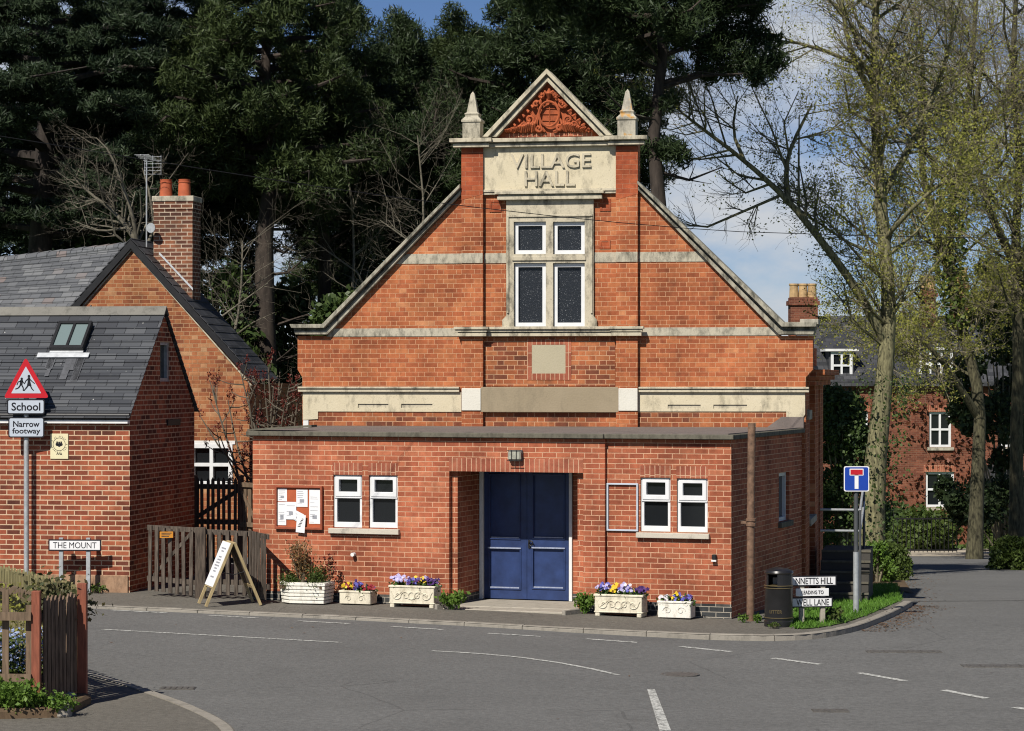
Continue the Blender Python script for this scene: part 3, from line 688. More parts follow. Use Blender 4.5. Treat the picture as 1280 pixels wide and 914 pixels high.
# ------------------------------------------------------------------ village hall
hf = Fr(4.905, 42.1, 10.0)
hall = hf.root("village_hall", "orange brick gabled hall with VILLAGE HALL carved on a stone panel", "hall")
L = hf.L
Zb = -1.2
win_r = rect(hf, 638, 272, 737, 409)
outl = [(hf.X(378), Zb), (0.0, Zb), (0.0, L(1007, 472)[1]), L(1016, 462), L(1016, 420), L(975, 420), L(797, 238), L(797, 178), L(577, 180), L(577, 245), L(409, 420), L(372, 420), L(372, 462), (hf.X(378), L(378, 472)[1])]
MB().prism([outl, rloop(win_r)], 0.0, 0.35).build("wall", M['hall_brick'], hall)
# older patched brick under the band, and round the plaque
low = MB().prism([[L(398, 515), L(398, 524.5), L(386, 526), L(386, 540), (L(1000, 540)[0], L(1000, 540)[1]), L(983, 526), L(983, 515)]], -0.012, -0.001)
low.build("patched_brickwork", M['old_brick'], hall)
MB().prism([rloop(rect(hf, 604, 422, 769, 483)), rloop(rect(hf, 664.5, 430.5, 707.5, 467.5))], -0.006, -0.001).build("patched_brickwork", M['old_brick'], hall)
pl = MB().prism([rloop(rect(hf, 659, 424.5, 714, 475)), rloop(rect(hf, 665, 431, 707, 467))], -0.014, -0.0065).build("plaque_surround", M['soldier'], hall)
MB().box(*rect(hf, 665, 431, 707, 467)[:2], -0.010, -0.001, *rect(hf, 665, 431, 707, 467)[2:]).build("plaque", M['plaque'], hall)
# pilasters
for (a, b) in ((577, 603.5), (770, 797)):
    r = rect(hf, a, 182, b, 540, -0.1); x0, x1 = r[0], r[1]
    z1 = L(a, 183, -0.1)[1]
    MB().box(x0, x1, -0.1, -0.001, Zb, z1).build("pilaster", M['pier_brick'] if False else M['hall_brick'], hall)
# pilaster upper shafts are a redder brick
for (a, b) in ((577, 603.5), (770, 797)):
    r = rect(hf, a, 183, b, 250, -0.104)
    MB().prism([[(r[0] - 0.004, r[2]), (r[1] + 0.004, r[2] + 0.1), (r[1] + 0.004, r[3]), (r[0] - 0.004, r[3])]], -0.104, -0.1005).build("pilaster_head", M['pier_brick'], hall)

def mould(mb, x0, x1, zt, zb, yw, prof):
    """prof: list of (frac from top 0..1, projection) steps of a horizontal moulding"""
    for (f0, f1, p) in prof:
        mb.box(x0 - p * 0.9, x1 + p * 0.9, yw - p, yw, zt + (zb - zt) * f1, zt + (zb - zt) * f0)
# stone bands (flush, slightly proud)
def band(px0, py0, px1, py1, name, m, y=-0.012, yb=-0.0005):
    r = rect(hf, px0, py0, px1, py1); return MB().box(r[0], r[1], y, yb, r[2], r[3]).build(name, m, hall, bevel=0.004)
zt, zb_ = L(590, 317)[1], L(590, 329.5)[1]
slopeL = lambda z: hf.L(409, 420)[0] + (z - L(409, 420)[1]) / (L(577, 245)[1] - L(409, 420)[1]) * (L(577, 245)[0] - L(409, 420)[0])
slopeR = lambda z: hf.L(975, 420)[0] + (z - L(975, 420)[1]) / (L(797, 238)[1] - L(975, 420)[1]) * (L(797, 238)[0] - L(975, 420)[0])
xp = [hf.X(577, -0.1), hf.X(603.5, -0.1), hf.X(770, -0.1), hf.X(797, -0.1)]
def course(lp, y0=-0.012, y1=-0.001): MB().prism([lp], y0, y1).build("string_course", M['stone_grey'], hall, bevel=0.003)
course([(slopeL(zb_), zb_), (xp[0], zb_), (xp[0], zt), (slopeL(zt), zt)]); course([(xp[3], zb_), (slopeR(zb_), zb_), (slopeR(zt), zt), (xp[3], zt)])
course(rloop((xp[1], hf.X(633), zb_, zt))); course(rloop((hf.X(742), xp[2], zb_, zt)))
for i in (0, 2): course(rloop((xp[i], xp[i + 1], zb_, zt)), -0.116, -0.1045)
zt, zb_ = L(685, 410)[1], L(685, 420.3)[1]
course([(slopeL(zb_), zb_), (xp[0], zb_), (xp[0], zt), (slopeL(zt), zt)]); course([(xp[3], zb_), (slopeR(zb_), zb_), (slopeR(zt), zt), (xp[3], zt)])
# window sill cornice carried over both pilasters
sc = MB()
prof = [(0.0, 0.28, 0.17), (0.28, 0.55, 0.135), (0.55, 0.62, 0.08), (0.62, 1.0, 0.11)]
zt, zb_ = L(690, 408.5)[1], L(690, 420.5)[1]
mould(sc, xp[1] + 0.16, xp[2] - 0.16, zt, zb_, -0.001, prof)
for i in (0, 2): mould(sc, xp[i], xp[i + 1], zt, zb_, -0.102, [(a, b, p * 0.75) for a, b, p in prof])
sc.build("sill_cornice", M['stone'], hall, bevel=0.004)
# lower stone band with its cap, panels and end blocks
capz0, capz1 = L(470, 483.5)[1], L(470, 490)[1]
for (a, b) in ((378, 575), (799, 1007)):
    x0, x1 = hf.X(a), hf.X(b); bw_ = MB()
    for f0, f1, p in ((0.0, 0.35, 0.10), (0.35, 0.6, 0.06), (0.6, 1.0, 0.08)):
        bw_.box(x0 - (0.06 if a < 500 else 0), x1 + (0.06 if a > 500 else 0), -p, -0.001, capz0 + (capz1 - capz0) * f1, capz0 + (capz1 - capz0) * f0)
    bw_.build("band_cap", M['stone'], hall, bevel=0.004)
bb = MB()
h1 = rloop(rect(hf, 448, 505, 486, 510)); h2 = rloop(rect(hf, 502, 505, 541, 510))
bb.prism([[L(379, 490), L(379, 525), L(398, 524), L(398, 514.5), L(577, 515), L(577, 490)], h1, h2], -0.03, -0.001)
bb.build("stone_band", M['stone_clean'], hall, bevel=0.003); bb = MB()
h3 = rloop(rect(hf, 835, 506, 876, 511)); h4 = rloop(rect(hf, 892, 506, 934, 511))
bb.prism([[L(797, 490), L(797, 514.5), L(983, 514.5), L(983, 526), L(1002, 525), L(1006.5, 518), L(1006.5, 490)], h3, h4], -0.03, -0.001)
bb.build("stone_band", M['stone_clean'], hall, bevel=0.003)
for hq in (h1, h2, h3, h4): MB().prism([[(p_[0] + (0.002 if i in (1, 2) else -0.002), p_[1]) for i, p_ in enumerate(hq)]], -0.008, -0.0015).build('band_slot', M['stone'], hall)
MB().prism([[L(379.5, 525.5), L(379.5, 540), L(386, 540), L(386, 525.5)]], -0.03, -0.001).build("painted_quoin", M['white_paint'], hall)
eb = MB()
r = rect(hf, 577, 485.5, 601, 513.5, -0.12); eb.box(r[0], r[1], -0.125, -0.1005, r[2], r[3]); eb.build("end_block", M['stone_white'], hall, bevel=0.008); eb = MB()
r = rect(hf, 773, 485.5, 797, 514, -0.12); eb.box(r[0], r[1], -0.125, -0.1005, r[2], r[3])
eb.build("end_block", M['stone_white'], hall, bevel=0.008)
r = rect(hf, 601, 484, 773, 515.5, -0.1); MB().box(r[0], r[1], -0.105, -0.012, r[2], r[3]).build("render_panel", M['render'], hall, bevel=0.006)

# gable coping with kneelers
def coping(name, P_out, P_in):
    """closed strip between outer and inner edge, in two projecting steps"""
    mid = [((a[0] * 0.62 + b[0] * 0.38), (a[1] * 0.62 + b[1] * 0.38)) for a, b in zip(P_out, P_in)]
    m2 = [((a[0] * 0.38 + b[0] * 0.62), (a[1] * 0.38 + b[1] * 0.62)) for a, b in zip(P_out, P_in)]
    mb = MB(); mb.prism([P_out + mid[::-1]], -0.18, 0.42); mb.prism([mid + m2[::-1]], -0.03, 0.40); mb.prism([m2 + P_in[::-1]], -0.10, 0.40)
    return mb.build(name, M['stone_dark'], hall, bevel=0.006)
coping("coping", [L(577, 231), L(405.5, 405.5), L(365, 405.5)], [L(577, 243.5), L(411, 418.5), L(371, 418.5)])
coping("coping", [L(798, 226.5), L(980.5, 403), L(1022.5, 403)], [L(798, 238), L(974, 418.5), L(1017, 418.5)])
# the lichened right kneeler cap
r = rect(hf, 1000, 399, 1023, 405.5, -0.17); MB().box(r[0], r[1], -0.175, 0.44, r[2], r[3]).build("kneeler_cap", M['stone_lichen'], hall, bevel=0.006)

# sign panel, cornice, pediment
sp_r = rect(hf, 604.5, 184, 770.5, 238.5); MB().box(sp_r[0], sp_r[1], -0.05, -0.001, sp_r[2], sp_r[3]).build("sign_panel", M['stone_clean'], hall)
text_mesh("VILLAGE", M['stone'], hall, *L(689, 201.5), -0.05, L(689, 192.5)[1] - L(689, 210.5)[1], hf.X(739) - hf.X(638.5), depth=0.035, bold=0.006)
text_mesh("HALL", M['stone'], hall, *L(688, 223.5), -0.05, L(688, 214)[1] - L(688, 233)[1], hf.X(719) - hf.X(656), depth=0.035, bold=0.006)
mo = MB(); zt, zb_ = L(690, 236.5)[1], L(690, 243)[1]
mould(mo, sp_r[0] + 0.03, sp_r[1] - 0.03, zt, zb_, -0.001, [(0, 0.5, 0.08), (0.5, 1.0, 0.06)]); 
zt2, zb2 = L(690, 239.5)[1], L(690, 250)[1]
mould(mo, hf.X(633), hf.X(744), zt2, zb2, -0.001, [(0, 0.35, 0.19), (0.35, 0.55, 0.13), (0.55, 1.0, 0.15)])
mo.build("panel_moulding", M['stone'], hall, bevel=0.004)
co = MB(); zt, zb_ = L(685, 172.5, -0.1)[1], L(685, 184)[1]
pr = [(0.0, 0.45, 0.20), (0.45, 0.6, 0.10), (0.6, 1.0, 0.14)]
mould(co, xp[0] + 0.35, xp[3] - 0.35, zt, zb_, -0.0, pr)
for i in (0, 2): mould(co, xp[i], xp[i + 1], zt + 0.004, zb_, -0.08, pr)
co.box(xp[0] + 0.02, xp[3] - 0.02, 0.0, 0.4, zb_, zt - 0.004)
co.build("cornice", M['stone'], hall, bevel=0.005)
# pediment rakes and tympanum
ty = [L(618, 172.5), L(756, 171), L(685.5, 101)]
MB().prism([[(ty[0][0] - 0.15, zt - 0.002), (ty[1][0] + 0.15, zt - 0.002), (ty[2][0], ty[2][1] + 0.12)]], 0.0, 0.35).build("tympanum", M['terracotta'], hall)
A0, B0, T0 = L(605.5, 172.5), L(766.5, 170.5), L(685.5, 87.5)
A1, B1, T1 = L(622, 172.5), L(750.5, 171), L(685.5, 103)
rk = MB()
def rake(o0, o1, i0, i1, y0, y1, f0, f1):
    lp = lambda a, b, t: (a[0] + (b[0] - a[0]) * t, a[1] + (b[1] - a[1]) * t)
    rk.prism([[lp(o0, i0, f0), lp(o1, i1, f0), lp(o1, i1, f1), lp(o0, i0, f1)]], y0, y1)
for o, i in ((A0, A1), (B0, B1)):
    rake(o, T0, i, T1, -0.20, 0.4, 0.0, 0.42); rake(o, T0, i, T1, -0.10, 0.395, 0.42, 0.62); rake(o, T0, i, T1, -0.14, 0.39, 0.62, 1.0)
rk.build("pediment_coping", M['stone'], hall, bevel=0.004)
# carved relief: an oval cartouche among scrolls and leaves
rl = MB(); tc_ = L(687, 145); sc_ = 1 / 74.0
def rp(px, py, y=-0.02): p = L(px, py); return (p[0], y * 2.0 - 0.012, p[1])
ov = [rp(687 + 12.5 * math.cos(t), 143 + 15.5 * math.sin(t), -0.03) for t in np.linspace(0, 2 * math.pi, 29)]
rl.tube(ov, 0.022, 6, cap=False)
for px0, py0, px1, py1 in ((687, 129, 687, 158), (675.5, 143, 698.5, 143), (677, 136, 697, 136), (677, 151, 697, 151)): rl.tube([rp(px0, py0, 0.0), rp(px1, py1, 0.0)], 0.008, 4)
def scroll(cx, cy, r0, turns, dirn, a0, tail):
    pts = []
    for k in range(26):
        t = k / 25; a = a0 + dirn * t * turns * 2 * math.pi; r = r0 * (1 - t * 0.85); pts.append(rp(cx + r * math.cos(a), cy + r * math.sin(a), -0.02 - 0.02 * t))
    pts = [rp(*tail)] + pts
    rl.tube(pts, [0.02] + [0.030 - 0.014 * k / 25 for k in range(26)], 6)
for s_ in (-1, 1):
    mx = lambda x: 687 + s_ * (x - 687)
    scroll(mx(711), 150, 6, 1.3, s_, math.pi / 2, (mx(702), 162)); scroll(mx(700), 161, 4.5, 1.2, -s_, 0, (mx(692), 165))
    scroll(mx(703), 131, 4.5, 1.3, s_, 0, (mx(697), 124)); scroll(mx(697), 119, 3.4, 1.2, -s_, 1.0, (mx(692), 114)); scroll(mx(718), 157, 5, 1.2, -s_, 0.5, (mx(726), 164))
    for k in range(15):
        t = k / 14; bx = 706 + 37 * t; by = 166 - 3 * rng.random(); top = 146 + 18 * t + rng.uniform(-2, 2)
        rl.tube([rp(mx(bx), by), rp(mx(bx - 2), (by + top) / 2, -0.05), rp(mx(bx - 5 + rng.uniform(-2, 2)), top, -0.015)], [0.015, 0.028, 0.006], 5)
    for k in range(9):
        t = k / 8; bx = 693 + 44 * t; by = 113 + 47 * t
        rl.tube([rp(mx(bx), by + 1), rp(mx(bx - 3), by + 4, -0.04), rp(mx(bx - 6), by + 4 + rng.uniform(-2, 3), -0.01)], [0.02, 0.03, 0.006], 5)
rl.tube([rp(687, 112), rp(687, 118, -0.05), rp(687, 125)], [0.02, 0.05, 0.02], 7)
rl.build("relief", M['terracotta'], hall, smooth=True)
tb = MB(); r = rect(hf, 632, 166.5, 741, 171); tb.box(r[0], r[1], -0.012, -0.0005, r[2], r[3]); tb.build("tympanum_base", M['soldier'], hall)
# pinnacles
for (pxc, m_) in ((591.2, 'stone_grey'), (784.5, 'stone_lichen')):
    off = 0 if pxc < 600 else -3
    cx = hf.X(pxc, 0.05); zz = lambda py: L(pxc, py + off, 0.05)[1]
    w = 11.3 / 74
    pn = MB().lathe([(w, zz(174)), (w, zz(154)), (w * 1.12, zz(153.5)), (w * 1.12, zz(151)), (w * 0.75, zz(146.5)), (w * 0.75, zz(145)), (w * 0.84, zz(143)), (w * 0.60, zz(141)), (w * 0.22, zz(118)), (w * 0.01, zz(114.5))], cx, 0.05, sq=True)
    pn.build("pinnacle", M[m_], hall, bevel=0.004)
# terracotta air bricks
for (a, b, c, d) in ((612, 250.5, 626.5, 265), (750, 249, 763.5, 264), (749.5, 300, 763, 311)):
    r = rect(hf, a, b, c, d); MB().prism([rloop(r), rloop((r[0] + 0.035, r[1] - 0.035, r[2] + 0.03, r[3] - 0.03))], -0.015, -0.0005).box(r[0] + 0.035, r[1] - 0.035, -0.006, -0.0005, r[2] + 0.03, r[3] - 0.03).build("air_brick", M['pier_brick'], hall)

# stone window surround with mullion and transom, and four lights
op = [rect(hf, 643, 277.5, 683, 318), rect(hf, 692, 277.5, 731.5, 318), rect(hf, 643, 329, 683, 408.5), rect(hf, 692, 329, 731.5, 408.5)]
so = [L(633.5, 249.5), L(742.5, 249.5), L(742.5, 395), L(746.5, 400), L(746.5, 408.7), L(628.5, 408.7), L(628.5, 400), L(633.5, 395)]
MB().prism([so] + [rloop(q) for q in op], -0.06, 0.12).build("window_surround", M['stone'], hall, bevel=0.008)
ar = MB()
r = rect(hf, 634.5, 268.5, 741.5, 271.5); ar.box(r[0], r[1], -0.085, -0.0605, r[2], r[3])
for a, b in ((634.5, 637.0), (739, 741.5)): r = rect(hf, a, 268.5, b, 392); ar.box(r[0], r[1], -0.085, -0.0605, r[2], r[3] - 0.045)
r = rect(hf, 641, 320.5, 733, 326); ar.box(r[0], r[1], -0.085, -0.0605, r[2], r[3])
ar.build("architrave", M['stone'], hall, bevel=0.006)
def casement(fr_root, q, fw, y0, y1, m_frame, m_glass, bars_v=0, bars_h=0, nm="window", bw=0.03):
    x0, x1, z0, z1 = q
    mb = MB().prism([rloop(q), rloop((x0 + fw, x1 - fw, z0 + fw, z1 - fw))], y0, y1)
    for k in range(bars_v): xx = x0 + (x1 - x0) * (k + 1) / (bars_v + 1); mb.box(xx - bw / 2, xx + bw / 2, y0 + 0.004, y1 - 0.004, z0 + fw, z1 - fw)
    for k in range(bars_h): zz = z0 + (z1 - z0) * (k + 1) / (bars_h + 1); mb.box(x0 + fw, x1 - fw, y0 + 0.006, y1 - 0.006, zz - bw / 2, zz + bw / 2)
    w = mb.build(nm, m_frame, fr_root, bevel=0.003)
    MB().box(x0 + fw * 0.9, x1 - fw * 0.9, y1 - 0.012, y1 - 0.002, z0 + fw * 0.9, z1 - fw * 0.9).build("pane", m_glass, w)
    return w
for q in op: casement(hall, (q[0] + 0.003, q[1] - 0.003, q[2] + 0.003, q[3] - 0.003), 0.066, 0.0, 0.07, M['white'], M['glass_obscure'])

# sides, back and roof of the hall
xl, dep = hf.X(378), 5.6
zs = L(1016, 420)[1] - 0.15
side = MB()
side.box(-0.35, -0.12, 0.35, dep, Zb, zs); side.box(xl, xl + 0.35, 0.35, dep, -0.3, zs)
side.box(xl + 0.35, -0.35, dep - 0.35, dep, -0.5, zs)
side.build("side_wall", M['hall_brick'], hall)
for y in (0.36, 2.9, 4.5): MB().box(-0.119, 0.0, y, y + (1.1 if y > 1 else 0.75), Zb, L(1016, 466)[1]).build("buttress", M['hall_brick'], hall)
ce = MB(); zc = L(1010, 462)[1]
for dz, p in ((0.0, 0.30), (-0.09, 0.22), (-0.18, 0.14)): ce.box(-0.118, p, 0.42, dep, zc + dz - 0.088, zc + dz)
ce.build("eaves_cornice", M['hall_brick'], hall, bevel=0.004)
sb = MB(); sb.box(-0.118, 0.03, 1.12, 2.88, 1.02, 1.14); MB().box(0.0005, 0.05, 0.36, 1.1, 2.86, 3.02).build('pier_cap', M['stone_grey'], hall, bevel=0.005)
sb.build("side_sill", M['stone_grey'], hall, bevel=0.005)
for y0 in (1.3, ):
    wn2 = MB()
    for a, b, c, d in ((y0, y0 + 0.1, 1.16, 3.0), (y0 + 1.3, y0 + 1.4, 1.16, 3.0), (y0 + 0.1, y0 + 1.3, 1.16, 1.26), (y0 + 0.1, y0 + 1.3, 2.9, 3.0), (y0 + 0.66, y0 + 0.74, 1.26, 2.9)):
        wn2.box(-0.119, -0.09, a, b, c, d)
    wf = wn2.build("window", M['white_paint'], hall); MB().box(-0.119, -0.11, y0 + 0.1, y0 + 1.3, 1.26, 2.9).build("pane", M['glass'], wf)
zr = L(685, 118)[1]; xm = hf.X(686)
rfm = MB(); e = 0.35
for (xa, xb) in ((xl + 0.1, xm), (-0.1, xm)):
    za = zs - 0.35
    for k in range(1): rfm.prism([[(xa, za), (xb, zr - 0.95), (xb, zr - 1.10), (xa, za - 0.15)]], 0.43, dep + 0.2)
rfm.build("roof", M['slate_dark'], hall)

# ------------------------------------------------------------------ flat-roofed entrance extension
ef = Fr(3.236, 37.43, 19.0)
ext = ef.root("entrance_extension", "flat roofed red brick entrance block with blue doors in front of the gabled hall", "extension")
L = ef.L
xL = ef.X(316); zT = L(640, 548)[1]; z0 = -0.15
def hall_y(x, gap=0.02):
    """depth at which the hall's front is met, in the extension's axes"""
    a = ef.loc(hf.W(0, -gap)); b = ef.loc(hf.W(1, -gap)); return a[1] + (x - a[0]) * (b[1] - a[1]) / (b[0] - a[0])
SB = 0.085    # the right part of the front stands this far back
xs_ = ef.X(756); xo0, xo1 = ef.X(561.5), ef.X(729)
zl = L(640, 590)[1]                       # lintel soffit
DP = 1.12                                 # recess depth
dx0, dx1 = ef.X(600.5, DP), ef.X(716.5, DP)
wl_q = [rect(ef, 416.5, 594, 452.5, 660), rect(ef, 461, 594.5, 497, 660.5)]
wr_q = [rect(ef, 800.5, 597.5, 838, 665, SB), rect(ef, 846, 598.5, 884.5, 666, SB)]
wb = MB()
wb.prism([[(xL, z0), (xo0, z0), (xo0, zT), (xL, zT)]] + [rloop(q) for q in wl_q], 0.0, 0.22)
wb.box(xo0, xs_, 0.0, 0.22, zl, zT); wb.box(xo1, xs_, 0.0, 0.22, z0, zl)
wb.prism([[(xs_, z0), (0.0, z0), (0.0, zT), (xs_, zT)]] + [rloop(q) for q in wr_q], SB, SB + 0.22)
xj0, xj1 = ef.X(572, 0.1), ef.X(722, 0.1)
wb.box(xo0, xj0, 0.1, DP + 0.1, z0, zl); wb.box(xj1, xo1, 0.1, DP + 0.1, z0, zl)
wb.box(xj0, dx0, DP, DP + 0.1, z0, zl); wb.box(dx1, xj1, DP - 0.02, DP + 0.1, z0, zl)
# side walls
yb_r = hall_y(0.0); wq = [ef.S(1984 / 2 - 19.5, 590.5, 0.0), ef.S(982.5, 652, 0.0)]
y0w, y1w, z0w, z1w = ef.S(973.5, 655, 0)[0], ef.S(982.5, 655, 0)[0], ef.S(978, 652, 0)[1], ef.S(978, 591, 0)[1]
wb.prism([[(SB + 0.22, z0 - 0.6), (yb_r, z0 - 0.6), (yb_r, zT), (SB + 0.22, zT)], [(y0w, z0w), (y1w + 0.25, z0w), (y1w + 0.25, z1w), (y0w, z1w)]], -0.22, 0.0, axis='x')
hx_l, hy_l = ef.loc(hf.W(xl, 0))
wb.box(xL, xL + 0.22, 0.22, hy_l, z0, zT)
wb.build("wall", M['ext_brick'], ext)
casw = MB(); fw = 0.06
casw.prism([[(y0w, z0w), (y1w + 0.25, z0w), (y1w + 0.25, z1w), (y0w, z1w)], [(y0w + fw, z0w + fw), (y1w + 0.25 - fw, z0w + fw), (y1w + 0.25 - fw, z1w - fw), (y0w + fw, z1w - fw)]], -0.13, -0.06, axis='x')
cw = casw.build("window", M['white'], ext); MB().box(-0.12, -0.11, y0w + fw, y1w + 0.25 - fw, z0w + fw, z1w - fw).build("pane", M['glass'], cw)
MB().box(-0.06, 0.06, y0w - 0.04, y1w + 0.3, z0w - 0.09, z0w - 0.002).build("window_sill", M['fascia'], ext, bevel=0.004)
# soldier courses
def soldier(px0, py0, px1, py1, y, nm="soldier_course"):
    r = rect(ef, px0, py0, px1, py1, y); MB().box(r[0], r[1], y - 0.005, y - 0.0005, r[2], r[3]).build(nm, M['soldier'], ext)
soldier(416, 578.5, 453, 593.5, 0.0); soldier(460.5, 579, 497.5, 594, 0.0)
soldier(800, 582, 838.5, 597, SB); soldier(845.5, 583, 885, 598, SB); 
rs_ = rect(ef, 561.5, 573.5, 729, 590, 0.0); MB().box(rs_[0], rs_[1], -0.005, -0.0005, zl, rs_[3]).build("soldier_course", M['soldier'], ext)
# plinth of blue bricks
pz0, pz1 = z0, L(870, 755)[1]
for bx in ((xL - 0.004, xo0, -0.008, -0.0005), (xo1, xs_, -0.008, -0.0005), (xs_, 0.006, SB - 0.008, SB - 0.0005), (xj0 + 0.0005, xj0 + 0.008, 0.11, DP - 0.02), (dx1, xo1, DP - 0.035, DP - 0.021)):
    MB().box(*bx, pz0, pz1).build("plinth", M['blue_brick'], ext)
# roof
zf = L(640, 541.5)[1]
pl_ = [(xL - 0.08, -0.09), (xs_, -0.09), (xs_, -0.04), (0.06, SB - 0.12), (0.06, yb_r - 0.01), (hx_l + 0.02, hy_l - 0.01), (xL - 0.08, hy_l + 0.0)]
MB().prism([pl_], zT + 0.006, zf + 0.0, axis='z').build("fascia", M['fascia'], ext, bevel=0.008)
pin = [(xL + 0.02, 0.02), (xs_, 0.02), (-0.05, SB + 0.02), (-0.02, hall_y(-0.02) - 0.012), (hx_l + 0.05, hy_l - 0.012), (xL + 0.02, hy_l - 0.02)]
MB().prism([pin], zf - 0.01, zf + 0.014, axis='z').build("roof", M['felt'], ext)
# felt upstand against the hall on the right, and a loose board on the left corner
up = MB(); xa, xb = -0.42, 0.055
up.prism([[(xa - 0.15, zf + 0.012), (xb, zf + 0.012), (xb, zf + 0.19), (xa + 0.1, zf + 0.19)]], yb_r - 0.12, yb_r - 0.06); up.build("felt_upstand", M['felt'], ext)
bd = MB(); xa, xb = xL - 0.07, xL + 1.02
bd.add([(xa, -0.06, zf + 0.004), (xb, -0.02, zf + 0.07), (xb, 0.2, zf + 0.07), (xa, 0.2, zf + 0.004), (xa, -0.06, zf + 0.03), (xb, -0.02, zf + 0.105), (xb, 0.2, zf + 0.105), (xa, 0.2, zf + 0.03)],
       [(0, 1, 2, 3), (4, 7, 6, 5), (0, 4, 5, 1), (1, 5, 6, 2), (2, 6, 7, 3), (3, 7, 4, 0)]).build("loose_edging", M['fascia'], ext)
# recess ceiling
MB().box(xj0, xj1, 0.22, DP, zl + 0.002, zl + 0.06).build("recess_ceiling", M['wood_dark'], ext)
# windows
def upvc(q, y):
    x0, x1, za, zb = q; w, h = x1 - x0, zb - za; f = 0.05
    zm = za + h * 0.58
    tl = (x0 + w * 0.18, x1 - w * 0.18, zm + h * 0.105, zb - h * 0.085); bl = (x0 + w * 0.10, x1 - w * 0.10, za + h * 0.105, zm - h * 0.025)
    wdw = MB().prism([rloop(q), rloop(tl), rloop(bl)], y, y + 0.07).build("window", M['white'], ext, bevel=0.004)
    MB().prism([rloop((x0 + 0.022, x1 - 0.022, zm + 0.012, zb - 0.022)), rloop(tl)], y - 0.018, y - 0.0005).build("sash", M['white'], wdw, bevel=0.006)
    MB().box(x0 + 0.01, x1 - 0.01, y - 0.016, y - 0.0005, zm - 0.012, zm + 0.006).build("transom", M['white'], wdw)
    MB().box(tl[0] - 0.01, tl[1] + 0.01, y + 0.05, y + 0.058, tl[2] - 0.01, tl[3] + 0.01).build("pane", M['glass'], wdw)
    MB().box(bl[0] - 0.01, bl[1] + 0.01, y + 0.05, y + 0.058, bl[2] - 0.01, bl[3] + 0.01).build("pane", M['glass'], wdw)
for q in wl_q: upvc((q[0] + 0.003, q[1] - 0.003, q[2] + 0.003, q[3] - 0.003), 0.035)
for q in wr_q: upvc((q[0] + 0.003, q[1] - 0.003, q[2] + 0.003, q[3] - 0.003), SB + 0.035)
for a, b, y in (((412.5, 660.5), (500, 667.5), 0.0), ((796.5, 666), (887.5, 673), SB)):
    r = rect(ef, a[0], a[1], b[0], b[1], y); MB().box(r[0], r[1], y - 0.075, y - 0.0005, r[2], r[3] - 0.004).build("window_sill", M['sill'], ext, bevel=0.006)
# blue double doors in a white frame
zd0 = L(660, 750, DP)[1]
fm = MB(); ex0, ex1 = ef.X(605, DP), ef.X(712.5, DP)
fm.box(dx0 + 0.001, ex0, DP - 0.06, DP + 0.06, zd0, zl - 0.002); fm.box(ex1, dx1 - 0.001, DP - 0.06, DP + 0.06, zd0, zl - 0.002)
fm.build("door_frame", M['white_paint'], ext, bevel=0.004)
xm = ef.X(658.7, DP)
for k, (a, b) in enumerate(((ex0 + 0.004, xm - 0.003), (xm + 0.003, ex1 - 0.004))):
    d = MB(); w = b - a; up_q = rect(ef, 613 if k == 0 else 667, 594, 649.5 if k == 0 else 705, 673, DP); lo_q = rect(ef, 612 if k == 0 else 666.5, 686, 650 if k == 0 else 705, 735.5, DP)
    d.prism([[(a, zd0 + 0.01), (b, zd0 + 0.01), (b, zl - 0.003), (a, zl - 0.003)], rloop(up_q), rloop(lo_q)], DP, DP + 0.05)
    d.box(up_q[0] - 0.01, up_q[1] + 0.01, DP + 0.025, DP + 0.045, up_q[2] - 0.01, up_q[3] + 0.01); d.box(lo_q[0] - 0.01, lo_q[1] + 0.01, DP + 0.025, DP + 0.045, lo_q[2] - 0.01, lo_q[3] + 0.01)
    leaf = d.build("door_leaf", M['blue_door'], ext)
    ml = MB()
    for q in (up_q, lo_q):
        m_ = 0.022
        ml.prism([rloop((q[0] - m_, q[1] + m_, q[2] - m_, q[3] + m_)), rloop((q[0] + 0.004, q[1] - 0.004, q[2] + 0.004, q[3] - 0.004))], DP - 0.016, DP - 0.0005)
    ml.build("panel_moulding", M['blue_door'], leaf, bevel=0.006)
    we = MB()  # paler strips at the foot of each panel and over the lower one
    for q in (up_q, lo_q): we.box(q[0] + 0.012, q[1] - 0.012, DP - 0.012, DP + 0.024, q[2] + 0.004, q[2] + 0.022)
    we.box(lo_q[0] - 0.02, lo_q[1] + 0.02, DP - 0.028, DP - 0.0165, lo_q[3] + 0.002, lo_q[3] + 0.024)
    we.build("pale_ledge", M['door_edge'], leaf)
    if k == 1:
        c_ = L(662, 679, DP); ring = [(c_[0] + 0.035 + 0.035 * math.cos(t), DP - 0.045, c_[1] + 0.035 * math.sin(t)) for t in np.linspace(0, 2 * math.pi, 17)]
        MB().tube(ring, 0.009, 6, cap=False).box(c_[0] - 0.018, c_[0] + 0.012, DP - 0.02, DP - 0.0005, c_[1] - 0.08, c_[1] + 0.05).tube([(c_[0], DP - 0.05, c_[1]), (c_[0], DP, c_[1])], 0.012, 8).build("handle", M['iron'], leaf)
st = MB(); stx0, stx1 = xj0 + 0.02, ef.X(724, 0)
st.box(stx0, stx1, -0.12, DP, -0.05, zd0 - 0.004)
st.build("threshold", M['concrete'], ext, bevel=0.01)
st2 = MB(); st2.box(stx0 - 0.05, stx1 + 0.03, -0.55, -0.125, -0.05, g_pave(0.2, 38.2) + 0.018); st2.build("doorstep", M['concrete'], ext, bevel=0.008)
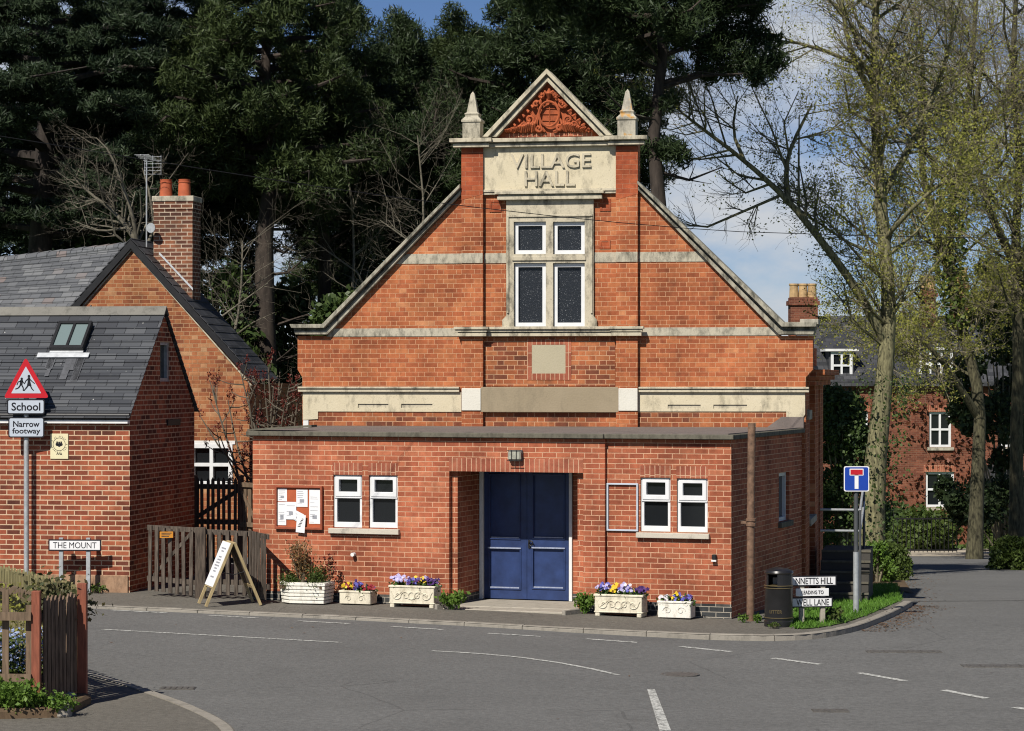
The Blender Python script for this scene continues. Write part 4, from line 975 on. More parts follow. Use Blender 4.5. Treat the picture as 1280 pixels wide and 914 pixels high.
# weathered kerb edgings either side of the step
for x_, a_ in ((ef.X(558, -0.45), 0.5), (ef.X(716, -0.4), 0.3)):
    eg = MB(); eg.box(-0.03, 0.03, -0.22, 0.22, -0.04, 0.07); w_ = ef.W(x_, -0.45); o = eg.build("edging_stone", M['kerb'], bevel=0.01, loc=(w_.x, w_.y, g_pave(w_.x, w_.y) + 0.0), rot=(0, 0, -R(19) - a_))
    tag(o, "loose edging stone by the weeds left of the doorstep" if x_ < -4 else "loose edging stone by the weeds right of the doorstep", "edging stone")

# ---- fittings on the extension
def on_wall(fr, name, label, cat, px, py, y, group=None):
    x, z = fr.L(px, py, y); w = fr.W(x, y, z); return thing(name, label, cat, w, -R(fr.deg), group)
ms = F / 38.2   # px per metre near the front
wl_t = on_wall(ef, "bulkhead_lamp", "rectangular bulkhead lamp above the blue doors", "wall lamp", 645.5, 569.5, 0.0)
MB().box(-0.11, 0.11, -0.05, -0.001, -0.085, 0.085).build("backplate", M['galv_dark'], wl_t, bevel=0.01)
MB().box(-0.105, 0.105, -0.12, -0.051, -0.07, 0.075).build("diffuser", mat_plain("lamp_glass", (0.34, 0.34, 0.28), rough=0.2, var=0.3, scale=20), wl_t, bevel=0.02)
cg = MB()
for k in (-0.04, 0.04): cg.box(k - 0.006, k + 0.006, -0.128, -0.1205, -0.075, 0.08)
cg.box(-0.11, 0.11, -0.128, -0.1205, -0.083, -0.071); cg.box(-0.11, 0.11, -0.128, -0.1205, 0.076, 0.086)
cg.build("guard", M['iron'], wl_t)

nb = on_wall(ef, "notice_board", "red framed notice board with white papers pinned on it", "notice board", 374.5, 634.5, 0.0)
s_ = F / 39.5
w2, h2 = 32.5 / s_, 27.5 / s_
MB().box(-w2 + 0.03, w2 - 0.03, -0.02, -0.001, -h2 + 0.03, h2 - 0.03).build("backing", M['board_back'], nb)
MB().prism([rloop((-w2, w2, -h2, h2)), rloop((-w2 + 0.035, w2 - 0.035, -h2 + 0.04, h2 - 0.035))], -0.06, -0.0005).build("frame", M['board_red'], nb, bevel=0.006)
def paper(px0, py0, px1, py1, k, rotd=0.0):
    c = ((px0 + px1) / 2 - 374.5, 634.5 - (py0 + py1) / 2); w, h = (px1 - px0) / s_ / 2, (py1 - py0) / s_ / 2
    mb = MB(); y = -0.0225 - 0.003 * k
    mb.box(-w, w, y - 0.0015, y, -h, h); o = mb.build("paper", M['paper'], nb, loc=(c[0] / s_, 0, c[1] / s_), rot=(0, R(rotd), 0))
    ink = MB(); rr = random.Random(int(px0 * 7 + py0))
    zz = h * 0.8
    while zz > -h * 0.8:
        if rr.random() < 0.7:
            a = -w * 0.8; b = a + w * 1.6 * rr.uniform(0.4, 1.0); ink.box(a, b, y - 0.0025, y - 0.0016, zz - 0.007, zz)
        zz -= 0.03
    if rr.random() < 0.7: ink.box(-w * 0.4, w * 0.4, y - 0.0025, y - 0.0016, -h * 0.5, -h * 0.1)
    ink.build("print", M['ink'], o)
paper(345.5, 611, 358, 627, 0); paper(345.5, 628, 357, 657, 1); paper(371, 612, 386.5, 633.5, 2); paper(356.5, 627.5, 371, 649.5, 3); paper(388.5, 611.5, 403.5, 631.5, 0); paper(388.5, 630.5, 403.5, 654.5, 1); paper(368, 640, 380, 652, 4, 25)
pp = MB(); pp.box(-0.075, 0.075, -0.068, -0.064, -0.14, 0.14)
o = pp.build("paper", M['paper'], nb, loc=((378.5 - 374.5) / s_, 0, (634.5 - 654.5) / s_), rot=(0, R(5), 0))
ik = MB()
for k in range(6): ik.box(-0.05 + 0.012 * k, 0.0 + 0.008 * k, -0.0690, -0.0682, -0.05 + 0.024 * k, -0.037 + 0.024 * k)
ik.build("print", M['sign_black'], o)

ef_t = on_wall(ef, "empty_frame", "empty thin white metal frame fixed on bare brick beside the window", "frame", 778.5, 634, SB)
s2_ = F / 38.0
w2, h2 = 20.5 / s2_, 30 / s2_
MB().prism([rloop((-w2, w2, -h2, h2)), rloop((-w2 + 0.027, w2 - 0.027, -h2 + 0.027, h2 - 0.027))], -0.035, -0.001).build("rim", M['sign_grey'], ef_t, bevel=0.005)
v1 = on_wall(ef, "wall_vent", "small white pipe outlet low on the brick left of the doors", "vent", 443, 693, 0.0)
MB().tube([(0, -0.09, 0.0), (0, -0.001, 0.0)], 0.03, 12).build("outlet", M['white_paint'], v1)
v2 = on_wall(ef, "wall_vent", "small black and white vent cowl on the right end of the brick front", "vent", 893.5, 698, SB)
MB().box(-0.035, 0.035, -0.06, -0.001, -0.02, 0.06).build("cowl", M['iron'], v2, bevel=0.012); MB().box(-0.036, 0.036, -0.075, -0.001, -0.045, -0.021).build("lip", M['white_paint'], v2)

# brown post beside the corner
p = gnd(938, 776, g_pave); zt_ = at(938, 529, p.y).z
bp = thing("brown_pipe", "tall rusty brown metal pipe with a collar standing at the extension corner", "pipe", (p.x, p.y, p.z))
hh = zt_ - p.z
MB().tube([(0, 0, -0.1), (0.005, 0, hh * 0.5), (0.02, 0, hh)], 0.058, 16).build("shaft", M['rust'], bp, smooth=True)
zc_ = at(938, 653, p.y).z - p.z
cl = MB().lathe([(0.062, zc_ - 0.06), (0.075, zc_ - 0.055), (0.075, zc_ - 0.02), (0.066, zc_ - 0.015), (0.066, zc_ + 0.015), (0.078, zc_ + 0.02), (0.078, zc_ + 0.055), (0.062, zc_ + 0.06)], 0.01, 0, 16)
cl.box(-0.14, -0.06, -0.02, 0.02, zc_ - 0.02, zc_ + 0.02); cl.build("collar", M['rust'], bp)

# ------------------------------------------------------------------ left annex with slate roof
af = Fr(-6.25, 41.2, 10.0)
ann = af.root("brick_annex", "small red brick outbuilding with slate roof and a roof light", "outbuilding")
dA_ = 3.55; LA = -9.0; ze = 3.02; zr_ = 4.70; ym = dA_ / 2
mb = MB()
mb.box(LA, -0.3, 0, 0.3, -0.2, ze - 0.12)
gab_hole = [(1.47, 3.52), (2.0, 3.52), (2.0, 4.22), (1.47, 4.22)]
yg0, zg0 = af.S(200, 477, 0); yg1, zg1 = af.S(212, 428, 0)
gh = [(yg0, zg0), (yg1, zg0), (yg1, zg1), (yg0, zg1)]
mb.prism([[(0, -0.4), (dA_, -0.4), (dA_, ze), (ym, zr_ - 0.02), (0, ze)], gh], -0.3, 0.0, axis='x')
mb.box(LA, -0.3, dA_ - 0.3, dA_, -0.2, ze - 0.12); mb.box(LA, LA + 0.3, 0.3, dA_ - 0.3, -0.2, ze)
mb.build("wall", M['annex_brick'], ann)
gw = MB().prism([gh, [(gh[0][0] + 0.07, zg0 + 0.06), (gh[1][0] - 0.07, zg0 + 0.06), (gh[1][0] - 0.07, zg1 - 0.05), (gh[0][0] + 0.07, zg1 - 0.05)]], -0.1, -0.02, axis='x').build("window", M['galv'], ann)
MB().box(-0.09, -0.08, yg0 + 0.05, yg1 - 0.05, zg0 + 0.05, zg1 - 0.04).build("pane", M['glass'], gw)
yv, zv = af.S(216, 528, 0); MB().box(0.0005, 0.03, yv - 0.35, yv + 0.35, zv - 0.05, zv + 0.05).build("vent_slot", M['iron'], ann)
# white eaves board and gutter
MB().box(LA, 0.0, -0.115, -0.001, af.Z(100, 529.3, -0.1), af.Z(100, 525.0, -0.1)).build("eaves_board", M['white_paint'], ann)
gt = MB(); gt.tube([(LA, -0.11, af.Z(100, 519.5, -0.11)), (0.04, -0.11, af.Z(100, 519.5, -0.11))], 0.05, 10); gt.build("gutter", M['iron'], ann, smooth=True)
MB().box(LA, -0.01, -0.08, -0.0305, af.Z(100, 524.6, -0.08), ze - 0.02).build("soffit_board", M['iron'], ann)
# plinth render at the foot of the wall
MB().box(LA, -0.02, -0.03, -0.001, -0.2, af.Z(150, 719)).build("rough_plinth", mat_stone("rough_plinth", (0.30, 0.17, 0.10), (0.42, 0.28, 0.18), dirt=(0.10, 0.06, 0.04), dirt_amt=0.7, lo=0.45, scale=4), ann, bevel=0.012)
# slate courses laid one over the other
def slate_roof(name, parent, m, x0, x1, ya, za, yb, zb, course=0.165, th=0.018, over=0.03, axis='y'):
    n = int(math.hypot(yb - ya, zb - za) / course); mb = MB(); rr = random.Random(3)
    dy, dz = (yb - ya) / n, (zb - za) / n; ln = math.hypot(dy, dz); ny_, nz_ = -dz / ln, dy / ln
    if nz_ < 0: ny_, nz_ = -ny_, -nz_
    for k in range(n):
        y0_, z0_ = ya + dy * k, za + dz * k; y1_, z1_ = ya + dy * (k + 1.08), za + dz * (k + 1.08)
        lift0, lift1 = th * 1.6, th * 0.4
        pr4 = [(y0_ + ny_ * lift0, z0_ + nz_ * lift0), (y1_ + ny_ * lift1, z1_ + nz_ * lift1), (y1_ + ny_ * (lift1 - th), z1_ + nz_ * (lift1 - th)), (y0_ + ny_ * (lift0 - th), z0_ + nz_ * (lift0 - th))]
        if axis == 'y':
            mb.add([(x0, *q) for q in pr4] + [(x1, *q) for q in pr4], [(0, 1, 5, 4), (1, 2, 6, 5), (2, 3, 7, 6), (3, 0, 4, 7), (0, 3, 2, 1), (4, 5, 6, 7)])
        else:
            mb.add([(q[0], x0, q[1]) for q in pr4] + [(q[0], x1, q[1]) for q in pr4], [(0, 1, 5, 4), (1, 2, 6, 5), (2, 3, 7, 6), (3, 0, 4, 7), (0, 3, 2, 1), (4, 5, 6, 7)])
    return mb.build(name, m, parent)
py = (zr_ - ze) / ym
rf_ = slate_roof("roof", ann, M['slate'], LA, 0.05, -0.16, ze - 0.16 * py + 0.03, ym + 0.01, zr_ + 0.03)
slate_roof("roof", ann, M['slate'], LA, 0.05, dA_ + 0.1, ze - 0.1 * py + 0.03, ym - 0.01, zr_ + 0.03)
rd = MB(); rd.prism([[(ym - 0.14, zr_ - 0.06), (ym, zr_ + 0.09), (ym + 0.14, zr_ - 0.06), (ym + 0.12, zr_ - 0.075), (ym, zr_ + 0.06), (ym - 0.12, zr_ - 0.075)]], LA, 0.06, axis='x'); rd.build("ridge_tiles", mat_stone("ridge_tile", (0.15, 0.145, 0.13), (0.24, 0.23, 0.20), dirt_amt=0.6), rf_)
# skylight on the front slope
def slope_pt(px, py_, lift=0.0):
    """pixel on the annex front slope -> local point"""
    r = ray(px, py_); n = (af.v * -py + Vector((0, 0, 1))); n.normalize()
    P0 = af.W(0, 0, ze + 0.03) + n * lift; O = Vector((0, 0, H)); t = (P0 - O).dot(n) / r.dot(n); w = O + r * t; x, y = af.loc(w); return Vector((x, y, w.z))
nrm = Vector((0, -py, 1)).normalized()
q = [slope_pt(63.5, 441.5), slope_pt(107, 441.5), slope_pt(115.5, 408), slope_pt(76, 408)]
# square it up in the slope plane
cxs = sum(p_.x for p_ in q) / 4; hw = ((q[1].x - q[0].x) + (q[2].x - q[3].x)) / 4
y0s, y1s = (q[0].y + q[1].y) / 2, (q[2].y + q[3].y) / 2
def slab(mb, xa, xb, ya, yb, l0, l1):
    vs = []
    for l in (l0, l1):
        for (x, y) in ((xa, ya), (xb, ya), (xb, yb), (xa, yb)): vs.append(Vector((x, y, ze + 0.03 + y * py)) + nrm * l)
    mb.add(vs, [(0, 3, 2, 1), (4, 5, 6, 7), (0, 1, 5, 4), (1, 2, 6, 5), (2, 3, 7, 6), (3, 0, 4, 7)])
sk = MB(); t_ = 0.045
slab(sk, cxs - hw, cxs + hw, y0s, y0s + t_, 0.03, 0.13); slab(sk, cxs - hw, cxs + hw, y1s - t_, y1s, 0.03, 0.13)
slab(sk, cxs - hw, cxs - hw + t_, y0s + t_, y1s - t_, 0.03, 0.13); slab(sk, cxs + hw - t_, cxs + hw, y0s + t_, y1s - t_, 0.03, 0.13); slab(sk, cxs - 0.02, cxs + 0.02, y0s + t_, y1s - t_, 0.03, 0.125)
skl = sk.build("roof_light", M['iron'], ann)
for a, b in ((cxs - hw + t_, cxs - 0.02), (cxs + 0.02, cxs + hw - t_)):
    g_ = MB(); slab(g_, a, b, y0s + t_, y1s - t_, 0.085, 0.1); g_.build("pane", M['glass_sky'], skl)
fl_ = MB(); slab(fl_, cxs - hw - 0.2, cxs + hw + 0.12, y0s - 0.11, y0s - 0.03, 0.035, 0.05); slab(fl_, cxs - hw, cxs + hw, y0s - 0.03, y0s, 0.035, 0.055); fl_.build("lead_apron", M['lead'], skl)
# pale streaks washed down from the lead
sw = MB(); rr = random.Random(4)
for k in range(9):
    xx = cxs - hw + rr.uniform(-0.1, 2 * hw); ln = rr.uniform(0.15, 0.45)
    slab(sw, xx, xx + rr.uniform(0.05, 0.13), y0s - 0.12 - ln, y0s - 0.12, 0.030, 0.0312)
sw.build("lead_streak", mat_plain("lead_streak", (0.085, 0.089, 0.098), rough=0.7, var=0.3, scale=10), skl)

# plaque on the annex wall
pq = on_wall(af, "wall_plaque", "cream square plaque with a round black emblem on the annex brick", "plaque", 74.5, 558, 0.0)
sA = F / 42.2
MB().box(-11.5 / sA, 11.5 / sA, -0.02, -0.001, -15.5 / sA, 15.5 / sA).build("plate", M['sign_cream'], pq, bevel=0.004)
em = MB(); cz = 2.5 / sA
em.tube([(0.105 * math.cos(t), -0.0215, cz + 0.105 * math.sin(t)) for t in np.linspace(0, 2 * math.pi, 33)], 0.004, 4, cap=False)
for k in range(28):
    t = 2 * math.pi * k / 28
    if rng.random() < 0.8: em.tube([(0.122 * math.cos(t), -0.0215, cz + 0.122 * math.sin(t)), (0.14 * math.cos(t), -0.0215, cz + 0.14 * math.sin(t))], 0.0045, 4)
for dx_, dz_, r_ in ((-0.035, 0.0, 0.026), (0.0, -0.01, 0.03), (0.035, 0.0, 0.026), (-0.035, 0.035, 0.014), (0.0, 0.03, 0.015), (0.035, 0.035, 0.014)):
    em.tube([(dx_, -0.0245, cz + dz_), (dx_, -0.0205, cz + dz_)], r_, 12)
em.build("emblem", M['sign_black'], pq)
text_mesh("Area", M['sign_black'], pq, 0.0, -9.0 / sA, -0.0205, 0.035, 0.10, depth=0.002, bold=0.02)

# ------------------------------------------------------------------ older house behind with gable and chimney
of = Fr(-5.19, 49.8, 8.0)
oh = of.root("gabled_house", "old orange brick house with black verges and a chimney behind the annex", "house")
xa_ = of.L(165, 300); xr_ = of.L(314.5, 468); half = xr_[0] - xa_[0]
x_l = xa_[0] - half; zE = xr_[1]; zA = xa_[1]; DG = 1.7
wq_ = rect(of, 238, 555, 291, 607)
MB().prism([[(x_l + 0.1, -0.2), (0, -0.2), (0, zE - 0.05), (xa_[0], zA - 0.12), (x_l + 0.1, zE)], rloop(wq_)], 0, 0.3).box(-0.3, 0, 0.3, DG + 6, -0.2, zE - 0.2).build("wall", M['house_brick'], oh)
casement(oh, wq_, 0.085, -0.03, 0.08, M['white'], M['glass'], bars_v=1, bars_h=1, bw=0.07)
r = rect(of, 236, 551, 294, 555.3); MB().box(r[0], r[1], -0.02, -0.0005, r[2], r[3]).build("lintel", M['white_paint'], oh)
vg = MB()
for sx, xe in ((1, xr_[0] + 0.08), (-1, x_l - 0.08)):
    vg.prism([[(xa_[0], zA), (xe, zE - 0.06), (xe, zE - 0.22), (xa_[0], zA - 0.17)]], -0.09, -0.005)
vg.build("verge_board", M['iron'], oh)
mt = MB()
for xe in (xr_[0] + 0.02, x_l): mt.prism([[(xa_[0], zA - 0.172), (xe, zE - 0.222), (xe, zE - 0.26), (xa_[0], zA - 0.21)]], -0.02, -0.001)
mt.build("verge_mortar", M['stone'], oh)
slate_roof("roof", oh, M['slate_dark'], -0.09, DG, xr_[0] + 0.13, zE - 0.1, xa_[0], zA + 0.02, course=0.2, th=0.010, axis='x')
slate_roof("roof", oh, M['slate_dark'], -0.09, DG, x_l - 0.13, zE - 0.1, xa_[0], zA + 0.02, axis='x')
MB().prism([[(x_l, zE), (0, zE), (xa_[0], zA - 0.1)]], DG - 0.15, DG - 0.01).build("rear_gable", M['house_brick'], oh)
# long main roof running off to the left
def wl_(px, py_, Y): w = at(px, py_, Y); x, y = of.loc(w); return (x, y, w.z)
ra, rb = wl_(168, 307, 51.6), wl_(-30, 329, 56.0)
ea, eb_ = wl_(100, 404, 49.9), wl_(-60, 404, 53.0)
mr_ = MB(); nC = 15
for k in range(nC):
    t0, t1 = k / nC, min(1.0, (k + 1.06) / nC)
    lp = lambda a, b, t, l: (a[0] + (b[0] - a[0]) * t, a[1] + (b[1] - a[1]) * t - l * 0.6, a[2] + (b[2] - a[2]) * t + l)
    vs = [lp(ea, ra, t0, 0.03), lp(eb_, rb, t0, 0.03), lp(eb_, rb, t1, 0.008), lp(ea, ra, t1, 0.008), lp(ea, ra, t0, 0.0), lp(eb_, rb, t0, 0.0), lp(eb_, rb, t1, -0.02), lp(ea, ra, t1, -0.02)]
    mr_.add(vs, [(0, 1, 2, 3), (4, 7, 6, 5), (0, 4, 5, 1), (1, 5, 6, 2), (2, 6, 7, 3), (3, 7, 4, 0)])
mrf = mr_.build("main_roof", M['slate_old'], oh)
rdm = MB(); npn = 14
for k in range(npn):
    a = Vector(rb).lerp(Vector(ra), k / npn); b = Vector(rb).lerp(Vector(ra), (k + 0.96) / npn); rdm.tube([a + Vector((0, 0, -0.03)), b + Vector((0, 0, -0.015))], 0.11, 8)
rdm.build("ridge_tiles", M['slate_old'], mrf, smooth=True)
MB().prism([[(ea[0], ea[1] + 0.1), (eb_[0], eb_[1] + 0.1), (eb_[0], eb_[1] + 0.4), (ea[0], ea[1] + 0.4)]], -0.2, ea[2] - 0.05, axis='z').build("wing_wall", M['house_brick'], oh)
# chimney with two red pots
cy0 = 0.45; cr = rect(of, 192, 246, 240.5, 360, cy0); cb = MB()
cb.box(cr[0], cr[1], cy0, cy0 + 0.62, zE + 0.6, of.Z(216, 262, cy0)); cb.box(cr[0] - 0.015, cr[1] + 0.015, cy0 - 0.015, cy0 + 0.635, of.Z(216, 262, cy0), of.Z(216, 252, cy0))
chm = cb.build("chimney", M['stack_brick'], oh)
MB().box(cr[0] - 0.03, cr[1] + 0.03, cy0 - 0.03, cy0 + 0.65, of.Z(216, 252, cy0) + 0.001, of.Z(216, 245, cy0)).build("chimney_cap", M['stone_grey'], chm, bevel=0.01)
for pxp in (207.5, 230.5):
    x_ = of.X(pxp, cy0 + 0.3); zb_p, zt_p = of.Z(216, 246, cy0 + 0.3), of.Z(216, 224.5, cy0 + 0.3); h_ = zt_p - zb_p
    MB().lathe([(0.13, zb_p), (0.12, zb_p + h_ * 0.7), (0.115, zb_p + h_ * 0.78), (0.128, zb_p + h_ * 0.8), (0.128, zb_p + h_ * 0.86), (0.112, zb_p + h_ * 0.87), (0.12, zb_p + h_), (0.09, zb_p + h_), (0.085, zb_p + h_ * 0.6)], x_, cy0 + 0.3, 16).build("chimney_pot", M['pot'], chm, smooth=True)
fl2 = MB(); e0, e1 = of.L(199, 315, cy0 - 0.02), of.L(241, 360, cy0 - 0.02)
fl2.prism([[e0, e1, (e1[0], e1[1] - 0.05), (e0[0], e0[1] - 0.05)]], cy0 - 0.022, cy0 - 0.001); fl2.build("lead_flashing", M['lead'], chm)
# television aerial strapped to the stack
ta = thing("tv_aerial", "metal television aerial on a pole beside the red chimney pots", "aerial", of.W(of.X(185, cy0), cy0 - 0.1, of.Z(185, 297, cy0)), -R(8))
zz_ = of.Z(185, 197, cy0) - of.Z(185, 297, cy0)
MB().tube([(0, 0, -0.2), (0, 0, zz_)], 0.016, 8).build("mast", M['galv'], ta)
bm_ = MB(); bm_.tube([(-0.04, -0.3, zz_ + 0.02), (0.06, 0.3, zz_ - 0.06)], 0.011, 6)
for k in range(7): t = k / 6; bm_.tube([(-0.16 + 0.04 * t, -0.3 + 0.6 * t, zz_ + 0.02 - 0.08 * t), (0.14 + 0.04 * t, -0.3 + 0.6 * t, zz_ + 0.02 - 0.08 * t)], 0.0045, 5)
for k in range(6): bm_.tube([(-0.14, 0.3, zz_ - 0.32 + 0.07 * k), (0.22, 0.3, zz_ - 0.32 + 0.07 * k)], 0.0045, 5)
for xx in (-0.13, 0.04, 0.21): bm_.tube([(xx, 0.305, zz_ - 0.34), (xx, 0.305, zz_ + 0.06)], 0.005, 5)
bm_.build("boom", M['galv'], ta)
dsh = MB(); dc = Vector((0.12, -0.1, 0.18)); dsh.tube([dc + Vector((0, -0.02, 0)), dc + Vector((0.02, 0.05, 0))], [0.10, 0.07], 14); dsh.build("dish", M['galv'], ta)

# ------------------------------------------------------------------ fences on the left
def picket_run(mb, a, b, n, w, th, hfun, base_fn, pointed=True, gap0=0.0, tilt=0.015, rr=rng):
    """pickets from a to b (world xy), each w wide; heights from hfun(t)"""
    a, b = Vector((a[0], a[1], 0)), Vector((b[0], b[1], 0)); d = (b - a); d.normalize(); nn = Vector((d.y, -d.x, 0))
    for k in range(n):
        t = (k + 0.5) / n; c = a.lerp(b, t); z0_ = base_fn(t) + gap0; h = hfun(t) + rr.uniform(-0.02, 0.02); lean = rr.uniform(-tilt, tilt)
        ww = w * rr.uniform(0.9, 1.08)
        pts = [(-ww / 2, 0), (ww / 2, 0), (ww / 2 + lean, h - (0.05 if pointed else 0.0)), (lean, h) if pointed else (ww / 2 + lean, h), (-ww / 2 + lean, h - (0.05 if pointed else 0.0))] if pointed else [(-ww / 2, 0), (ww / 2, 0), (ww / 2 + lean, h), (-ww / 2 + lean, h + rr.uniform(-0.01, 0.01))]
        vs = [c + d * p_[0] + nn * (th / 2) + Vector((0, 0, z0_ + p_[1])) for p_ in pts] + [c + d * p_[0] - nn * (th / 2) + Vector((0, 0, z0_ + p_[1])) for p_ in pts]
        k_ = len(pts)
        mb.add(vs, [tuple(range(k_)), tuple(reversed(range(k_, 2 * k_)))] + [(i, i + k_, (i + 1) % k_ + k_, (i + 1) % k_) for i in range(k_)])
def rail(mb, a, b, z0_, z1_, h, th, off=0.0):
    a, b = Vector((a[0], a[1], 0)), Vector((b[0], b[1], 0)); d = (b - a).normalized(); nn = Vector((d.y, -d.x, 0)) * off; t2 = Vector((d.y, -d.x, 0)) * (th / 2)
    vs = []
    for p_, z in ((a, z0_), (b, z1_)):
        for s in (1, -1):
            for dz in (-h / 2, h / 2): vs.append(p_ + nn + t2 * s + Vector((0, 0, z + dz)))
    mb.add(vs, [(0, 1, 3, 2), (4, 6, 7, 5), (0, 4, 5, 1), (2, 3, 7, 6), (0, 2, 6, 4), (1, 5, 7, 3)])
# weathered gate between annex and extension
YG = 40.35
gA, gB = at(183, 700, YG + 0.25), at(243, 700, YG - 0.15)
gz = lambda t: 0.09
hz = at(210, 659, YG).z - 0.15
gate = thing("picket_gate", "weathered grey picket gate with an orange notice on it", "gate", (gA.x, gA.y, 0.1))
def loc_mb(): return MB()
def local_build(mb, name, m, root, **k):
    o = mb.build(name, m, root, **k); o.data.transform(Matrix.Translation(-Vector(root.location))); return o
mb = MB(); picket_run(mb, gA, gB, 7, 0.066, 0.022, lambda t: hz, lambda t: 0.15 - 0.06 * t, pointed=False, rr=random.Random(2)); local_build(mb, "pickets", M['wood_grey'], gate)
mb = MB(); rail(mb, gA, gB, 1.16, 1.14, 0.08, 0.03, -0.03); local_build(mb, "rail", M['wood_grey'], gate); mb = MB(); rail(mb, gA, gB, 0.34, 0.30, 0.08, 0.03, -0.03); local_build(mb, "rail", M['wood_grey'], gate); mb = MB(); rail(mb, (gA.x + 0.06, gA.y), (gB.x - 0.06, gB.y), 0.34, 1.1, 0.07, 0.026, -0.032); local_build(mb, "rail", M['wood_grey'], gate)
ntc = thing("orange_notice", "small orange notice screwed on the picket gate", "notice", at(208, 668.5, YG + 0.02 - 0.04), -R(-10))
MB().box(-0.105, 0.105, -0.012, 0.0, -0.05, 0.05).build("plate", M['sign_orange'], ntc)
nk = MB()
for k in range(3): nk.box(-0.08, 0.08 - 0.02 * k, -0.0145, -0.0125, 0.02 - 0.026 * k, 0.032 - 0.026 * k)
nk.build("print", M['wood_dark'], ntc)
fA, fB = at(246, 700, YG - 0.18), at(311, 700, YG - 0.45); fC = at(333, 700, YG - 1.25)
fen = thing("picket_fence", "weathered grey picket fence between the gate and the extension wall", "fence", (fA.x, fA.y, 0.1))
for q_ in (at(247.5, 700, YG - 0.2), at(254, 700, YG - 0.22)):
    mb = MB(); w_ = 0.042; mb.box(q_.x - w_, q_.x + w_, q_.y - 0.05, q_.y + 0.05, 0.0, hz + 0.16); local_build(mb, "post", M['wood_dark'], fen, bevel=0.006)
mb = MB(); picket_run(mb, at(259, 700, YG - 0.25), fB, 5, 0.064, 0.022, lambda t: hz - 0.02, lambda t: 0.12, pointed=False, rr=random.Random(4)); local_build(mb, "pickets", M['wood_grey'], fen)
mb = MB(); picket_run(mb, fB, fC, 6, 0.07, 0.022, lambda t: hz - 0.0 - 0.02 * t, lambda t: 0.12, pointed=False, rr=random.Random(5)); local_build(mb, "pickets", M['wood_grey'], fen)
mb = MB(); rail(mb, fA, fB, 1.12, 1.1, 0.08, 0.03, -0.035); local_build(mb, "rail", M['wood_grey'], fen); mb = MB(); rail(mb, fA, fB, 0.33, 0.32, 0.08, 0.03, -0.035); local_build(mb, "rail", M['wood_grey'], fen); mb = MB(); rail(mb, fB, fC, 1.1, 1.1, 0.08, 0.03, -0.035); local_build(mb, "rail", M['wood_grey'], fen); mb = MB(); rail(mb, fB, fC, 0.32, 0.32, 0.08, 0.03, -0.035); local_build(mb, "rail", M['wood_grey'], fen)
# tall dark gate further in, and the lit panel beside it
Y2 = 45.2
bA, bB = at(243, 640, Y2), at(297, 640, Y2 - 0.2)
tg = thing("tall_gate", "tall dark picket gate with a diagonal brace below the house window", "gate", (bA.x, bA.y, 0.05))
zg = at(270, 597, Y2).z
mb = MB(); picket_run(mb, bA, bB, 8, 0.055, 0.022, lambda t: zg - 0.08, lambda t: 0.08, pointed=True, rr=random.Random(6)); local_build(mb, "pickets", M['wood_dark'], tg)
mb = MB(); rail(mb, bA, bB, zg - 0.16, zg - 0.16, 0.09, 0.03, -0.03); local_build(mb, "rail", M['wood_dark'], tg); mb = MB(); rail(mb, bA, bB, at(270, 652, Y2).z, at(270, 652, Y2).z, 0.09, 0.03, -0.03); local_build(mb, "rail", M['wood_dark'], tg); mb = MB(); rail(mb, bA, bB, at(270, 648, Y2).z, zg - 0.22, 0.09, 0.026, -0.032); local_build(mb, "rail", M['wood_dark'], tg); mb = MB(); rail(mb, bA, bB, 0.3, 0.3, 0.09, 0.03, -0.03); local_build(mb, "rail", M['wood_dark'], tg)
for q_ in (bA, at(301, 640, Y2 - 0.2)):
    mb = MB(); mb.box(q_.x - 0.05, q_.x + 0.05, q_.y - 0.05, q_.y + 0.05, 0.0, zg + 0.04); local_build(mb, "post", M['wood_dark'], tg)
cA, cB = at(303, 640, Y2 - 0.6), at(322, 640, Y2 - 0.9)
pf = thing("fence_panel", "short pale wooden fence panel with a brace beside the tall dark gate", "fence", (cA.x, cA.y, 0.05))
mb = MB(); picket_run(mb, cA, cB, 3, 0.085, 0.02, lambda t: zg - 0.1, lambda t: 0.05, pointed=False, rr=random.Random(8)); local_build(mb, "boards", M['wood_fence'], pf)
mb = MB(); rail(mb, cA, cB, zg - 0.1, zg - 0.1, 0.08, 0.03, 0.03); local_build(mb, "rail", M['wood_fence'], pf); mb = MB(); rail(mb, cA, cB, zg - 0.2, zg - 0.75, 0.08, 0.03, 0.03); local_build(mb, "rail", M['wood_fence'], pf); mb = MB(); rail(mb, cA, cB, zg - 0.8, zg - 0.8, 0.08, 0.03, 0.03); local_build(mb, "rail", M['wood_fence'], pf)

# garden fence in the near left corner
zn = 1.34
nP = at(45.5, 740, 26.5); fP = at(103, 735, 27.35)
gf = thing("garden_fence", "brown picket fence with a red corner post round the near flower bed", "fence", (nP.x, nP.y, 0.1))
mb = MB(); mb.box(nP.x - 0.045, nP.x + 0.045, nP.y - 0.045, nP.y + 0.045, 0.0, zn); local_build(mb, "post", M['wood_red'], gf, bevel=0.006)
mb = MB(); mb.box(fP.x - 0.05, fP.x + 0.05, fP.y - 0.05, fP.y + 0.05, 0.0, zn + 0.01); local_build(mb, "post", M['wood_red'], gf, bevel=0.006)
sA_, sB_ = (nP.x + 0.06, nP.y + 0.06), (fP.x - 0.05, fP.y - 0.06)
mb = MB(); picket_run(mb, sA_, sB_, 9, 0.058, 0.02, lambda t: 1.07, lambda t: 0.19, pointed=True, rr=random.Random(9)); local_build(mb, "pickets", M['wood_brown'], gf)
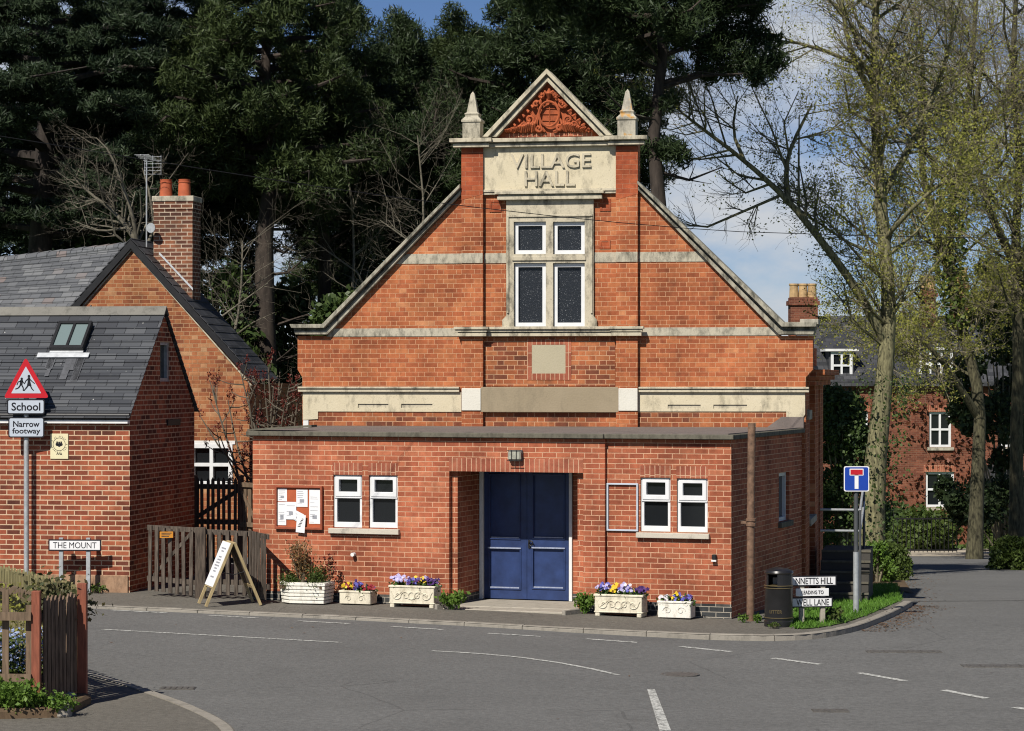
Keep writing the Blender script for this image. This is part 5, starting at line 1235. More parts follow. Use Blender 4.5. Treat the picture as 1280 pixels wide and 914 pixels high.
mb = MB(); rail(mb, sA_, sB_, 1.05, 1.05, 0.075, 0.03, -0.03); local_build(mb, "rail", M['wood_dark'], gf); mb = MB(); rail(mb, sA_, sB_, 0.40, 0.40, 0.075, 0.03, -0.03); local_build(mb, "rail", M['wood_dark'], gf)
# front run towards the left
lA, lB = (nP.x - 0.04, nP.y - 0.0), (nP.x - 2.4, nP.y + 0.15)
mb = MB(); rail(mb, lA, lB, at(20, 770, 26.5).z, at(20, 769, 26.6).z, 0.085, 0.035, -0.06); local_build(mb, "rail", M['wood_fence'], gf); mb = MB(); rail(mb, lA, lB, at(20, 847, 26.5).z, at(20, 845, 26.6).z, 0.085, 0.035, -0.06); local_build(mb, "rail", M['wood_fence'], gf)
mb = MB(); rr = random.Random(3)
for px_ in (7, 36.5):
    q_ = at(px_, 800, 26.55); w_ = 0.034; zt_ = at(px_, 757 if px_ > 20 else 738, 26.5).z; mb.box(q_.x - w_, q_.x + w_, q_.y - 0.012, q_.y + 0.012, 0.15, zt_)
for k in range(6):
    x_ = nP.x - 0.62 - 0.27 * k; mb.box(x_ - 0.034, x_ + 0.034, 26.55, 26.57, 0.15, 1.2)
local_build(mb, "pickets", M['wood_fence'], gf)
# back run, seen over the plants
kA, kB = at(100, 735, 27.4), at(-60, 700, 32.4)
mb = MB(); picket_run(mb, kA, kB, 46, 0.07, 0.02, lambda t: 1.18, lambda t: 0.15, pointed=True, rr=random.Random(10)); local_build(mb, "pickets", M['wood_olive'], gf)
mb = MB(); rail(mb, (kA.x - 0.5, kA.y + 0.5), kB, 1.13, 1.13, 0.10, 0.05, 0.04 if False else -0.05); local_build(mb, "rail", M['wood_fence'], gf); mb = MB(); rail(mb, kA, kB, 0.4, 0.4, 0.08, 0.03, -0.04); local_build(mb, "rail", M['wood_fence'], gf)
# stones along the bed edge
stn = [(at(72, 872, 26.75), 0.17, "flat pale stone"), (at(88, 866, 27.1), 0.09, "small pale stone"), (at(76, 884, 26.3), 0.18, "mossy stone")]
for k, (p_, r_, nm_) in enumerate(stn):
    bmx = MB(); pr2 = [(r_ * 0.9, -0.12), (r_, 0.0), (r_ * 0.85, 0.05), (r_ * 0.4, 0.07)]; bmx.lathe(pr2, seg=9)
    o = bmx.build("edging_stone", M['kerb'], bevel=0.01, loc=(p_.x, p_.y, 0.13)); o.rotation_euler = (0.1, 0.15 * k, k); o.scale = (1, 0.7, 1)
    tag(o, "%s lying under the dark side of the garden fence" % nm_, "stone")
bed = MB(); bed.prism([[(nP.x + 0.35, nP.y - 0.35), (fP.x + 0.12, fP.y - 0.1), (fP.x, fP.y + 0.1), (kB.x, kB.y), (-9.5, 32), (-9.5, 26.0), (nP.x - 0.4, nP.y - 0.5)]], 0.0, 0.16, axis='z')
tag(bed.build("flower_bed", M['soil'], bevel=0.03), kind='structure')

# ------------------------------------------------------------------ signs
def plate(mb, w, h, y0, y1, r=0.03, cx=0, cz=0, n=5):
    pts = []
    for sx, sz, a0 in ((1, 1, 0), (-1, 1, 90), (-1, -1, 180), (1, -1, 270)):
        for k in range(n):
            a = R(a0 + 90 * k / (n - 1)); pts.append((cx + sx * (w / 2 - r) + r * math.cos(a), cz + sz * (h / 2 - r) + r * math.sin(a)))
    mb.prism([pts], y0, y1)
YS = 41.32
sp0 = at(33, 600, YS); sS = F / YS
ss = thing("school_sign", "red triangle school warning sign with School and Narrow footway plates on a grey pole", "road sign", (sp0.x, YS, 0.08))
def sz(py): return at(33, py, YS).z - 0.08
MB().tube([(0, 0, -0.1), (0, 0, sz(455))], 0.042, 14).build("pole", M['galv'], ss, smooth=True)
def tri(px_pts, y0, y1, r=0.0):
    return [((px - 33) / sS, sz(py)) for px, py in px_pts]
def rtri(T, r):
    out = []
    for i in range(3):
        p0, p1, p2 = Vector(T[i - 1]), Vector(T[i]), Vector(T[(i + 1) % 3])
        a = p1 + (p0 - p1).normalized() * r * 1.7; b = p1 + (p2 - p1).normalized() * r * 1.7
        for k in range(5): t = k / 4; out.append(tuple((1 - t) ** 2 * a + 2 * t * (1 - t) * p1 + t * t * b))
    return out
T1 = tri([(33.3, 446.5), (62.5, 497.5), (5.5, 497.5)], 0, 0)
MB().prism([rtri(T1, 0.035)], -0.075, -0.062).build("warning_triangle", M['sign_red'], ss)
cx_, cz_ = sum(p_[0] for p_ in T1) / 3, sum(p_[1] for p_ in T1) / 3
T2 = [(cx_ + (p_[0] - cx_) * 0.66, cz_ + (p_[1] - cz_) * 0.66) for p_ in T1]
MB().prism([rtri(T2, 0.008)], -0.0775, -0.0752).build("triangle_face", M['sign_grey'], ss)
kd = MB(); y_ = -0.079
def limb(a, b, w):
    p_, q_ = Vector(((a[0] - 33) / sS, sz(a[1]))), Vector(((b[0] - 33) / sS, sz(b[1]))); d = (q_ - p_).normalized(); n_ = Vector((-d.y, d.x)) * (w / sS / 2)
    kd.prism([[tuple(p_ + n_), tuple(p_ - n_), tuple(q_ - n_), tuple(q_ + n_)]], y_ - 0.0015, y_ + 0.001)
def disc(c, r):
    kd.prism([[((c[0] - 33 + r * math.cos(t)) / sS, sz(c[1]) + r * math.sin(t) / sS) for t in np.linspace(0, 2 * math.pi, 13)[:-1]]], y_ - 0.0015, y_ + 0.001)
disc((37.3, 470.3), 1.7); limb((37.3, 472), (37.3, 480), 3.2)
kd.prism([[((x - 33) / sS, sz(z)) for x, z in ((35.8, 477), (39, 477), (40.5, 482.5), (34.8, 482.5))]], y_ - 0.0018, y_ + 0.0012)
for a, b, w in (((38, 473.5), (41.2, 477), 1.2), ((41.2, 477), (44.5, 479.5), 1.1), ((36.5, 473.5), (33.5, 476), 1.2), ((33.5, 476), (32.2, 479), 1.1), ((36.2, 482), (33.5, 485.5), 1.6), ((33.5, 485.5), (31.2, 488.2), 1.3), ((39, 482), (41, 486), 1.5), ((41, 486), (43.2, 488.3), 1.2)): limb(a, b, w)
disc((28.3, 473.5), 1.5); limb((28.2, 475), (27.4, 481.5), 3.4)
for a, b, w in (((29, 476.5), (32, 480), 1.2), ((27.2, 476.5), (23.8, 477.5), 1.2), ((23.8, 477.5), (22.2, 481.5), 1.1), ((27, 481), (24.2, 485), 1.6), ((24.2, 485), (20.3, 486.5), 1.3), ((28.2, 481), (30.2, 485), 1.5), ((30.2, 485), (30.2, 488.3), 1.3), ((30.2, 488.2), (32, 488.2), 0.9)): limb(a, b, w)
kd.build("children_symbol", M['sign_black'], ss)
for (x0_, y0_, x1_, y1_, lines) in ((10, 499, 57, 518, [("School", 508.3, 10.3, 36)]), (11.5, 521.5, 56.5, 547, [("Narrow", 530, 7.6, 33), ("footway", 539.5, 9.0, 35)])):
    cx0, cz0 = ((x0_ + x1_) / 2 - 33) / sS, sz((y0_ + y1_) / 2); w_, h_ = (x1_ - x0_) / sS, (y1_ - y0_) / sS
    mb = MB(); plate(mb, w_, h_, -0.075, -0.062, 0.035, cx0, cz0); pl0 = mb.build("plate", M['sign_black'], ss)
    mb = MB(); plate(mb, w_ - 0.04, h_ - 0.04, -0.0775, -0.0752, 0.022, cx0, cz0); mb.build("plate_face", M['sign_grey'], pl0)
    for s, py_, hh_, ww_ in lines: text_mesh(s, M['sign_black'], pl0, cx0, sz(py_), -0.0776, hh_ / sS, ww_ / sS, depth=0.002, bold=0.018)
cl_ = MB()
for py_ in (480, 508, 534): cl_.box(-0.055, 0.055, -0.0615, 0.05, sz(py_) - 0.02, sz(py_) + 0.02)
cl_.build("clamps", M['galv'], ss)

# street name plate of the lane on the left
YM = 41.05; sM = F / YM; c0 = at(94, 681.5, YM)
tm = thing("street_nameplate", "white THE MOUNT street nameplate on two short posts before the annex wall", "street sign", (c0.x, YM, 0.08), -R(4))
zc_ = c0.z - 0.08; w_, h_ = 67 / sM, 14.5 / sM
mb = MB(); mb.box(-w_ / 2, w_ / 2, -0.03, -0.012, zc_ - h_ / 2, zc_ + h_ / 2); mb.build("board", M['sign_black'], tm, bevel=0.004)
mb = MB(); mb.box(-w_ / 2 + 0.022, w_ / 2 - 0.022, -0.033, -0.0302, zc_ - h_ / 2 + 0.022, zc_ + h_ / 2 - 0.022); mb.build("face", M['sign_white'], tm)
text_mesh("THE MOUNT", M['sign_black'], tm, 0.0, zc_, -0.0332, 7.6 / sM, 55 / sM, depth=0.002, bold=0.0)
for dx_ in (-18, 16.5): MB().box(dx_ / sM - 0.032, dx_ / sM + 0.032, -0.0115, 0.05, -0.1, zc_ + 0.12).build("post", M['galv'], tm)

# direction plates beside the bin
YB = 36.75; sB = F / YB; c0 = at(1018, 752, YB); zg_ = g_pave(c0.x, YB)
nh = thing("street_nameplate", "three white NNETTS HILL LEADING TO WELL LANE plates on posts beside the bin", "street sign", (c0.x, YB, zg_), R(9))
def nz(py): return at(1018, py, YB).z - zg_
def npl(x0_, x1_, py_, h, s, th, tx0, tx1, border=True):
    a, b = (x0_ - 1018) / sB, (x1_ - 1018) / sB; z = nz(py_); hh_ = h / sB
    mb = MB(); mb.box(a, b, -0.03, -0.012, z - hh_ / 2, z + hh_ / 2); pl0 = mb.build("board", M['sign_black'] if border else M['sign_white'], nh, bevel=0.003)
    if border:
        mb = MB(); mb.box(a + 0.02, b - 0.02, -0.033, -0.0302, z - hh_ / 2 + 0.018, z + hh_ / 2 - 0.018); mb.build("face", M['sign_white'], pl0)
    text_mesh(s, M['sign_black'], pl0, ((tx0 + tx1) / 2 - 1018) / sB, z, -0.0332, th / sB, (tx1 - tx0) / sB, depth=0.002, bold=0.010)
npl(962, 1046, 726, 13, "NNETTS HILL", 8.3, 993, 1041); npl(993.5, 1036, 740.2, 9.5, "LEADING TO", 4.6, 1001, 1029, False); npl(962, 1041, 752.7, 12.8, "WELL LANE", 8.2, 994, 1036)
for dx_ in (-16, 11): MB().box(dx_ / sB - 0.035, dx_ / sB + 0.035, -0.0115, 0.06, -0.15, nz(722)).build("post", M['concrete'], nh, bevel=0.006)

# no through road sign
p = gnd(1070, 766, g_pave); YD = p.y; sD = F / YD
de = thing("dead_end_sign", "square blue no through road sign with a red bar on a tall grey pole", "road sign", (p.x, YD, p.z))
def dz_(py): return at(1070, py, YD).z - p.z
MB().tube([(0, 0, -0.1), (0.0, 0, dz_(690))], 0.045, 14).build("pole_foot", M['galv'], de, smooth=True)
MB().tube([(0, 0, dz_(690) - 0.01), (0.0, 0, dz_(588))], 0.035, 14).build("pole", M['galv_dark'], de, smooth=True)
mb = MB(); w_ = 31.5 / sD; plate(mb, w_, w_, -0.06, -0.045, 0.03, 0.0, dz_(598.5)); pl0 = mb.build("plate", M['sign_white'], de)
mb = MB(); plate(mb, w_ - 0.03, w_ - 0.03, -0.0625, -0.0602, 0.024, 0.0, dz_(598.5)); mb.build("blue_face", M['sign_blue'], pl0)
MB().box(-2.4 / sD, 2.4 / sD, -0.065, -0.0627, dz_(611), dz_(593.4)).build("white_stem", M['sign_white'], pl0)
mb = MB(); plate(mb, 17.5 / sD, 8.5 / sD, -0.065, -0.0627, 0.01, 0.0, dz_(590)); mb.build("bar_border", M['sign_white'], pl0)
MB().box(-7.6 / sD, 7.6 / sD, -0.068, -0.0652, dz_(593.2), dz_(587)).build("red_bar", M['sign_red'], pl0)
MB().box(-0.05, 0.05, -0.0448, 0.04, dz_(600) - 0.02, dz_(600) + 0.02).build("clamp", M['galv'], de)

# litter bin
YL = 36.45; c0 = at(973.3, 780, YL); zg_ = g_pave(c0.x, YL); sL = F / YL
lb = thing("litter_bin", "black round litter bin with gold bands and a domed lid", "litter bin", (c0.x, YL, zg_))
def lz(py): return at(973, py, YL).z - zg_
rb_ = 18.6 / sL
MB().lathe([(rb_ * 0.98, -0.03), (rb_ * 0.98, lz(776)), (rb_ * 0.93, lz(775)), (rb_ * 0.95, lz(771.5)), (rb_ * 0.93, lz(735)), (rb_ * 0.96, lz(734))], seg=32).build("body", M['black_paint'], lb, smooth=True)
ap = MB()   # upper ring, open at the front in a slot
for k in range(32):
    a0, a1 = 2 * math.pi * k / 32, 2 * math.pi * (k + 1) / 32; am = math.degrees((a0 + a1) / 2)
    if 215 < am < 262: continue
    for r0, r1 in ((rb_ * 0.93, rb_ * 0.86),):
        q_ = [(r * math.cos(a), r * math.sin(a)) for r, a in ((r0, a0), (r0, a1), (r1, a1), (r1, a0))]; ap.prism([q_], lz(733.5), lz(717), axis='z')
ap.build("hood_ring", M['black_paint'], lb)
MB().lathe([(rb_ * 0.82, lz(735)), (rb_ * 0.80, lz(733))], seg=24).build("liner", M['iron'], lb)
MB().lathe([(rb_ * 0.97, lz(717) + 0.001), (rb_ * 1.0, lz(715.5)), (rb_ * 0.93, lz(713)), (rb_ * 0.6, lz(710.5)), (rb_ * 0.12, lz(709)), (0.01, lz(709))], seg=32).build("lid", M['black_paint'], lb, smooth=True)
for py_, t in ((716, 0.9), (731.5, 1.0), (734.5, 1.0), (771.5, 1.0)):
    z = lz(py_); bn_ = MB(); bn_.lathe([(rb_ * 0.955, z - 0.006), (rb_ * 0.985, z - 0.004), (rb_ * 0.985, z + 0.004), (rb_ * 0.955, z + 0.006)], seg=32)
    bn_.build("gold_band", M['gold'], lb, smooth=True)
tx = text_mesh("LITTER", M['gold'], lb, 0, lz(763.5), 0, 4.2 / sL, 17 / sL, depth=0.004, bold=0.01)
cv_ = np.empty(len(tx.data.vertices) * 3, dtype=np.float32); tx.data.vertices.foreach_get('co', cv_); cv_ = cv_.reshape(-1, 3)
an = cv_[:, 0] / rb_ - 0.32; rr_ = rb_ * 0.95 - cv_[:, 1]; cv_ = np.stack([np.sin(an) * rr_, -np.cos(an) * rr_, cv_[:, 2]], 1); tx.data.vertices.foreach_set('co', cv_.ravel()); tx.data.update()

# folding display board on the pavement
YA = 39.0; cA_ = at(287, 752, YA); zA_ = g_pave(cA_.x, YA); sF = F / YA
fb = thing("pavement_board", "pale wooden folding pavement board with a white printed sheet", "pavement sign", (cA_.x, YA, zA_), R(-72))
hb_ = at(287, 678, YA).z - zA_; spr = 33 / sF * 1.0; wd = 0.62
def leaf_board(s):
    """s=-1 left leaf (its outside towards the road), s=1 right leaf; local x along the ridge, local y across the spread"""
    root = MB()
    def P_(t, x, l): # t 0 bottom..1 top, l: offset outward
        return (x, s * spr * (1 - t) + s * l * 0.93, hb_ * t + l * 0.36)
    def bar(t0, t1, x0, x1, l0, l1, mb):
        vs = [P_(t0, x0, l0), P_(t0, x1, l0), P_(t0, x1, l1), P_(t0, x0, l1), P_(t1, x0, l0), P_(t1, x1, l0), P_(t1, x1, l1), P_(t1, x0, l1)]
        mb.add(vs, [(0, 3, 2, 1), (4, 5, 6, 7), (0, 1, 5, 4), (1, 2, 6, 5), (2, 3, 7, 6), (3, 0, 4, 7)])
    bar(0, 1, -wd / 2, -wd / 2 + 0.05, 0, 0.04, root); bar(0, 1, wd / 2 - 0.05, wd / 2, 0, 0.04, root)
    bar(0.94, 1.0, -wd / 2 + 0.05, wd / 2 - 0.05, 0, 0.04, root); bar(0.28, 0.33, -wd / 2 + 0.05, wd / 2 - 0.05, 0, 0.04, root)
    lf = root.build("leaf_frame", M['wood_pale'], fb)
    pn_ = MB(); bar(0.30, 0.99, -wd / 2 + 0.01, wd / 2 - 0.01, 0.0405, 0.048, pn_) if s < 0 else bar(0.30, 0.97, -wd / 2 + 0.05, wd / 2 - 0.05, 0.01, 0.02, pn_)
    pp_ = pn_.build("panel", M['paper'] if s < 0 else M['wood_dark'], lf)
    if s < 0:
        ik_ = MB(); rr = random.Random(12); t = 0.90
        while t > 0.36:
            n_ = rr.choice((0.45, 0.6, 0.35)); bar(t - 0.022, t, -wd * n_ / 2 * 0.9, wd * n_ / 2 * 0.9, 0.0482, 0.049, ik_); t -= rr.choice((0.04, 0.045, 0.09))
        ik_.build("print", M['ink'], pp_)
leaf_board(-1); leaf_board(1)
ch = MB(); ch.tube([(wd / 2 - 0.03, -spr * 0.45, hb_ * 0.55), (wd / 2 - 0.03, 0, hb_ * 0.5), (wd / 2 - 0.03, spr * 0.45, hb_ * 0.55)], 0.007, 5); ch.build("stay_chain", M['iron'], fb)

# ------------------------------------------------------------------ planters and their plants
def trough(px0, px1, pyt, pyb, y_off, label, kind, m, dep=0.36, feet=False):
    """stone trough standing in front of the extension; y_off: distance of its front from the wall"""
    pxm = (px0 + px1) / 2; x0, zt = ef.L(px0, pyt, -y_off); x1, zb_ = ef.L(px1, pyb, -y_off)
    xm_, w = (x0 + x1) / 2, x1 - x0; wz = ef.W(xm_, -y_off + dep / 2); zg0_ = g_pave(wz.x, wz.y); h = zt - zg0_
    t = thing("planter", label, "planter", (wz.x, wz.y, zg0_), -R(19), "stone planters along the extension wall")
    fz = 0.05 if feet else 0.012
    def ring(mb, w_, d_, z0_, z1_, t_): mb.prism([[(-w_ / 2, -d_ / 2), (w_ / 2, -d_ / 2), (w_ / 2, d_ / 2), (-w_ / 2, d_ / 2)], [(-w_ / 2 + t_, -d_ / 2 + t_), (w_ / 2 - t_, -d_ / 2 + t_), (w_ / 2 - t_, d_ / 2 - t_), (-w_ / 2 + t_, d_ / 2 - t_)]], z0_, z1_, axis='z')
    mb = MB()
    if kind == 'layers':
        n = 6
        for k in range(n):
            za, zb2 = fz + (h - fz) * k / n, fz + (h - fz) * (k + 1) / n; g = 0.86 + 0.14 * (k / (n - 1)); jj = rng.uniform(-0.006, 0.006)
            w_, d_ = w * (0.93 + 0.07 * k / (n - 1)), dep * (0.93 + 0.07 * k / (n - 1)); c_ = 0.16; t_ = 0.05
            o_ = [(-w_ / 2, -d_ / 2 + c_), (-w_ / 2 + c_ * 1.3, -d_ / 2), (w_ / 2, -d_ / 2 + 0.05), (w_ / 2, d_ / 2), (-w_ / 2, d_ / 2)]
            i_ = [(x * 0.86, y * 0.80) for x, y in o_]
            mb.prism([o_, i_], za, zb2 - 0.012, axis='z'); mb.prism([[(x * 0.975, y * 0.97) for x, y in o_], i_], zb2 - 0.012, zb2, axis='z')
    else:
        ring(mb, w * 0.95, dep * 0.94, fz, h - 0.035, 0.05); ring(mb, w, dep, h - 0.035, h, 0.06)
        if kind == 'carved': ring(mb, w * 0.98, dep * 0.97, fz, fz + 0.025, 0.05)
        mb.box(-w * 0.45, w * 0.45, -dep * 0.42, dep * 0.42, fz + 0.002, fz + 0.03)
    body = mb.build("trough", m, t, bevel=0.008)
    if feet:
        for sx in (-1, 1):
            MB().box(sx * w * 0.42 - 0.035, sx * w * 0.42 + 0.035, -dep * 0.48, dep * 0.48, -0.01, fz - 0.002).build("foot", m, t, bevel=0.008)
    if kind == 'carved' or kind == 'plain':
        rl = MB(); yq = -dep * 0.94 / 2 - 0.004; zc = fz + (h - 0.035 - fz) * 0.52; hh_ = (h - fz) * 0.22
        for s in (-1, 1):
            for cxr, sg in ((0.13, 1), (0.30, -1)) if kind == 'carved' else ((0.2, 1),):
                pts_ = []
                for k in range(22):
                    tt = k / 21; a = sg * (tt * 2.2 * math.pi); r_ = hh_ * (1.1 - 0.85 * tt); pts_.append((s * (w * cxr + r_ * math.cos(a) * 1.15), yq, zc + r_ * math.sin(a)))
                rl.tube(pts_, 0.010 if kind == 'carved' else 0.007, 5)
            if kind == 'carved':
                rl.tube([(s * w * 0.05, yq, zc - hh_ * 0.9), (s * w * 0.2, yq, zc + hh_ * 1.0), (s * w * 0.38, yq, zc - hh_ * 0.6), (s * w * 0.44, yq, zc + hh_)], 0.009, 5)
        if kind == 'carved': rl.tube([(hh_ * 0.8 * math.cos(a), yq, zc + hh_ * 0.9 * math.sin(a)) for a in np.linspace(0, 2 * math.pi, 17)], 0.010, 5, cap=False)
        rl.build("carving", m, body)
    MB().box(-w * 0.44, w * 0.44, -dep * 0.40, dep * 0.40, h - 0.10, h - 0.06).build("compost", M['soil'], t)
    return t, w, dep, h
def clump(t, w, h, dep, fx, label, colors, n, spread, hgt, seed, group="pansies in the planters"):
    """a pansy plant: fx is its place along the trough (-0.5..0.5)"""
    rs = np.random.RandomState(seed); base = t.matrix_basis @ Vector((fx * w, 0, h - 0.07))
    p_ = thing("pansy_plant", label, "pansy", base, -R(19), group)
    c = rs.normal(size=(n * 5, 3)) * np.array([spread * 0.55, dep * 0.2, 0.035]) + np.array([0, 0, 0.07])
    cards("foliage", M['pansy_leaf'], p_, c, rs.uniform(0.018, 0.035, len(c)), 0.6, rs)
    for col, frac in colors:
        k = int(n * frac); cc = rs.normal(size=(k, 3)) * np.array([spread * 0.5, dep * 0.18, 0.03]) + np.array([0, -0.03, hgt])
        mbp = []; qs = []
        for i in range(k):   # five-petalled open flower facing forward and up
            ax = np.array([rs.normal() * 0.4, -1.0, 0.55 + rs.normal() * 0.3]); ax /= np.linalg.norm(ax); u_ = np.cross(ax, [0, 0, 1.0]); u_ /= np.linalg.norm(u_); v_ = np.cross(u_, ax); r_ = rs.uniform(0.022, 0.034)
            for j in range(5):
                a = 2 * math.pi * j / 5 + 0.3; d_ = u_ * math.cos(a) + v_ * math.sin(a); e_ = -u_ * math.sin(a) + v_ * math.cos(a); o_ = len(mbp)
                mbp += [cc[i] + ax * 0.0, cc[i] + d_ * r_ * 0.6 + e_ * r_ * 0.5 + ax * 0.004, cc[i] + d_ * r_ * 1.1 + ax * 0.002, cc[i] + d_ * r_ * 0.6 - e_ * r_ * 0.5 + ax * 0.004]; qs.append((o_, o_ + 1, o_ + 2, o_ + 3))
        if k: np_mesh("blooms", np.array(mbp), np.array(qs), FL[col], p_)
    return p_
t1, w1, d1, h1_ = trough(344, 404.5, 727.5, 752, 0.62, "white layered stone planter holding a dried brown shrub", 'layers', M['planter_white'], 0.46)
t2, w2_, d2, h2_ = trough(423, 463.5, 738, 752.5, 0.42, "small plain cream trough with yellow, blue and red pansies", 'plain', M['planter'], 0.3)
t3, w3, d3, h3_ = trough(485, 543.5, 731.5, 756, 0.5, "carved cream trough on two feet left of the blue doors", 'carved', M['planter'], 0.33, True)
t4, w4, d4, h4_ = trough(741.5, 803.5, 742.5, 767.5, 0.42, "carved cream trough on two feet right of the blue doors", 'carved', M['planter'], 0.33, True)
t5, w5, d5, h5_ = trough(821, 864, 751, 769, 0.32, "small cream trough nearest the extension's right corner", 'plain', M['planter_white'], 0.3)
clump(t2, w2_, h2_, d2, -0.30, "yellow and dark red pansies at the left of the small plain trough", [('yellow', 0.5), ('wine', 0.5)], 22, 0.08, 0.13, 1)
clump(t2, w2_, h2_, d2, 0.02, "blue pansies in the middle of the small plain trough", [('purple', 0.5), ('blue', 0.5)], 30, 0.09, 0.15, 2)
clump(t2, w2_, h2_, d2, 0.34, "dark red pansies at the right of the small plain trough", [('wine', 0.8), ('purple', 0.2)], 22, 0.08, 0.12, 3)
clump(t3, w3, h3_, d3, -0.33, "pale lilac pansies at the left of the carved trough left of the doors", [('lilac', 0.8), ('white', 0.2)], 34, 0.11, 0.17, 4)
clump(t3, w3, h3_, d3, -0.05, "dark blue pansies in the middle of the carved trough left of the doors", [('blue', 0.4), ('purple', 0.6)], 26, 0.10, 0.13, 5)
clump(t3, w3, h3_, d3, 0.20, "cream yellow pansies standing tall in the carved trough left of the doors", [('yellow', 0.4), ('lilac', 0.3), ('purple', 0.3)], 30, 0.10, 0.16, 6)
clump(t3, w3, h3_, d3, 0.40, "deep purple pansies at the right of the carved trough left of the doors", [('purple', 1.0)], 26, 0.08, 0.12, 7)
clump(t4, w4, h4_, d4, -0.34, "violet and lilac pansies at the left of the carved trough right of the doors", [('blue', 0.55), ('lilac', 0.45)], 36, 0.10, 0.17, 8)
clump(t4, w4, h4_, d4, -0.12, "bright yellow pansies in the carved trough right of the doors", [('yellow', 1.0)], 16, 0.035, 0.14, 9)
clump(t4, w4, h4_, d4, 0.08, "lilac white pansies in the middle of the carved trough right of the doors", [('lilac', 0.6), ('white', 0.2), ('blue', 0.2)], 30, 0.09, 0.15, 10)
clump(t4, w4, h4_, d4, 0.36, "dark purple pansies with a yellow one at the right of the carved trough", [('purple', 0.85), ('yellow', 0.15)], 34, 0.12, 0.11, 11)
clump(t5, w5, h5_, d5, -0.30, "white pansies with dark faces at the left of the small corner trough", [('white', 0.8), ('purple', 0.2)], 22, 0.09, 0.08, 12)
clump(t5, w5, h5_, d5, 0.02, "yellow pansies in the middle of the small corner trough", [('yellow', 0.6), ('blue', 0.4)], 24, 0.08, 0.12, 13)
clump(t5, w5, h5_, d5, 0.34, "violet pansies at the right of the small corner trough", [('blue', 0.5), ('lilac', 0.2), ('purple', 0.3)], 28, 0.09, 0.11, 14)

def twiggy(root, name, m_, n, hgt, spread, seed, r0=0.008, sub=3, z0_=0.0, lean=(0, 0)):
    rr = random.Random(seed); mb = MB(); tips = []
    for _ in range(n):
        a = rr.uniform(0, 2 * math.pi); L_ = hgt * rr.uniform(0.6, 1.0); sp = spread * rr.uniform(0.2, 1)
        p0 = Vector((math.cos(a) * spread * 0.15, math.sin(a) * spread * 0.15, z0_)); p3 = Vector((math.cos(a) * sp + lean[0], math.sin(a) * sp + lean[1], z0_ + L_)); p1 = p0.lerp(p3, 0.5) + Vector((rr.uniform(-1, 1), rr.uniform(-1, 1), 0.3)) * spread * 0.15
        mb.tube([p0, p1, p3], [r0, r0 * 0.8, r0 * 0.4], 4, cap=False)
        for k in range(sub):
            t = rr.uniform(0.35, 0.95); b = p0.lerp(p1, t * 2) if t < 0.5 else p1.lerp(p3, t * 2 - 1); e = b + Vector((rr.uniform(-1, 1), rr.uniform(-1, 1), rr.uniform(0.1, 1))) * spread * 0.4; mb.tube([b, e], [r0 * 0.5, r0 * 0.25], 3, cap=False); tips += [b, e, b.lerp(e, 0.5)]
        tips += [p3, p1.lerp(p3, 0.5)]
    mb.build(name, m_, root); return np.array([tuple(t) for t in tips])
rs = np.random.RandomState(21)
dp = thing("dried_shrub", "dried brown leafy shrub standing in the white layered planter", "shrub", t1.matrix_basis @ Vector((-0.06, 0, h1_ - 0.07)), -R(19))
tp = twiggy(dp, "stems", M['twig'], 16, 0.68, 0.24, 4, 0.006, 4)
c = np.repeat(tp, 7, 0) + rs.normal(size=(len(tp) * 7, 3)) * 0.035; cards("leaves", M['dry_leaf'], dp, c, rs.uniform(0.012, 0.026, len(c)), 0.5, rs)
for k, (fx, sp, hh_, lb_) in enumerate(((-0.28, 0.14, 0.10, "low olive green tuft at the left of the white layered planter"), (0.28, 0.14, 0.17, "rounded dark green bush at the right of the white layered planter"))):
    gs_ = thing("small_shrub", lb_, "shrub", t1.matrix_basis @ Vector((fx * w1, -0.06, h1_ - 0.07)), -R(19))
    c = rs.normal(size=(1500, 3)) * np.array([sp * 0.55, 0.09, hh_ * 0.5]) + np.array([0, 0, hh_ * 0.8]); cards("leaves", M['shrub'], gs_, c, rs.uniform(0.012, 0.028, len(c)), 0.3, rs, axis=np.array([0, 0, 0.8]))
    twiggy(gs_, "stems", M['twig'], 8, hh_ * 1.6, sp * 0.7, 3 + k, 0.004, 2)
dk = thing("dark_red_plant", "sparse dark red leaved plant at the right side of the white planter", "plant", t1.matrix_basis @ Vector((0.42 * w1, 0.05, h1_ - 0.07)), -R(19))
tp = twiggy(dk, "stems", M['twig'], 5, 0.5, 0.14, 14, 0.005, 2); c = np.repeat(tp, 3, 0) + rs.normal(size=(len(tp) * 3, 3)) * 0.03; cards("leaves", M['sumac'], dk, c, rs.uniform(0.018, 0.035, len(c)), 0.6, rs)
def weed(px, py, Y, w, h, n, label, m='weed', seed=1, fn=g_pave, sz_=(0.02, 0.045), cat="weed", name="weed", d=None):
    rs = np.random.RandomState(seed); q_ = at(px, py, Y); z = fn(q_.x, Y)
    t = thing(name, label, cat, (q_.x, Y, z)); tp = twiggy(t, "stems", M['twig'] if m != 'weed' else M['grass'], 12, h * 0.95, w * 0.5, seed, 0.004, 3)
    k = max(1, n // len(tp)); c = np.repeat(tp, k, 0) + rs.normal(size=(len(tp) * k, 3)) * np.array([w * 0.12, (d or w) * 0.12, h * 0.12]); c[:, 2] = np.abs(c[:, 2]) + 0.01
    cards("leaves", M[m], t, c, rs.uniform(*sz_, len(c)), 0.62, rs, axis=np.array([0, -0.3, 0.6])); return t
weed(564, 750, 38.2, 0.34, 0.24, 420, "green weeds growing by the loose stones left of the doors", seed=3)
weed(731, 755, 37.9, 0.26, 0.30, 420, "leafy green weeds between the doorstep and the carved trough", seed=4)
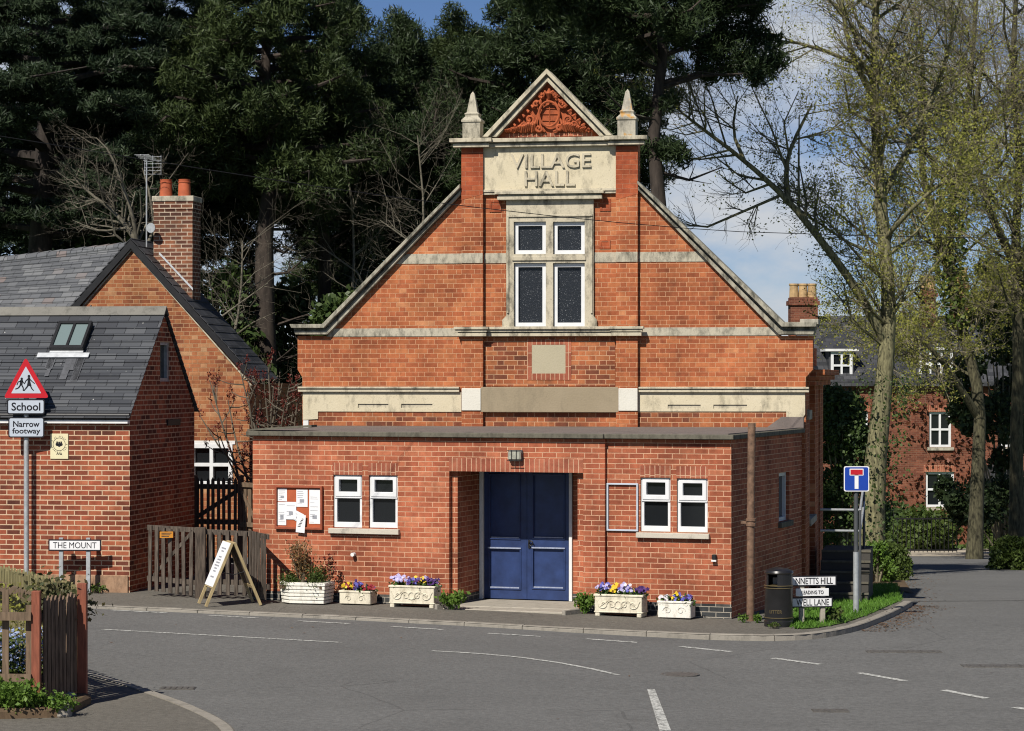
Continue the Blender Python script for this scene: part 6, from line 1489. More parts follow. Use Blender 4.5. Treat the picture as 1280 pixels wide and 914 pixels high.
weed(930, 776, 36.95, 0.16, 0.09, 120, "small green weed at the left foot of the brown pipe", seed=5, sz_=(0.012, 0.025))
weed(947, 777, 36.9, 0.14, 0.12, 110, "pale weed between the brown pipe and the bin", seed=6, sz_=(0.012, 0.025))
weed(967, 781, 36.1, 0.2, 0.06, 120, "low dark weed at the foot of the litter bin", m='shrub', seed=7, sz_=(0.01, 0.022))
weed(1045, 757, 36.9, 0.30, 0.22, 240, "taller green weed beside the right end of the street plates", seed=8, m='shrub')
weed(118, 737, 41.1, 0.34, 0.10, 130, "low weeds at the foot of the annex wall by the nameplate post", seed=9, m='shrub')
weed(30, 872, 26.2, 0.50, 0.34, 1200, "bright green leafy plant at the foot of the red corner post", seed=10, sz_=(0.015, 0.035), cat="plant", name="garden_plant")
weed(8, 872, 26.25, 0.45, 0.34, 1000, "bright green plant with yellow flowers in the near corner", seed=12, sz_=(0.015, 0.035), cat="plant", name="garden_plant")
weed(70, 886, 26.2, 0.34, 0.22, 700, "pale green plant below the stones of the garden fence", seed=11, sz_=(0.015, 0.03), cat="plant", name="garden_plant")
nrm_c = lambda n: np.clip(rs.normal(size=(n, 3)), -1.5, 1.5)
fg = thing("forget_me_nots", "pale blue forget-me-nots behind the near fence rails", "flowers", (at(22, 850, 27.1).x, 27.1, 0.16))
c = nrm_c(2600) * np.array([0.24, 0.18, 0.20]) + np.array([-0.02, 0, 0.32]); c[:, 2] = np.abs(c[:, 2]); cards("foliage", M['shrub'], fg, c, rs.uniform(0.015, 0.035, len(c)), 0.5, rs)
c = nrm_c(620) * np.array([0.22, 0.15, 0.14]) + np.array([0, -0.1, 0.52]); tag(cards("blooms", FL['forget'], fg, c, rs.uniform(0.012, 0.022, len(c)), 0.9, rs), kind='stuff')
yb = thing("yellow_shrub", "yellow green spring shrub against the mossy back pickets", "shrub", (at(16, 760, 28.4).x, 28.4, 0.15))
c = nrm_c(900) * np.array([0.28, 0.2, 0.3]) + np.array([0, 0, 0.65]); cards("leaves", M['bud'], yb, c, rs.uniform(0.015, 0.035, len(c)), 0.5, rs); twiggy(yb, "stems", M['twig'], 10, 0.9, 0.3, 3, 0.006, 3)
rb2 = thing("rose_bush", "rose bush with dark red and green leaves spilling over the garden fence", "bush", (at(78, 760, 27.55).x, 27.55, 0.15))
tp = twiggy(rb2, "stems", M['twig'], 14, 1.25, 0.30, 17, 0.007, 4, lean=(0.02, -0.05)); up_ = tp[tp[:, 2] > 0.8]; c = np.repeat(up_, 14, 0) + rs.normal(size=(len(up_) * 14, 3)) * np.array([0.10, 0.08, 0.07]); cards("leaves", M['rose_leaf'], rb2, c, rs.uniform(0.02, 0.045, len(c)), 0.6, rs)
# fallen leaves in the gutter and at the verge, lying flat
pts = []
for _ in range(900):
    k = rs.randint(int(len(far_kerb) * 0.80), len(far_kerb) - 1); p_ = far_kerb[k].lerp(far_kerb[k + 1], rs.uniform()); d_ = abs(rs.normal()) * 0.3
    x, y = p_.x + d_ * 0.8 + 0.03, p_.y - d_ * 0.5 - 0.03; pts.append((x, y, g_road(x, y) + 0.012))
for _ in range(2600):
    q_ = gnd(1112 + rs.normal() * 24, 733 + rs.normal() * 12, g_pave); x, y = q_.x + rs.normal() * 0.15, q_.y + rs.normal() * 0.5; pts.append((x, y, max(g_road(x, y) + 0.012, g_pave(x, y) + 0.016 if q_.x < 6.0 else -9)))
for _ in range(30):
    x, y = rs.uniform(-6, 8), rs.uniform(26, 37); pts.append((x, y, g_road(x, y) + 0.010))
pts = np.array(pts); n_ = len(pts); th_ = rs.uniform(0, 2 * math.pi, n_); sz_l = rs.uniform(0.012, 0.032, n_)[:, None]
a_ = np.stack([np.cos(th_), np.sin(th_), rs.normal(size=n_) * 0.15], 1) * sz_l; b_ = np.stack([-np.sin(th_), np.cos(th_), rs.normal(size=n_) * 0.15], 1) * sz_l * 0.6
Vl = np.stack([pts - a_, pts + b_, pts + a_, pts - b_], 1).reshape(-1, 3)
tag(np_mesh("fallen_leaves", Vl, np.arange(n_ * 4).reshape(n_, 4), M['fallen']), kind='stuff')
# bare trodden earth between the verge and the lane
ea = [gnd(px, py, g_pave) for px, py in ((1060, 722), (1085, 727), (1105, 731), (1122, 733), (1142, 738))]; eb2 = [gnd(px, py, g_pave) for px, py in ((1062, 712), (1085, 711), (1105, 711), (1116, 712), (1124, 714))]
strip_sheet("bare_earth", smooth_path(ea, 1), smooth_path(eb2, 1), 8, g_road, M['soil'], lift=0.018)

# ------------------------------------------------------------------ steps and handrail at the hall's side
hs = hf.W(0.15, 1.0); zgs = g_pave(hs.x, hs.y)
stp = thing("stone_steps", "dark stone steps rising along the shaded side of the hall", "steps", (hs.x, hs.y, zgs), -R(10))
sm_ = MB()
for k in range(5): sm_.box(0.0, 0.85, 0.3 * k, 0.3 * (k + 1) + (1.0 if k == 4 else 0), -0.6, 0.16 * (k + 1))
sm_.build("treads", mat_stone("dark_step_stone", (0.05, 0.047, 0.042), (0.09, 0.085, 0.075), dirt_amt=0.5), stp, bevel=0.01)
sm2 = MB()
for k in range(5): sm2.box(0.0, 0.86, 0.3 * k - 0.02, 0.3 * k + 0.06, 0.16 * (k + 1) - 0.03, 0.16 * (k + 1) + 0.004)
sm2.build("nosing", M['fascia'], stp)
hr = thing("handrail", "grey tube handrail with two bars beside the hall steps", "handrail", (hs.x, hs.y, zgs), -R(10))
zq1, zq2 = at(1040, 636, 43.2).z - zgs, at(1040, 662, 43.2).z - zgs
for nm_, pts_ in (("post", [(0.72, -0.15, -0.3), (0.72, -0.15, zq1)]), ("post", [(0.72, 1.7, -0.3), (0.72, 1.7, zq1 + 0.4)]), ("upper_rail", [(0.05, -0.15, zq1), (0.72, -0.15, zq1), (0.72, 1.7, zq1 + 0.4)]), ("lower_rail", [(0.05, -0.15, zq2), (0.72, -0.15, zq2), (0.72, 1.7, zq2 + 0.4)])):
    MB().tube(pts_, 0.022, 8).build(nm_, M['galv_dark'] if nm_ == 'post' else M['galv'], hr, smooth=True)

# ------------------------------------------------------------------ far house down the lane
YH = 108.0; ff = Fr(at(1015, 470, YH).x, YH, 0.0)
fh = ff.root("far_house", "large red brick house with slate roof and white windows down the lane", "house")
L = ff.L; zg_f = g_road(14, YH) - 0.3
x0, x1 = ff.X(1012), ff.X(1345); zev = L(1100, 474)[1]; zrd = L(1100, 392)[1]
W_ = [rect(ff, 1161.5, 515, 1189, 559), rect(ff, 1157, 590, 1192.5, 634), rect(ff, 1251, 516, 1277, 559), rect(ff, 1251, 598, 1280, 634), rect(ff, 1060, 515, 1085, 559)]
MB().prism([[(x0, zg_f), (x1, zg_f), (x1, zev), (x0, zev)]] + [rloop(q) for q in W_], 0, 0.35).box(x0, x0 + 0.3, 0.35, 9, zg_f, zev).box(x1 - 0.3, x1, 0.35, 9, zg_f, zev).build("wall", M['far_brick'], fh)
for q in W_:
    w_ = casement(fh, q, 0.10, 0.06, 0.16, M['white'], M['glass'], bars_v=1, bars_h=1, bw=0.09)
    MB().box(q[0] - 0.1, q[1] + 0.1, -0.1, 0.05, q[2] - 0.14, q[2] - 0.01).build("sill", M['stone_grey'], w_)
    ar_ = MB(); ar_.box(q[0] - 0.08, q[1] + 0.08, -0.03, -0.001, q[3] + 0.005, q[3] + 0.28); ar_.build("arch", M['soldier'], w_)
rfp = MB(); rfp.prism([[(-0.3, zev - 0.1), (4.5, zrd), (9.3, zev - 0.1), (9.3, zev - 0.3), (4.5, zrd - 0.25), (-0.3, zev - 0.3)]], x0 - 0.2, x1 + 0.2, axis='x'); frf = rfp.build("roof", M['slate_dark'], fh)
for (a, b, c_, d_) in ((1038, 440, 1065, 474), (1148, 438, 1190, 472)):
    q = rect(ff, a, b, c_, d_, 0.4); sl = 0.4
    dm = MB(); dm.box(q[0] - 0.08, q[1] + 0.08, 0.32, 3.2, q[2] - 0.1, q[3] + 0.02); dmr = dm.build("dormer", M['slate_dark'], fh)
    casement(dmr, q, 0.12, 0.22, 0.315, M['white'], M['glass'], bars_v=1 if a < 1100 else 2, bars_h=1, bw=0.09)
    MB().box(q[0] - 0.25, q[1] + 0.25, 0.1, 3.4, q[3] + 0.025, q[3] + 0.13).build("dormer_roof", M['white_paint'], dmr)
for (a, b, c_, d_, np_) in ((987, 372, 1021, 402, 3), (1152, 362, 1168, 398, 2), (1190, 352, 1209, 392, 2)):
    q = rect(ff, a, b, c_, d_, 4.0); cm_ = MB().box(q[0], q[1], 3.6, 4.6, q[2] - 1.0, q[3]).box(q[0] - 0.08, q[1] + 0.08, 3.52, 4.68, q[3] - 0.35, q[3] - 0.15).build("chimney", M['far_brick'], fh)
    for k in range(np_):
        x_ = q[0] + (q[1] - q[0]) * (k + 0.5) / np_; MB().lathe([(0.21, q[3]), (0.19, q[3] + 0.5), (0.22, q[3] + 0.55), (0.22, q[3] + 0.62)], x_, 4.1, 12).build("chimney_pot", M['pot_buff'], cm_)
pq_ = rect(ff, 1233, 600, 1262, 655); pm = MB(); pm.box(pq_[0], pq_[1], -1.2, -0.005, zg_f, pq_[3]); pch = pm.build("porch", M['pot_buff'], fh)
MB().prism([[(pq_[0] - 0.2, pq_[3]), (pq_[1] + 0.2, pq_[3]), (pq_[1] + 0.1, pq_[3] + 0.7), (pq_[0] + 0.1, pq_[3] + 0.7)]], -1.4, -0.002).build("porch_roof", M['slate_dark'], pch)
rs = np.random.RandomState(31)
c = np.stack([rs.uniform(x0 + 2.5, x1 - 3, 1800), -0.08 - np.abs(rs.normal(size=1800)) * 0.06, rs.uniform(zg_f + 0.5, zev - 0.3, 1800)], 1)
keep = np.ones(len(c), bool)
for q in W_: keep &= ~((c[:, 0] > q[0] - 0.1) & (c[:, 0] < q[1] + 0.1) & (c[:, 2] > q[2] - 0.1) & (c[:, 2] < q[3] + 0.1))
keep &= (np.sin(c[:, 0] * 1.3) + np.sin(c[:, 2] * 1.9 + c[:, 0]) + rs.normal(size=len(c)) * 0.5) > -0.4
crp = cards("creeper", M['creeper'], fh, c[keep], rs.uniform(0.06, 0.13, keep.sum()), 0.7, rs)

# iron railings and gate by the drive
YR = 86.0
rA, rB = at(1100, 690, YR), at(1275, 690, YR)
for (pa, pb_, lb_, nm_, cat_) in ((1117, 1196, "black iron gate of upright bars at the end of the lane", "iron_gate", "gate"), (1226, 1300, "black iron railings right of the twin tree trunks", "iron_railings", "railings")):
    a, b = at(pa, 690, YR), at(pb_, 690, YR); zb_ = g_road(a.x, YR); tt = thing(nm_, lb_, cat_, (a.x, YR, zb_)); mb = MB(); n = int((b.x - a.x) / 0.14)
    zt_ = at(1150, 645, YR).z - zb_
    for k in range(n + 1): x_ = (b.x - a.x) * k / n; mb.box(x_ - 0.012, x_ + 0.012, -0.012, 0.012, 0.05, zt_ - 0.05 + 0.12 * (k % 2) * 0 + (0.06 if k % 12 else 0.35))
    mb.build("bars", M['iron'], tt); MB().box(0, b.x - a.x, -0.02, 0.02, 0.1, 0.15).box(0, b.x - a.x, -0.02, 0.02, zt_ - 0.12, zt_ - 0.07).build("rails", M['iron'], tt)

# ------------------------------------------------------------------ trees
def conifer(label, px, Y, top_py, base_crown_py, Rm, seed, m='pine', name="pine_tree", lean=0.0, trunk_r=0.28, nl=46, plate_=False, dens=95, zbase=None, cl_s=0.70, flat=0.9, prof=None, limb_up=0.35, cat="pine tree", card=(0.06, 0.13), asp=0.16, stubs=0, extra=(), bark='bark'):
    rr = random.Random(seed); rs = np.random.RandomState(seed)
    x = at(px, 470, Y).x; zb = g_low(x, Y) if zbase is None else zbase; top = at(px, top_py, Y).z - zb; cb = at(px, base_crown_py, Y).z - zb
    t = thing(name, label, cat, (x, Y, zb))
    mb = MB(); n = 9
    tp = [Vector((lean * (k / (n - 1)) ** 1.3 * top + rr.uniform(-0.12, 0.12) * (k > 0), rr.uniform(-0.12, 0.12), top * k / (n - 1))) for k in range(n)]
    mb.tube(tp, [trunk_r * (1.12 - 0.95 * (k / (n - 1)) ** 1.2) for k in range(n)], 10)
    def trunk_at(h): f = max(0, min(n - 1.001, h / top * (n - 1))); k = int(f); return tp[k].lerp(tp[k + 1], f - k)
    cen = []; wts = []
    for i in range(nl):
        f = (i + rr.random()) / nl; h = cb + (top - cb) * f; az = i * 2.4 + rr.uniform(-0.5, 0.5)
        pr_f = prof(f) if prof else (0.55 + 0.45 * math.sin(math.pi * min(1, f * 1.15 + 0.15))) * (1 - f ** 4 * 0.75)
        Lg = Rm * pr_f * rr.uniform(0.7, 1.12)
        b = trunk_at(h); d = Vector((math.cos(az), math.sin(az), 0))
        up = limb_up * rr.uniform(0.2, 1.4) * (0.3 + f)
        P_ = [b, b + d * Lg * 0.35 + Vector((0, 0, up * Lg * 0.25)), b + d * Lg * 0.7 + Vector((rr.uniform(-0.2, 0.2), rr.uniform(-0.2, 0.2), up * Lg * 0.45)), b + d * Lg + Vector((0, 0, up * Lg * (0.7 if not plate_ else 0.35)))]
        r0 = 0.03 + 0.022 * Lg
        mb.tube(P_, [r0, r0 * 0.75, r0 * 0.5, r0 * 0.2], 5, cap=False)
        nc = max(4, int(Lg * 3.6))
        side = Vector((-d.y, d.x, 0))
        for k in range(nc):
            s = 0.32 + 0.68 * (k + rr.random()) / nc; j = min(2, int(s * 3)); q = P_[j].lerp(P_[j + 1], s * 3 - j)
            off = side * rr.gauss(0, 0.26) * Lg * (0.25 + 0.6 * s) * 0.9 + Vector((0, 0, rr.gauss(0, 0.16 if plate_ else 0.32)))
            cen.append(tuple(q + off)); wts.append(rr.uniform(0.6, 1.25))
            if rr.random() < 0.3: mb.tube([q, q + off], [r0 * 0.3, r0 * 0.12], 3, cap=False)
    for _ in range(stubs):   # dead limbs under the crown
        h = cb * rr.uniform(0.35, 1.0); az = rr.uniform(0, 6.28); b = trunk_at(h); d = Vector((math.cos(az), math.sin(az), rr.uniform(-0.1, 0.5))); l = rr.uniform(0.6, 1.8)
        mid = b + d * l * 0.5 + Vector((0, 0, rr.uniform(-0.2, 0.2))); mb.tube([b, mid, b + d * l + Vector((0, 0, 0.2))], [0.045, 0.03, 0.012], 4, cap=False)
        e = b + d * l
        for _k in range(3): mb.tube([mid, mid + Vector((rr.uniform(-1, 1), rr.uniform(-1, 1), rr.uniform(-0.3, 0.8))) * 0.6], [0.018, 0.006], 3, cap=False)
    for (ex, ey, edy, er) in extra:     # single boughs reaching out of the main crown
        e = at(ex, ey, Y + edy) - Vector((x, Y, zb)); b = trunk_at(max(0.5, e.z - 0.15 * abs(e.x))); m1 = b.lerp(e, 0.5) + Vector((0, 0, 0.12))
        mb.tube([b, m1, e], [0.06, 0.04, 0.015], 5, cap=False)
        for k in range(7):
            q = m1.lerp(e, rr.uniform(0.0, 1.1)) + Vector((rr.gauss(0, er * 0.5), rr.gauss(0, er * 0.5), rr.gauss(0, er * 0.25))); cen.append(tuple(q)); wts.append(rr.uniform(0.5, 1.0))
            mb.tube([m1.lerp(e, 0.5), q], [0.015, 0.006], 3, cap=False)
    mb.build("trunk", M[bark], t, smooth=True)
    cen = np.array(cen); wts = np.array(wts)
    cnt = (dens * 3.0 * wts).astype(int); idx = np.repeat(np.arange(len(cen)), cnt)
    sig = np.array([0.30, 0.30, 0.30 * flat]) * cl_s
    off = rs.normal(size=(len(idx), 3)); off /= (np.linalg.norm(off, axis=1, keepdims=True) + 1e-6); off *= (rs.uniform(0.15, 1, (len(idx), 1)) ** 0.6)
    off = off * sig * 1.9 * wts[idx][:, None]
    P = cen[idx] + off
    cards("crown", M[m], t, P, rs.uniform(card[0], card[1], len(P)), asp, rs, axis=off * 2.2 + np.array([0, 0, 0.5]))
    return t
pines = "tall pines behind the hall and house"
C_ = lambda *a, **k: tag(conifer(*a, **k), group=None)
conifer("broad dark cedar with flat layered boughs at the left edge", 40, 60, -110, 300, 4.6, 41, m='pine_blue', plate_=True, name="cedar_tree", cat="cedar", bark='bark_dark', nl=56, flat=0.45, lean=0.03, trunk_r=0.38, limb_up=0.4, dens=105)
conifer("dark cedar with drooping boughs above the old house chimney", 150, 66, -90, 320, 4.2, 42, m='pine_blue', plate_=True, name="cedar_tree", cat="cedar", bark='bark_dark', nl=54, flat=0.45, limb_up=0.4, dens=100)
conifer("dense tall pine behind the chimney with its top out of view", 245, 68, -30, 350, 2.9, 43, nl=44)
conifer("thick trunked pine standing right of the chimney", 338, 60, -70, 250, 3.3, 44, m='pine_warm', nl=48, trunk_r=0.30, stubs=14, lean=-0.01)
conifer("pine with two bare stems showing left of the hall gable", 408, 66, -5, 275, 2.9, 45, nl=44, trunk_r=0.24, stubs=14)
conifer("dark pine rising over the left slope of the hall gable", 500, 70, 42, 370, 3.0, 46, nl=52, stubs=6)
conifer("pine just left of the left stone pinnacle", 575, 74, 34, 330, 2.6, 47, m='pine_warm', nl=44)
conifer("tall pine directly behind the pediment", 672, 66, -70, 230, 2.5, 48, nl=56)
conifer("pine behind the right stone pinnacle", 742, 70, -60, 230, 2.2, 49, nl=40)
conifer("pine with a tall bare trunk right of the hall gable", 822, 56, -140, 48, 3.2, 50, nl=30, trunk_r=0.25, stubs=7, limb_up=0.05, dens=90, extra=((930, 92, -0.5, 0.55), (985, 78, -0.3, 0.4), (890, 62, 0.3, 0.6), (855, 190, -0.4, 0.3), (795, 185, 0.3, 0.4), (780, 130, 0.2, 0.5), (770, 80, 0, 0.6)))
conifer("far pine filling the gap left of the cedar trunk", 85, 90, 40, 420, 3.6, 51, nl=56, m='pine_blue')
conifer("far pine low behind the left slope of the hall gable", 455, 94, 90, 440, 3.4, 53, nl=56, m='pine_warm')
conifer("far pine behind the left pinnacle and gable slope", 545, 90, 60, 400, 3.0, 54, nl=50)
# low evergreens and scrub filling in between the trunks
def bush(label, px, Y, top_py, w, seed, m='ivy', n=9000, name="evergreen_bush", cat="bush", card=(0.06, 0.14), asp=0.55, zb=None, dy=None, base_py=None):
    rr = random.Random(seed); rs = np.random.RandomState(seed); x = at(px, 470, Y).x; z = g_low(x, Y) if zb is None else zb
    if base_py is not None: z = at(px, base_py, Y).z
    h = at(px, top_py, Y).z - z; t = thing(name, label, cat, (x, Y, z)); k = 46
    cen = []
    mb = MB()
    for i in range(k):
        a = rr.uniform(0, 6.28); f = rr.random() ** 0.8; r = w / 2 * math.sqrt(rr.random()) * (1.0 - 0.55 * f ** 2.0); q = Vector((math.cos(a) * r, math.sin(a) * r * (dy or 1.0), h * (0.08 + 0.88 * f))); cen.append(tuple(q)); 
        if i % 3 == 0: mb.tube([(q.x * 0.15, q.y * 0.15, 0), (q.x * 0.5, q.y * 0.5, q.z * 0.6), tuple(q)], [0.05, 0.03, 0.01], 4, cap=False)
    mb.build("stems", M['twig'], t)
    cen = np.array(cen); idx = rs.randint(0, k, n); s = min(0.55, max(0.12, w * 0.15)); off = rs.normal(size=(n, 3)); off /= np.linalg.norm(off, axis=1, keepdims=True) + 1e-6
    off *= rs.uniform(0.3, 1.15, (n, 1)) ** 0.7 * s * rs.uniform(0.7, 1.5, k)[idx][:, None]; P = cen[idx] + off; P[:, 2] = np.maximum(P[:, 2], 0.02)
    cards("foliage", M[m], t, P, rs.uniform(card[0], card[1], n), asp, rs, axis=off * 1.5); return t
bush("dark evergreen bush behind the right verge of the old house", 270, 60, 345, 3.0, 61)
bush("ivy covered bush below the thick trunked pine", 345, 63, 360, 2.6, 62, m='pine_warm')
bush("dark bush against the left slope of the hall gable", 425, 58, 365, 2.2, 63, m='ivy')
bush("dark evergreen bush behind the left end of the old house roof", 40, 62, 300, 5.0, 64, m='pine_blue', n=12000)
bush("tall dark shrub half hidden behind the old house ridge", 140, 61, 290, 3.2, 65, m='ivy')
bush("tangled scrub far behind the left slope of the hall", 470, 66, 330, 3.4, 66, m='pine')

# bare spring trees
def bare(root, paths, seed, levels=3, dens=1.0, leaf=None, twig_m='twig', bark='bark_grey', leaf_n=3, leaf_s=(0.018, 0.042), spread=1.0, twig_r=0.008, leaf_keep=None, len0=1.0, droop=0.0, parts=("trunk", "branches", "leaves")):
    """paths: list of (points, radii) in world space, the first is the trunk; smaller branches grow out of them"""
    rr = random.Random(seed); rs = np.random.RandomState(seed); o_ = Vector(root.location); big = MB(); tw = []; tips = []
    def grow(pts, rad, lev):
        n = len(pts); L_ = sum((b - a).length for a, b in zip(pts, pts[1:]))
        k = int(dens * (L_ * (2.6 if lev == 0 else 4.2 if lev == 1 else 6.0)) + rr.random())
        for i in range(k):
            s = rr.uniform(0.3 if lev == 0 else 0.15, 1.0) * (n - 1); j = min(n - 2, int(s)); p = pts[j].lerp(pts[j + 1], s - j); r = rad[j] + (rad[j + 1] - rad[j]) * (s - j)
            tan = (pts[j + 1] - pts[j]).normalized(); rnd = Vector((rr.gauss(0, 1), rr.gauss(0, 1), rr.gauss(0, 0.8)))
            perp = (rnd - tan * rnd.dot(tan)).normalized(); d = (tan * rr.uniform(0.35, 0.9) + perp * rr.uniform(0.6, 1.0)).normalized()
            l = len0 * (2.3 if lev == 0 else 1.15 if lev == 1 else 0.55) * rr.uniform(0.45, 1.15) * spread
            c1 = p + d * l * 0.5 + Vector((rr.gauss(0, 0.06), rr.gauss(0, 0.06), rr.gauss(0, 0.06))) * l; c2 = p + d * l + Vector((rr.gauss(0, 0.1), rr.gauss(0, 0.1), rr.gauss(0.12, 0.1) - droop)) * l
            r2 = min(r * 0.55, 0.05 if lev == 0 else 0.02 if lev == 1 else twig_r); q = [p, c1, c2]; rd_ = [r2, r2 * 0.7, max(0.0035, r2 * 0.35)]
            (big if lev == 0 else None)
            if lev == 0: big.tube(q, rd_, 5, cap=False)
            else: tw.append((q, rd_))
            if lev + 1 < levels: grow(q, rd_, lev + 1)
            else: tips.extend((c1, c2))
    for pts, rad in paths:
        pts = [Vector(p) - o_ for p in pts]; sp = smooth_path(pts, 1); rd = []
        for i in range(len(sp)): f = i / (len(sp) - 1) * (len(rad) - 1); j = min(len(rad) - 2, int(f)); rd.append(rad[j] + (rad[j + 1] - rad[j]) * (f - j))
        big.tube(sp, rd, 10); grow(sp, rd, 0)
    big.build(parts[0], M[bark], root, smooth=True)
    # twigs: three-sided thin prisms
    V, Q = [], []
    for q, rd in tw:
        base = len(V)
        for p, r in zip(q, rd):
            for a in (0, 2.094, 4.189): V.append((p.x + r * math.cos(a), p.y + r * math.sin(a) * 0.8, p.z + r * math.sin(a + 0.7)))
        for i in range(2):
            for a in range(3): Q.append((base + 3 * i + a, base + 3 * i + (a + 1) % 3, base + 3 * i + 3 + (a + 1) % 3, base + 3 * i + 3 + a))
    np_mesh(parts[1], np.array(V), np.array(Q), M[twig_m], root)
    if leaf and tips:
        T = np.array([tuple(t) for t in tips])
        if leaf_keep is not None: T = T[leaf_keep(T + np.array(o_), rs)]
        c = np.repeat(T, leaf_n, 0) + rs.normal(size=(len(T) * leaf_n, 3)) * 0.07; cards(parts[2], M[leaf], root, c, rs.uniform(*leaf_s, len(c)), 0.6, rs)
    print('twigs', root['label'], len(tw), len(tips)); return len(tw)
def ivy_on(root, path, rad, n, seed, m='ivy', card=(0.05, 0.11), nm="ivy"):
    rs = np.random.RandomState(seed); P = np.array([tuple(Vector(p) - Vector(root.location)) for p in path]); t = rs.uniform(0, len(P) - 1.001, n); k = t.astype(int); f = (t - k)[:, None]
    c = P[k] * (1 - f) + P[k + 1] * f; a = rs.uniform(0, 2 * math.pi, n); r = rad * (1 + np.abs(rs.normal(size=n)) * 0.45); c = c + np.stack([np.cos(a) * r, np.sin(a) * r, rs.normal(size=n) * 0.05], 1); cards(nm, M[m], root, c, rs.uniform(*card, n), 0.8, rs)
def px_path(pts, Y): return [tuple(at(p[0], p[1], Y + (p[2] if len(p) > 2 else 0))) for p in pts]
def ground_z(px, Y): return g_low(at(px, 470, Y).x, Y)

Yt = 60.0; b0 = at(1090, 715, Yt)
lk = lambda W, rs: (rs.uniform(size=len(W)) < np.clip(0.95 - np.maximum(0, (W[:, 2] - 7.5)) * 0.16, 0.12, 1.0) * np.clip((W[:, 0] - 4.5) * 0.35, 0.12, 1))
tr1 = thing("lime_tree", "big mossy trunked spring tree beside the lane with a long limb leaning left", "tree", (b0.x, Yt, g_low(b0.x, Yt) - 0.1))
bare(tr1, [(px_path([(1088, 725), (1092, 600), (1106, 470), (1112, 380), (1103, 280), (1096, 180), (1092, 90), (1096, -20), (1100, -120)], Yt), [0.38, 0.29, 0.215, 0.17, 0.15, 0.125, 0.10, 0.07, 0.035]),
           (px_path([(1108, 430), (1070, 360, -0.5), (1030, 305, -1), (985, 250, -1), (930, 200, -1.2), (870, 155, -1.5), (845, 135, -1.5)], Yt), [0.125, 0.105, 0.09, 0.072, 0.052, 0.034, 0.016]),
           (px_path([(985, 252, -1), (982, 210, -0.8), (990, 180, -0.5), (1015, 130, 0)], Yt), [0.08, 0.06, 0.045, 0.02]),
           (px_path([(930, 200, -1.2), (915, 165, -1.0), (922, 120, -0.6)], Yt), [0.05, 0.035, 0.015]),
           (px_path([(1100, 250), (1140, 180, 0.8), (1180, 90, 1.2), (1200, 0, 1.5)], Yt), [0.10, 0.08, 0.05, 0.02]),
           (px_path([(1095, 130), (1060, 60, -0.6), (1050, -20, -1)], Yt), [0.09, 0.06, 0.03]),
           (px_path([(1096, 90), (1010, 55, -0.8), (960, 50, -1.4)], Yt), [0.06, 0.04, 0.02]),
           (px_path([(1104, 300), (1150, 250, -1.2), (1195, 215, -1.8)], Yt), [0.07, 0.05, 0.02])],
     71, leaf='bud', leaf_keep=lk, dens=1.15, leaf_n=6)
ivy_on(tr1, px_path([(1088, 715), (1092, 600), (1106, 470)], Yt), 0.44, 1800, 3, card=(0.025, 0.055))
Yt2 = 78.0; b0 = at(1215, 690, Yt2)
tr2 = thing("lime_tree", "forked spring tree behind the lane with ivy on its shade-darkened trunk", "tree", (b0.x, Yt2, g_low(b0.x, Yt2) - 0.1))
bare(tr2, [(px_path([(1218, 700), (1222, 600), (1226, 500), (1205, 420), (1185, 330), (1192, 240), (1208, 160), (1216, 60), (1225, -60)], Yt2), [0.29, 0.22, 0.19, 0.16, 0.14, 0.12, 0.095, 0.07, 0.035]),
           (px_path([(1190, 350), (1165, 270, -0.5), (1150, 200, -1), (1155, 110, -1), (1150, 20, -1)], Yt2), [0.18, 0.14, 0.10, 0.07, 0.03]),
           (px_path([(1200, 210), (1250, 130, 0.5), (1290, 70, 1)], Yt2), [0.13, 0.08, 0.03]),
           (px_path([(1222, 520), (1185, 460, -1), (1150, 420, -1.5)], Yt2), [0.14, 0.09, 0.03]),
           (px_path([(1192, 240), (1130, 150, -0.5), (1090, 90, -1)], Yt2), [0.11, 0.07, 0.03])],
     72, bark='bark_shade', leaf='bud', leaf_keep=lk, dens=1.0, len0=1.25, leaf_n=6, leaf_s=(0.022, 0.048))
ivy_on(tr2, px_path([(1200, 410), (1185, 330), (1192, 240), (1206, 170)], Yt2), 0.30, 1600, 5, m='shrub')
Yt3 = 70.0; b0 = at(1272, 705, Yt3)
tr3 = thing("lime_tree", "upright spring tree cut off by the right edge of the view", "tree", (b0.x, Yt3, g_low(b0.x, Yt3) - 0.1))
bare(tr3, [(px_path([(1272, 715), (1270, 560), (1274, 430), (1268, 320), (1275, 200), (1265, 90), (1272, -40)], Yt3), [0.24, 0.19, 0.16, 0.13, 0.10, 0.08, 0.04]),
           (px_path([(1268, 330), (1230, 250, -0.6), (1215, 160, -1), (1230, 60, -1)], Yt3), [0.14, 0.10, 0.07, 0.03]), (px_path([(1272, 230), (1310, 120), (1330, 20)], Yt3), [0.12, 0.08, 0.03])],
     73, bark='bark_shade', leaf='bud', leaf_keep=lk, dens=1.05, len0=1.1, leaf_n=6)
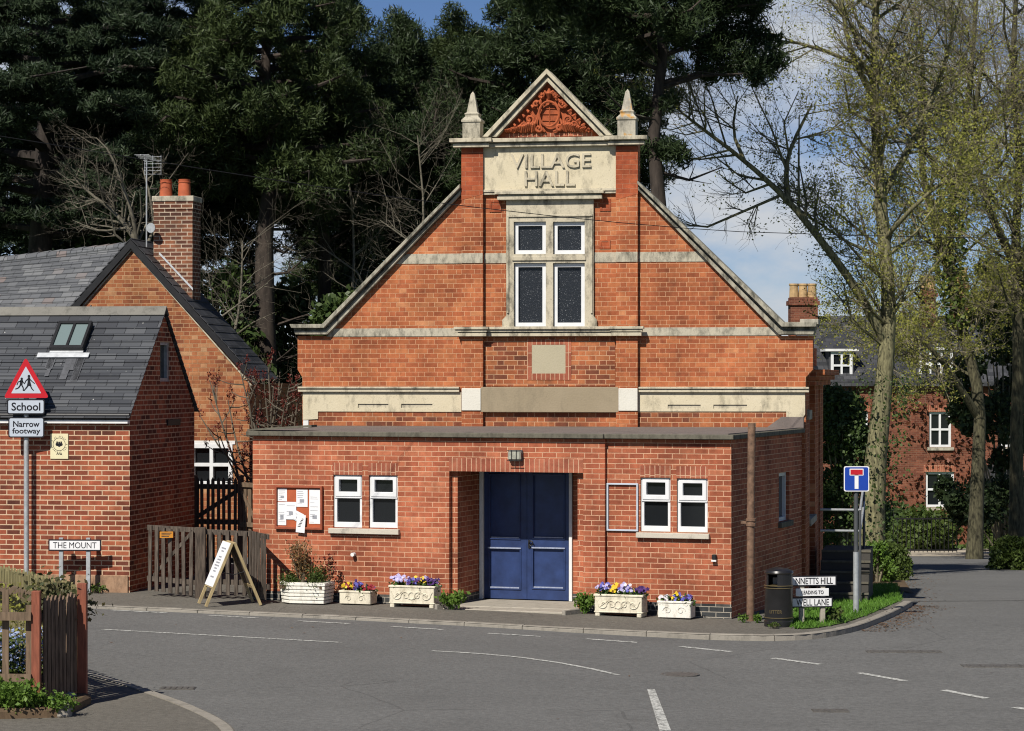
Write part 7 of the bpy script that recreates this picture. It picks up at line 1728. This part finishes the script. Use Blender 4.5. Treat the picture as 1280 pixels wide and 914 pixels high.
# pale bare tree behind the old house
Yt4 = 55.0; b0 = at(178, 330, Yt4)
tr4 = thing("bare_tree", "pale leafless tree with crooked boughs left of the chimney", "tree", (b0.x, Yt4, g_low(b0.x, Yt4)))
zb4 = g_low(b0.x, Yt4)
bare(tr4, [([(b0.x, Yt4, zb4), (b0.x + 0.05, Yt4, 3.4)] + px_path([(176, 312), (160, 285), (140, 262), (112, 242), (92, 222)], Yt4), [0.13, 0.11, 0.075, 0.055, 0.042, 0.028, 0.012]),
           (px_path([(172, 305), (165, 265, -0.3), (150, 225, -0.4), (138, 190, -0.5), (120, 172, -0.5)], Yt4), [0.055, 0.042, 0.032, 0.02, 0.01]),
           (px_path([(180, 318), (192, 285, 0.3), (188, 245, 0.4), (178, 210, 0.4)], Yt4), [0.045, 0.035, 0.022, 0.01]), (px_path([(160, 285), (125, 290, -0.3), (100, 282, -0.5)], Yt4), [0.035, 0.025, 0.010])],
     74, levels=3, dens=1.15, twig_m='twig_pale', bark='bark_pale', len0=0.5)
# more bare stems among the pines
for k, (px_, Y_, tpy, lb_) in enumerate(((290, 57, 300, "leafless grey sapling between the chimney and the thick pine"), (440, 60, 210, "tall leafless tree in front of the pines left of the gable"), (520, 58, 170, "pale leafless branches rising behind the gable slope"))):
    b0 = at(px_, 470, Y_); zb4 = g_low(b0.x, Y_); t = thing("bare_tree", lb_, "tree", (b0.x, Y_, zb4)); rr = random.Random(80 + k); zt_ = at(px_, tpy, Y_).z
    pth = [(b0.x + rr.uniform(-0.25, 0.25) * (i > 0), Y_ + rr.uniform(-0.3, 0.3), zb4 + (zt_ - zb4) * i / 5) for i in range(6)]
    fk = Vector(pth[3]); lf = [tuple(fk), tuple(fk + Vector((rr.choice((-1, 1)) * 0.5, -0.2, 0.7))), tuple(fk + Vector((rr.choice((-1, 1)) * 0.9, -0.3, 1.7)))]
    bare(t, [(pth, [0.08, 0.07, 0.055, 0.04, 0.026, 0.012]), (lf, [0.04, 0.026, 0.010])], 90 + k, levels=3, dens=1.15, twig_m='twig_pale', bark='bark_pale', len0=0.65, leaf=None, leaf_n=1)
# sumac with dark red seed heads behind the extension's left corner
Ys = 45.4; b0 = at(335, 560, Ys); sm = thing("sumac_bush", "leafless sumac with dark red seed heads above the extension's left corner", "bush", (b0.x, Ys, 0.02))
rr = random.Random(15); pth = []
for tgt in ((262, 475), (285, 500), (300, 462), (318, 470), (335, 455), (350, 465), (362, 480), (372, 500), (250, 520), (275, 545), (322, 520), (345, 500), (330, 475), (342, 485), (356, 505), (366, 520), (360, 495), (310, 490), (325, 500), (370, 535), (350, 530), (335, 520)):
    e = at(tgt[0], tgt[1], Ys + rr.uniform(-0.8, 0.2)); base = Vector((b0.x + rr.uniform(-0.25, 0.25), Ys + rr.uniform(-0.1, 0.1), 0.05)); m1 = Vector((base.x + (e.x - base.x) * 0.25 + rr.uniform(-0.1, 0.1), base.y, base.z + (e.z - base.z) * 0.5)); m2 = Vector((base.x + (e.x - base.x) * 0.7, (base.y + e.y) / 2, base.z + (e.z - base.z) * 0.75))
    pth.append(([tuple(base), tuple(m1), tuple(m2), tuple(e)], [0.035, 0.026, 0.017, 0.008]))
bare(sm, pth, 16, levels=1, dens=1.4, bark='twig_pale', len0=0.26, parts=("stems", "shoots", "leaves")) if False else None
def sumac_build():
    big = MB(); heads = []; o_ = Vector(sm.location); rs = np.random.RandomState(8)
    for pts, rad in pth:
        p_ = smooth_path([Vector(q) - o_ for q in pts], 1); rd = [rad[0] + (rad[-1] - rad[0]) * i / (len(p_) - 1) for i in range(len(p_))]; big.tube(p_, rd, 6); heads.append(p_[-1])
        for k in range(7):
            s = rr.uniform(0.35, 0.97) * (len(p_) - 1); j = int(s); b = p_[j].lerp(p_[min(j + 1, len(p_) - 1)], s - j); d = Vector((rr.gauss(0, 1), rr.gauss(0, 0.7), abs(rr.gauss(0.5, 0.5)))).normalized() * rr.uniform(0.2, 0.5)
            big.tube([b, b + d * 0.55 + Vector((0, 0, -0.03)), b + d], [0.013, 0.010, 0.006], 5); heads.append(b + d)
    big.build("stems", M['twig_pale'], sm, smooth=True)
    c = []; ax = []
    for h in heads:
        if rr.random() < 0.8:
            n_ = 30; q = rs.normal(size=(n_, 3)) * np.array([0.022, 0.022, 0.05]) + np.array([h.x, h.y, h.z + 0.07]); c.append(q)
    c = np.concatenate(c); cards("seed_heads", M['sumac'], sm, c, rs.uniform(0.012, 0.03, len(c)), 0.5, rs, axis=np.array([0, 0, 1.5]))
sumac_build()
# evergreens by the lane and round the far house
bush("tall ivy and holly mass right behind the hall's corner", 1053, 66, 484, 2.2, 91, m='ivy', n=26000, card=(0.035, 0.08))
bush("bright green undergrowth at the foot of the big mossy trunk", 1096, 55.5, 682, 0.8, 93, m='weed', n=5200, card=(0.022, 0.05))
bush("dark leafy bush right of the mossy trunk's foot", 1120, 57, 684, 0.7, 94, m='shrub', n=5200, card=(0.022, 0.048))
bush("rounded green shrub behind the iron gate", 1160, 92, 648, 3.0, 95, m='shrub', n=6000)
bush("green shrub between the iron gate and the far porch", 1238, 95, 648, 1.5, 96, m='shrub', n=5000)
bush("low green bush at the right edge of the lane", 1268, 66, 676, 1.2, 97, m='shrub', card=(0.03, 0.07), n=9000)
bush("dark evergreen crown hanging at the right edge of the view", 1258, 84, 320, 4.6, 98, m='pine', n=16000, card=(0.07, 0.15))
bush("dark hedge behind the railings near the far house", 1112, 96, 640, 2.4, 99, m='ivy', n=8000)
def woodland(label, x0, x1, y0, y1, hmax, n_cl, seed, m):
    rs = np.random.RandomState(seed); cx = rs.uniform(x0, x1, n_cl); cy = rs.uniform(y0, y1, n_cl); r = rs.uniform(1.6, 3.2, n_cl)
    zb = np.array([g_low(x, y) for x, y in zip(cx, cy)]); cz = zb + rs.uniform(0.05, 1.0, n_cl) * hmax * (0.75 + 0.25 * np.sin(cx * 0.21 + seed))
    idx = rs.randint(0, n_cl, n_cl * 110); off = rs.normal(size=(len(idx), 3)); off /= np.linalg.norm(off, axis=1, keepdims=True) + 1e-6; off *= (r[idx] * rs.uniform(0.4, 1.0, len(idx)) ** 0.6)[:, None]
    P = np.stack([cx, cy, cz], 1)[idx] + off; P[:, 2] = np.maximum(P[:, 2], zb[idx])
    o = cards("woodland", M[m], None, P, rs.uniform(0.25, 0.6, len(P)), 0.6, rs, axis=off); tag(o, label, "woodland", kind='stuff')
woodland("far band of woodland beyond the houses on the right", -5, 110, 150, 175, 8.5, 420, 100, 'shrub')
woodland("far band of woodland beyond the houses on the left", -90, -8, 130, 150, 7.0, 320, 101, 'pine')

# overhead wire crossing in front of the trees and gable
ow = MB(); pts = []
for px_, py_ in ((-80, 158), (0, 170), (200, 203), (440, 240), (640, 265), (820, 283), (960, 292), (1340, 300)):
    k = (px_ + 80) / 1420 * 1.4; pts.append(tuple(at(px_, py_, 33 + 6.5 * k)))
ow.tube(smooth_path(pts, 1), 0.006, 5); o = ow.build("overhead_wire", M['iron']); tag(o, "thin black overhead wire crossing before the trees and gable", "wire")
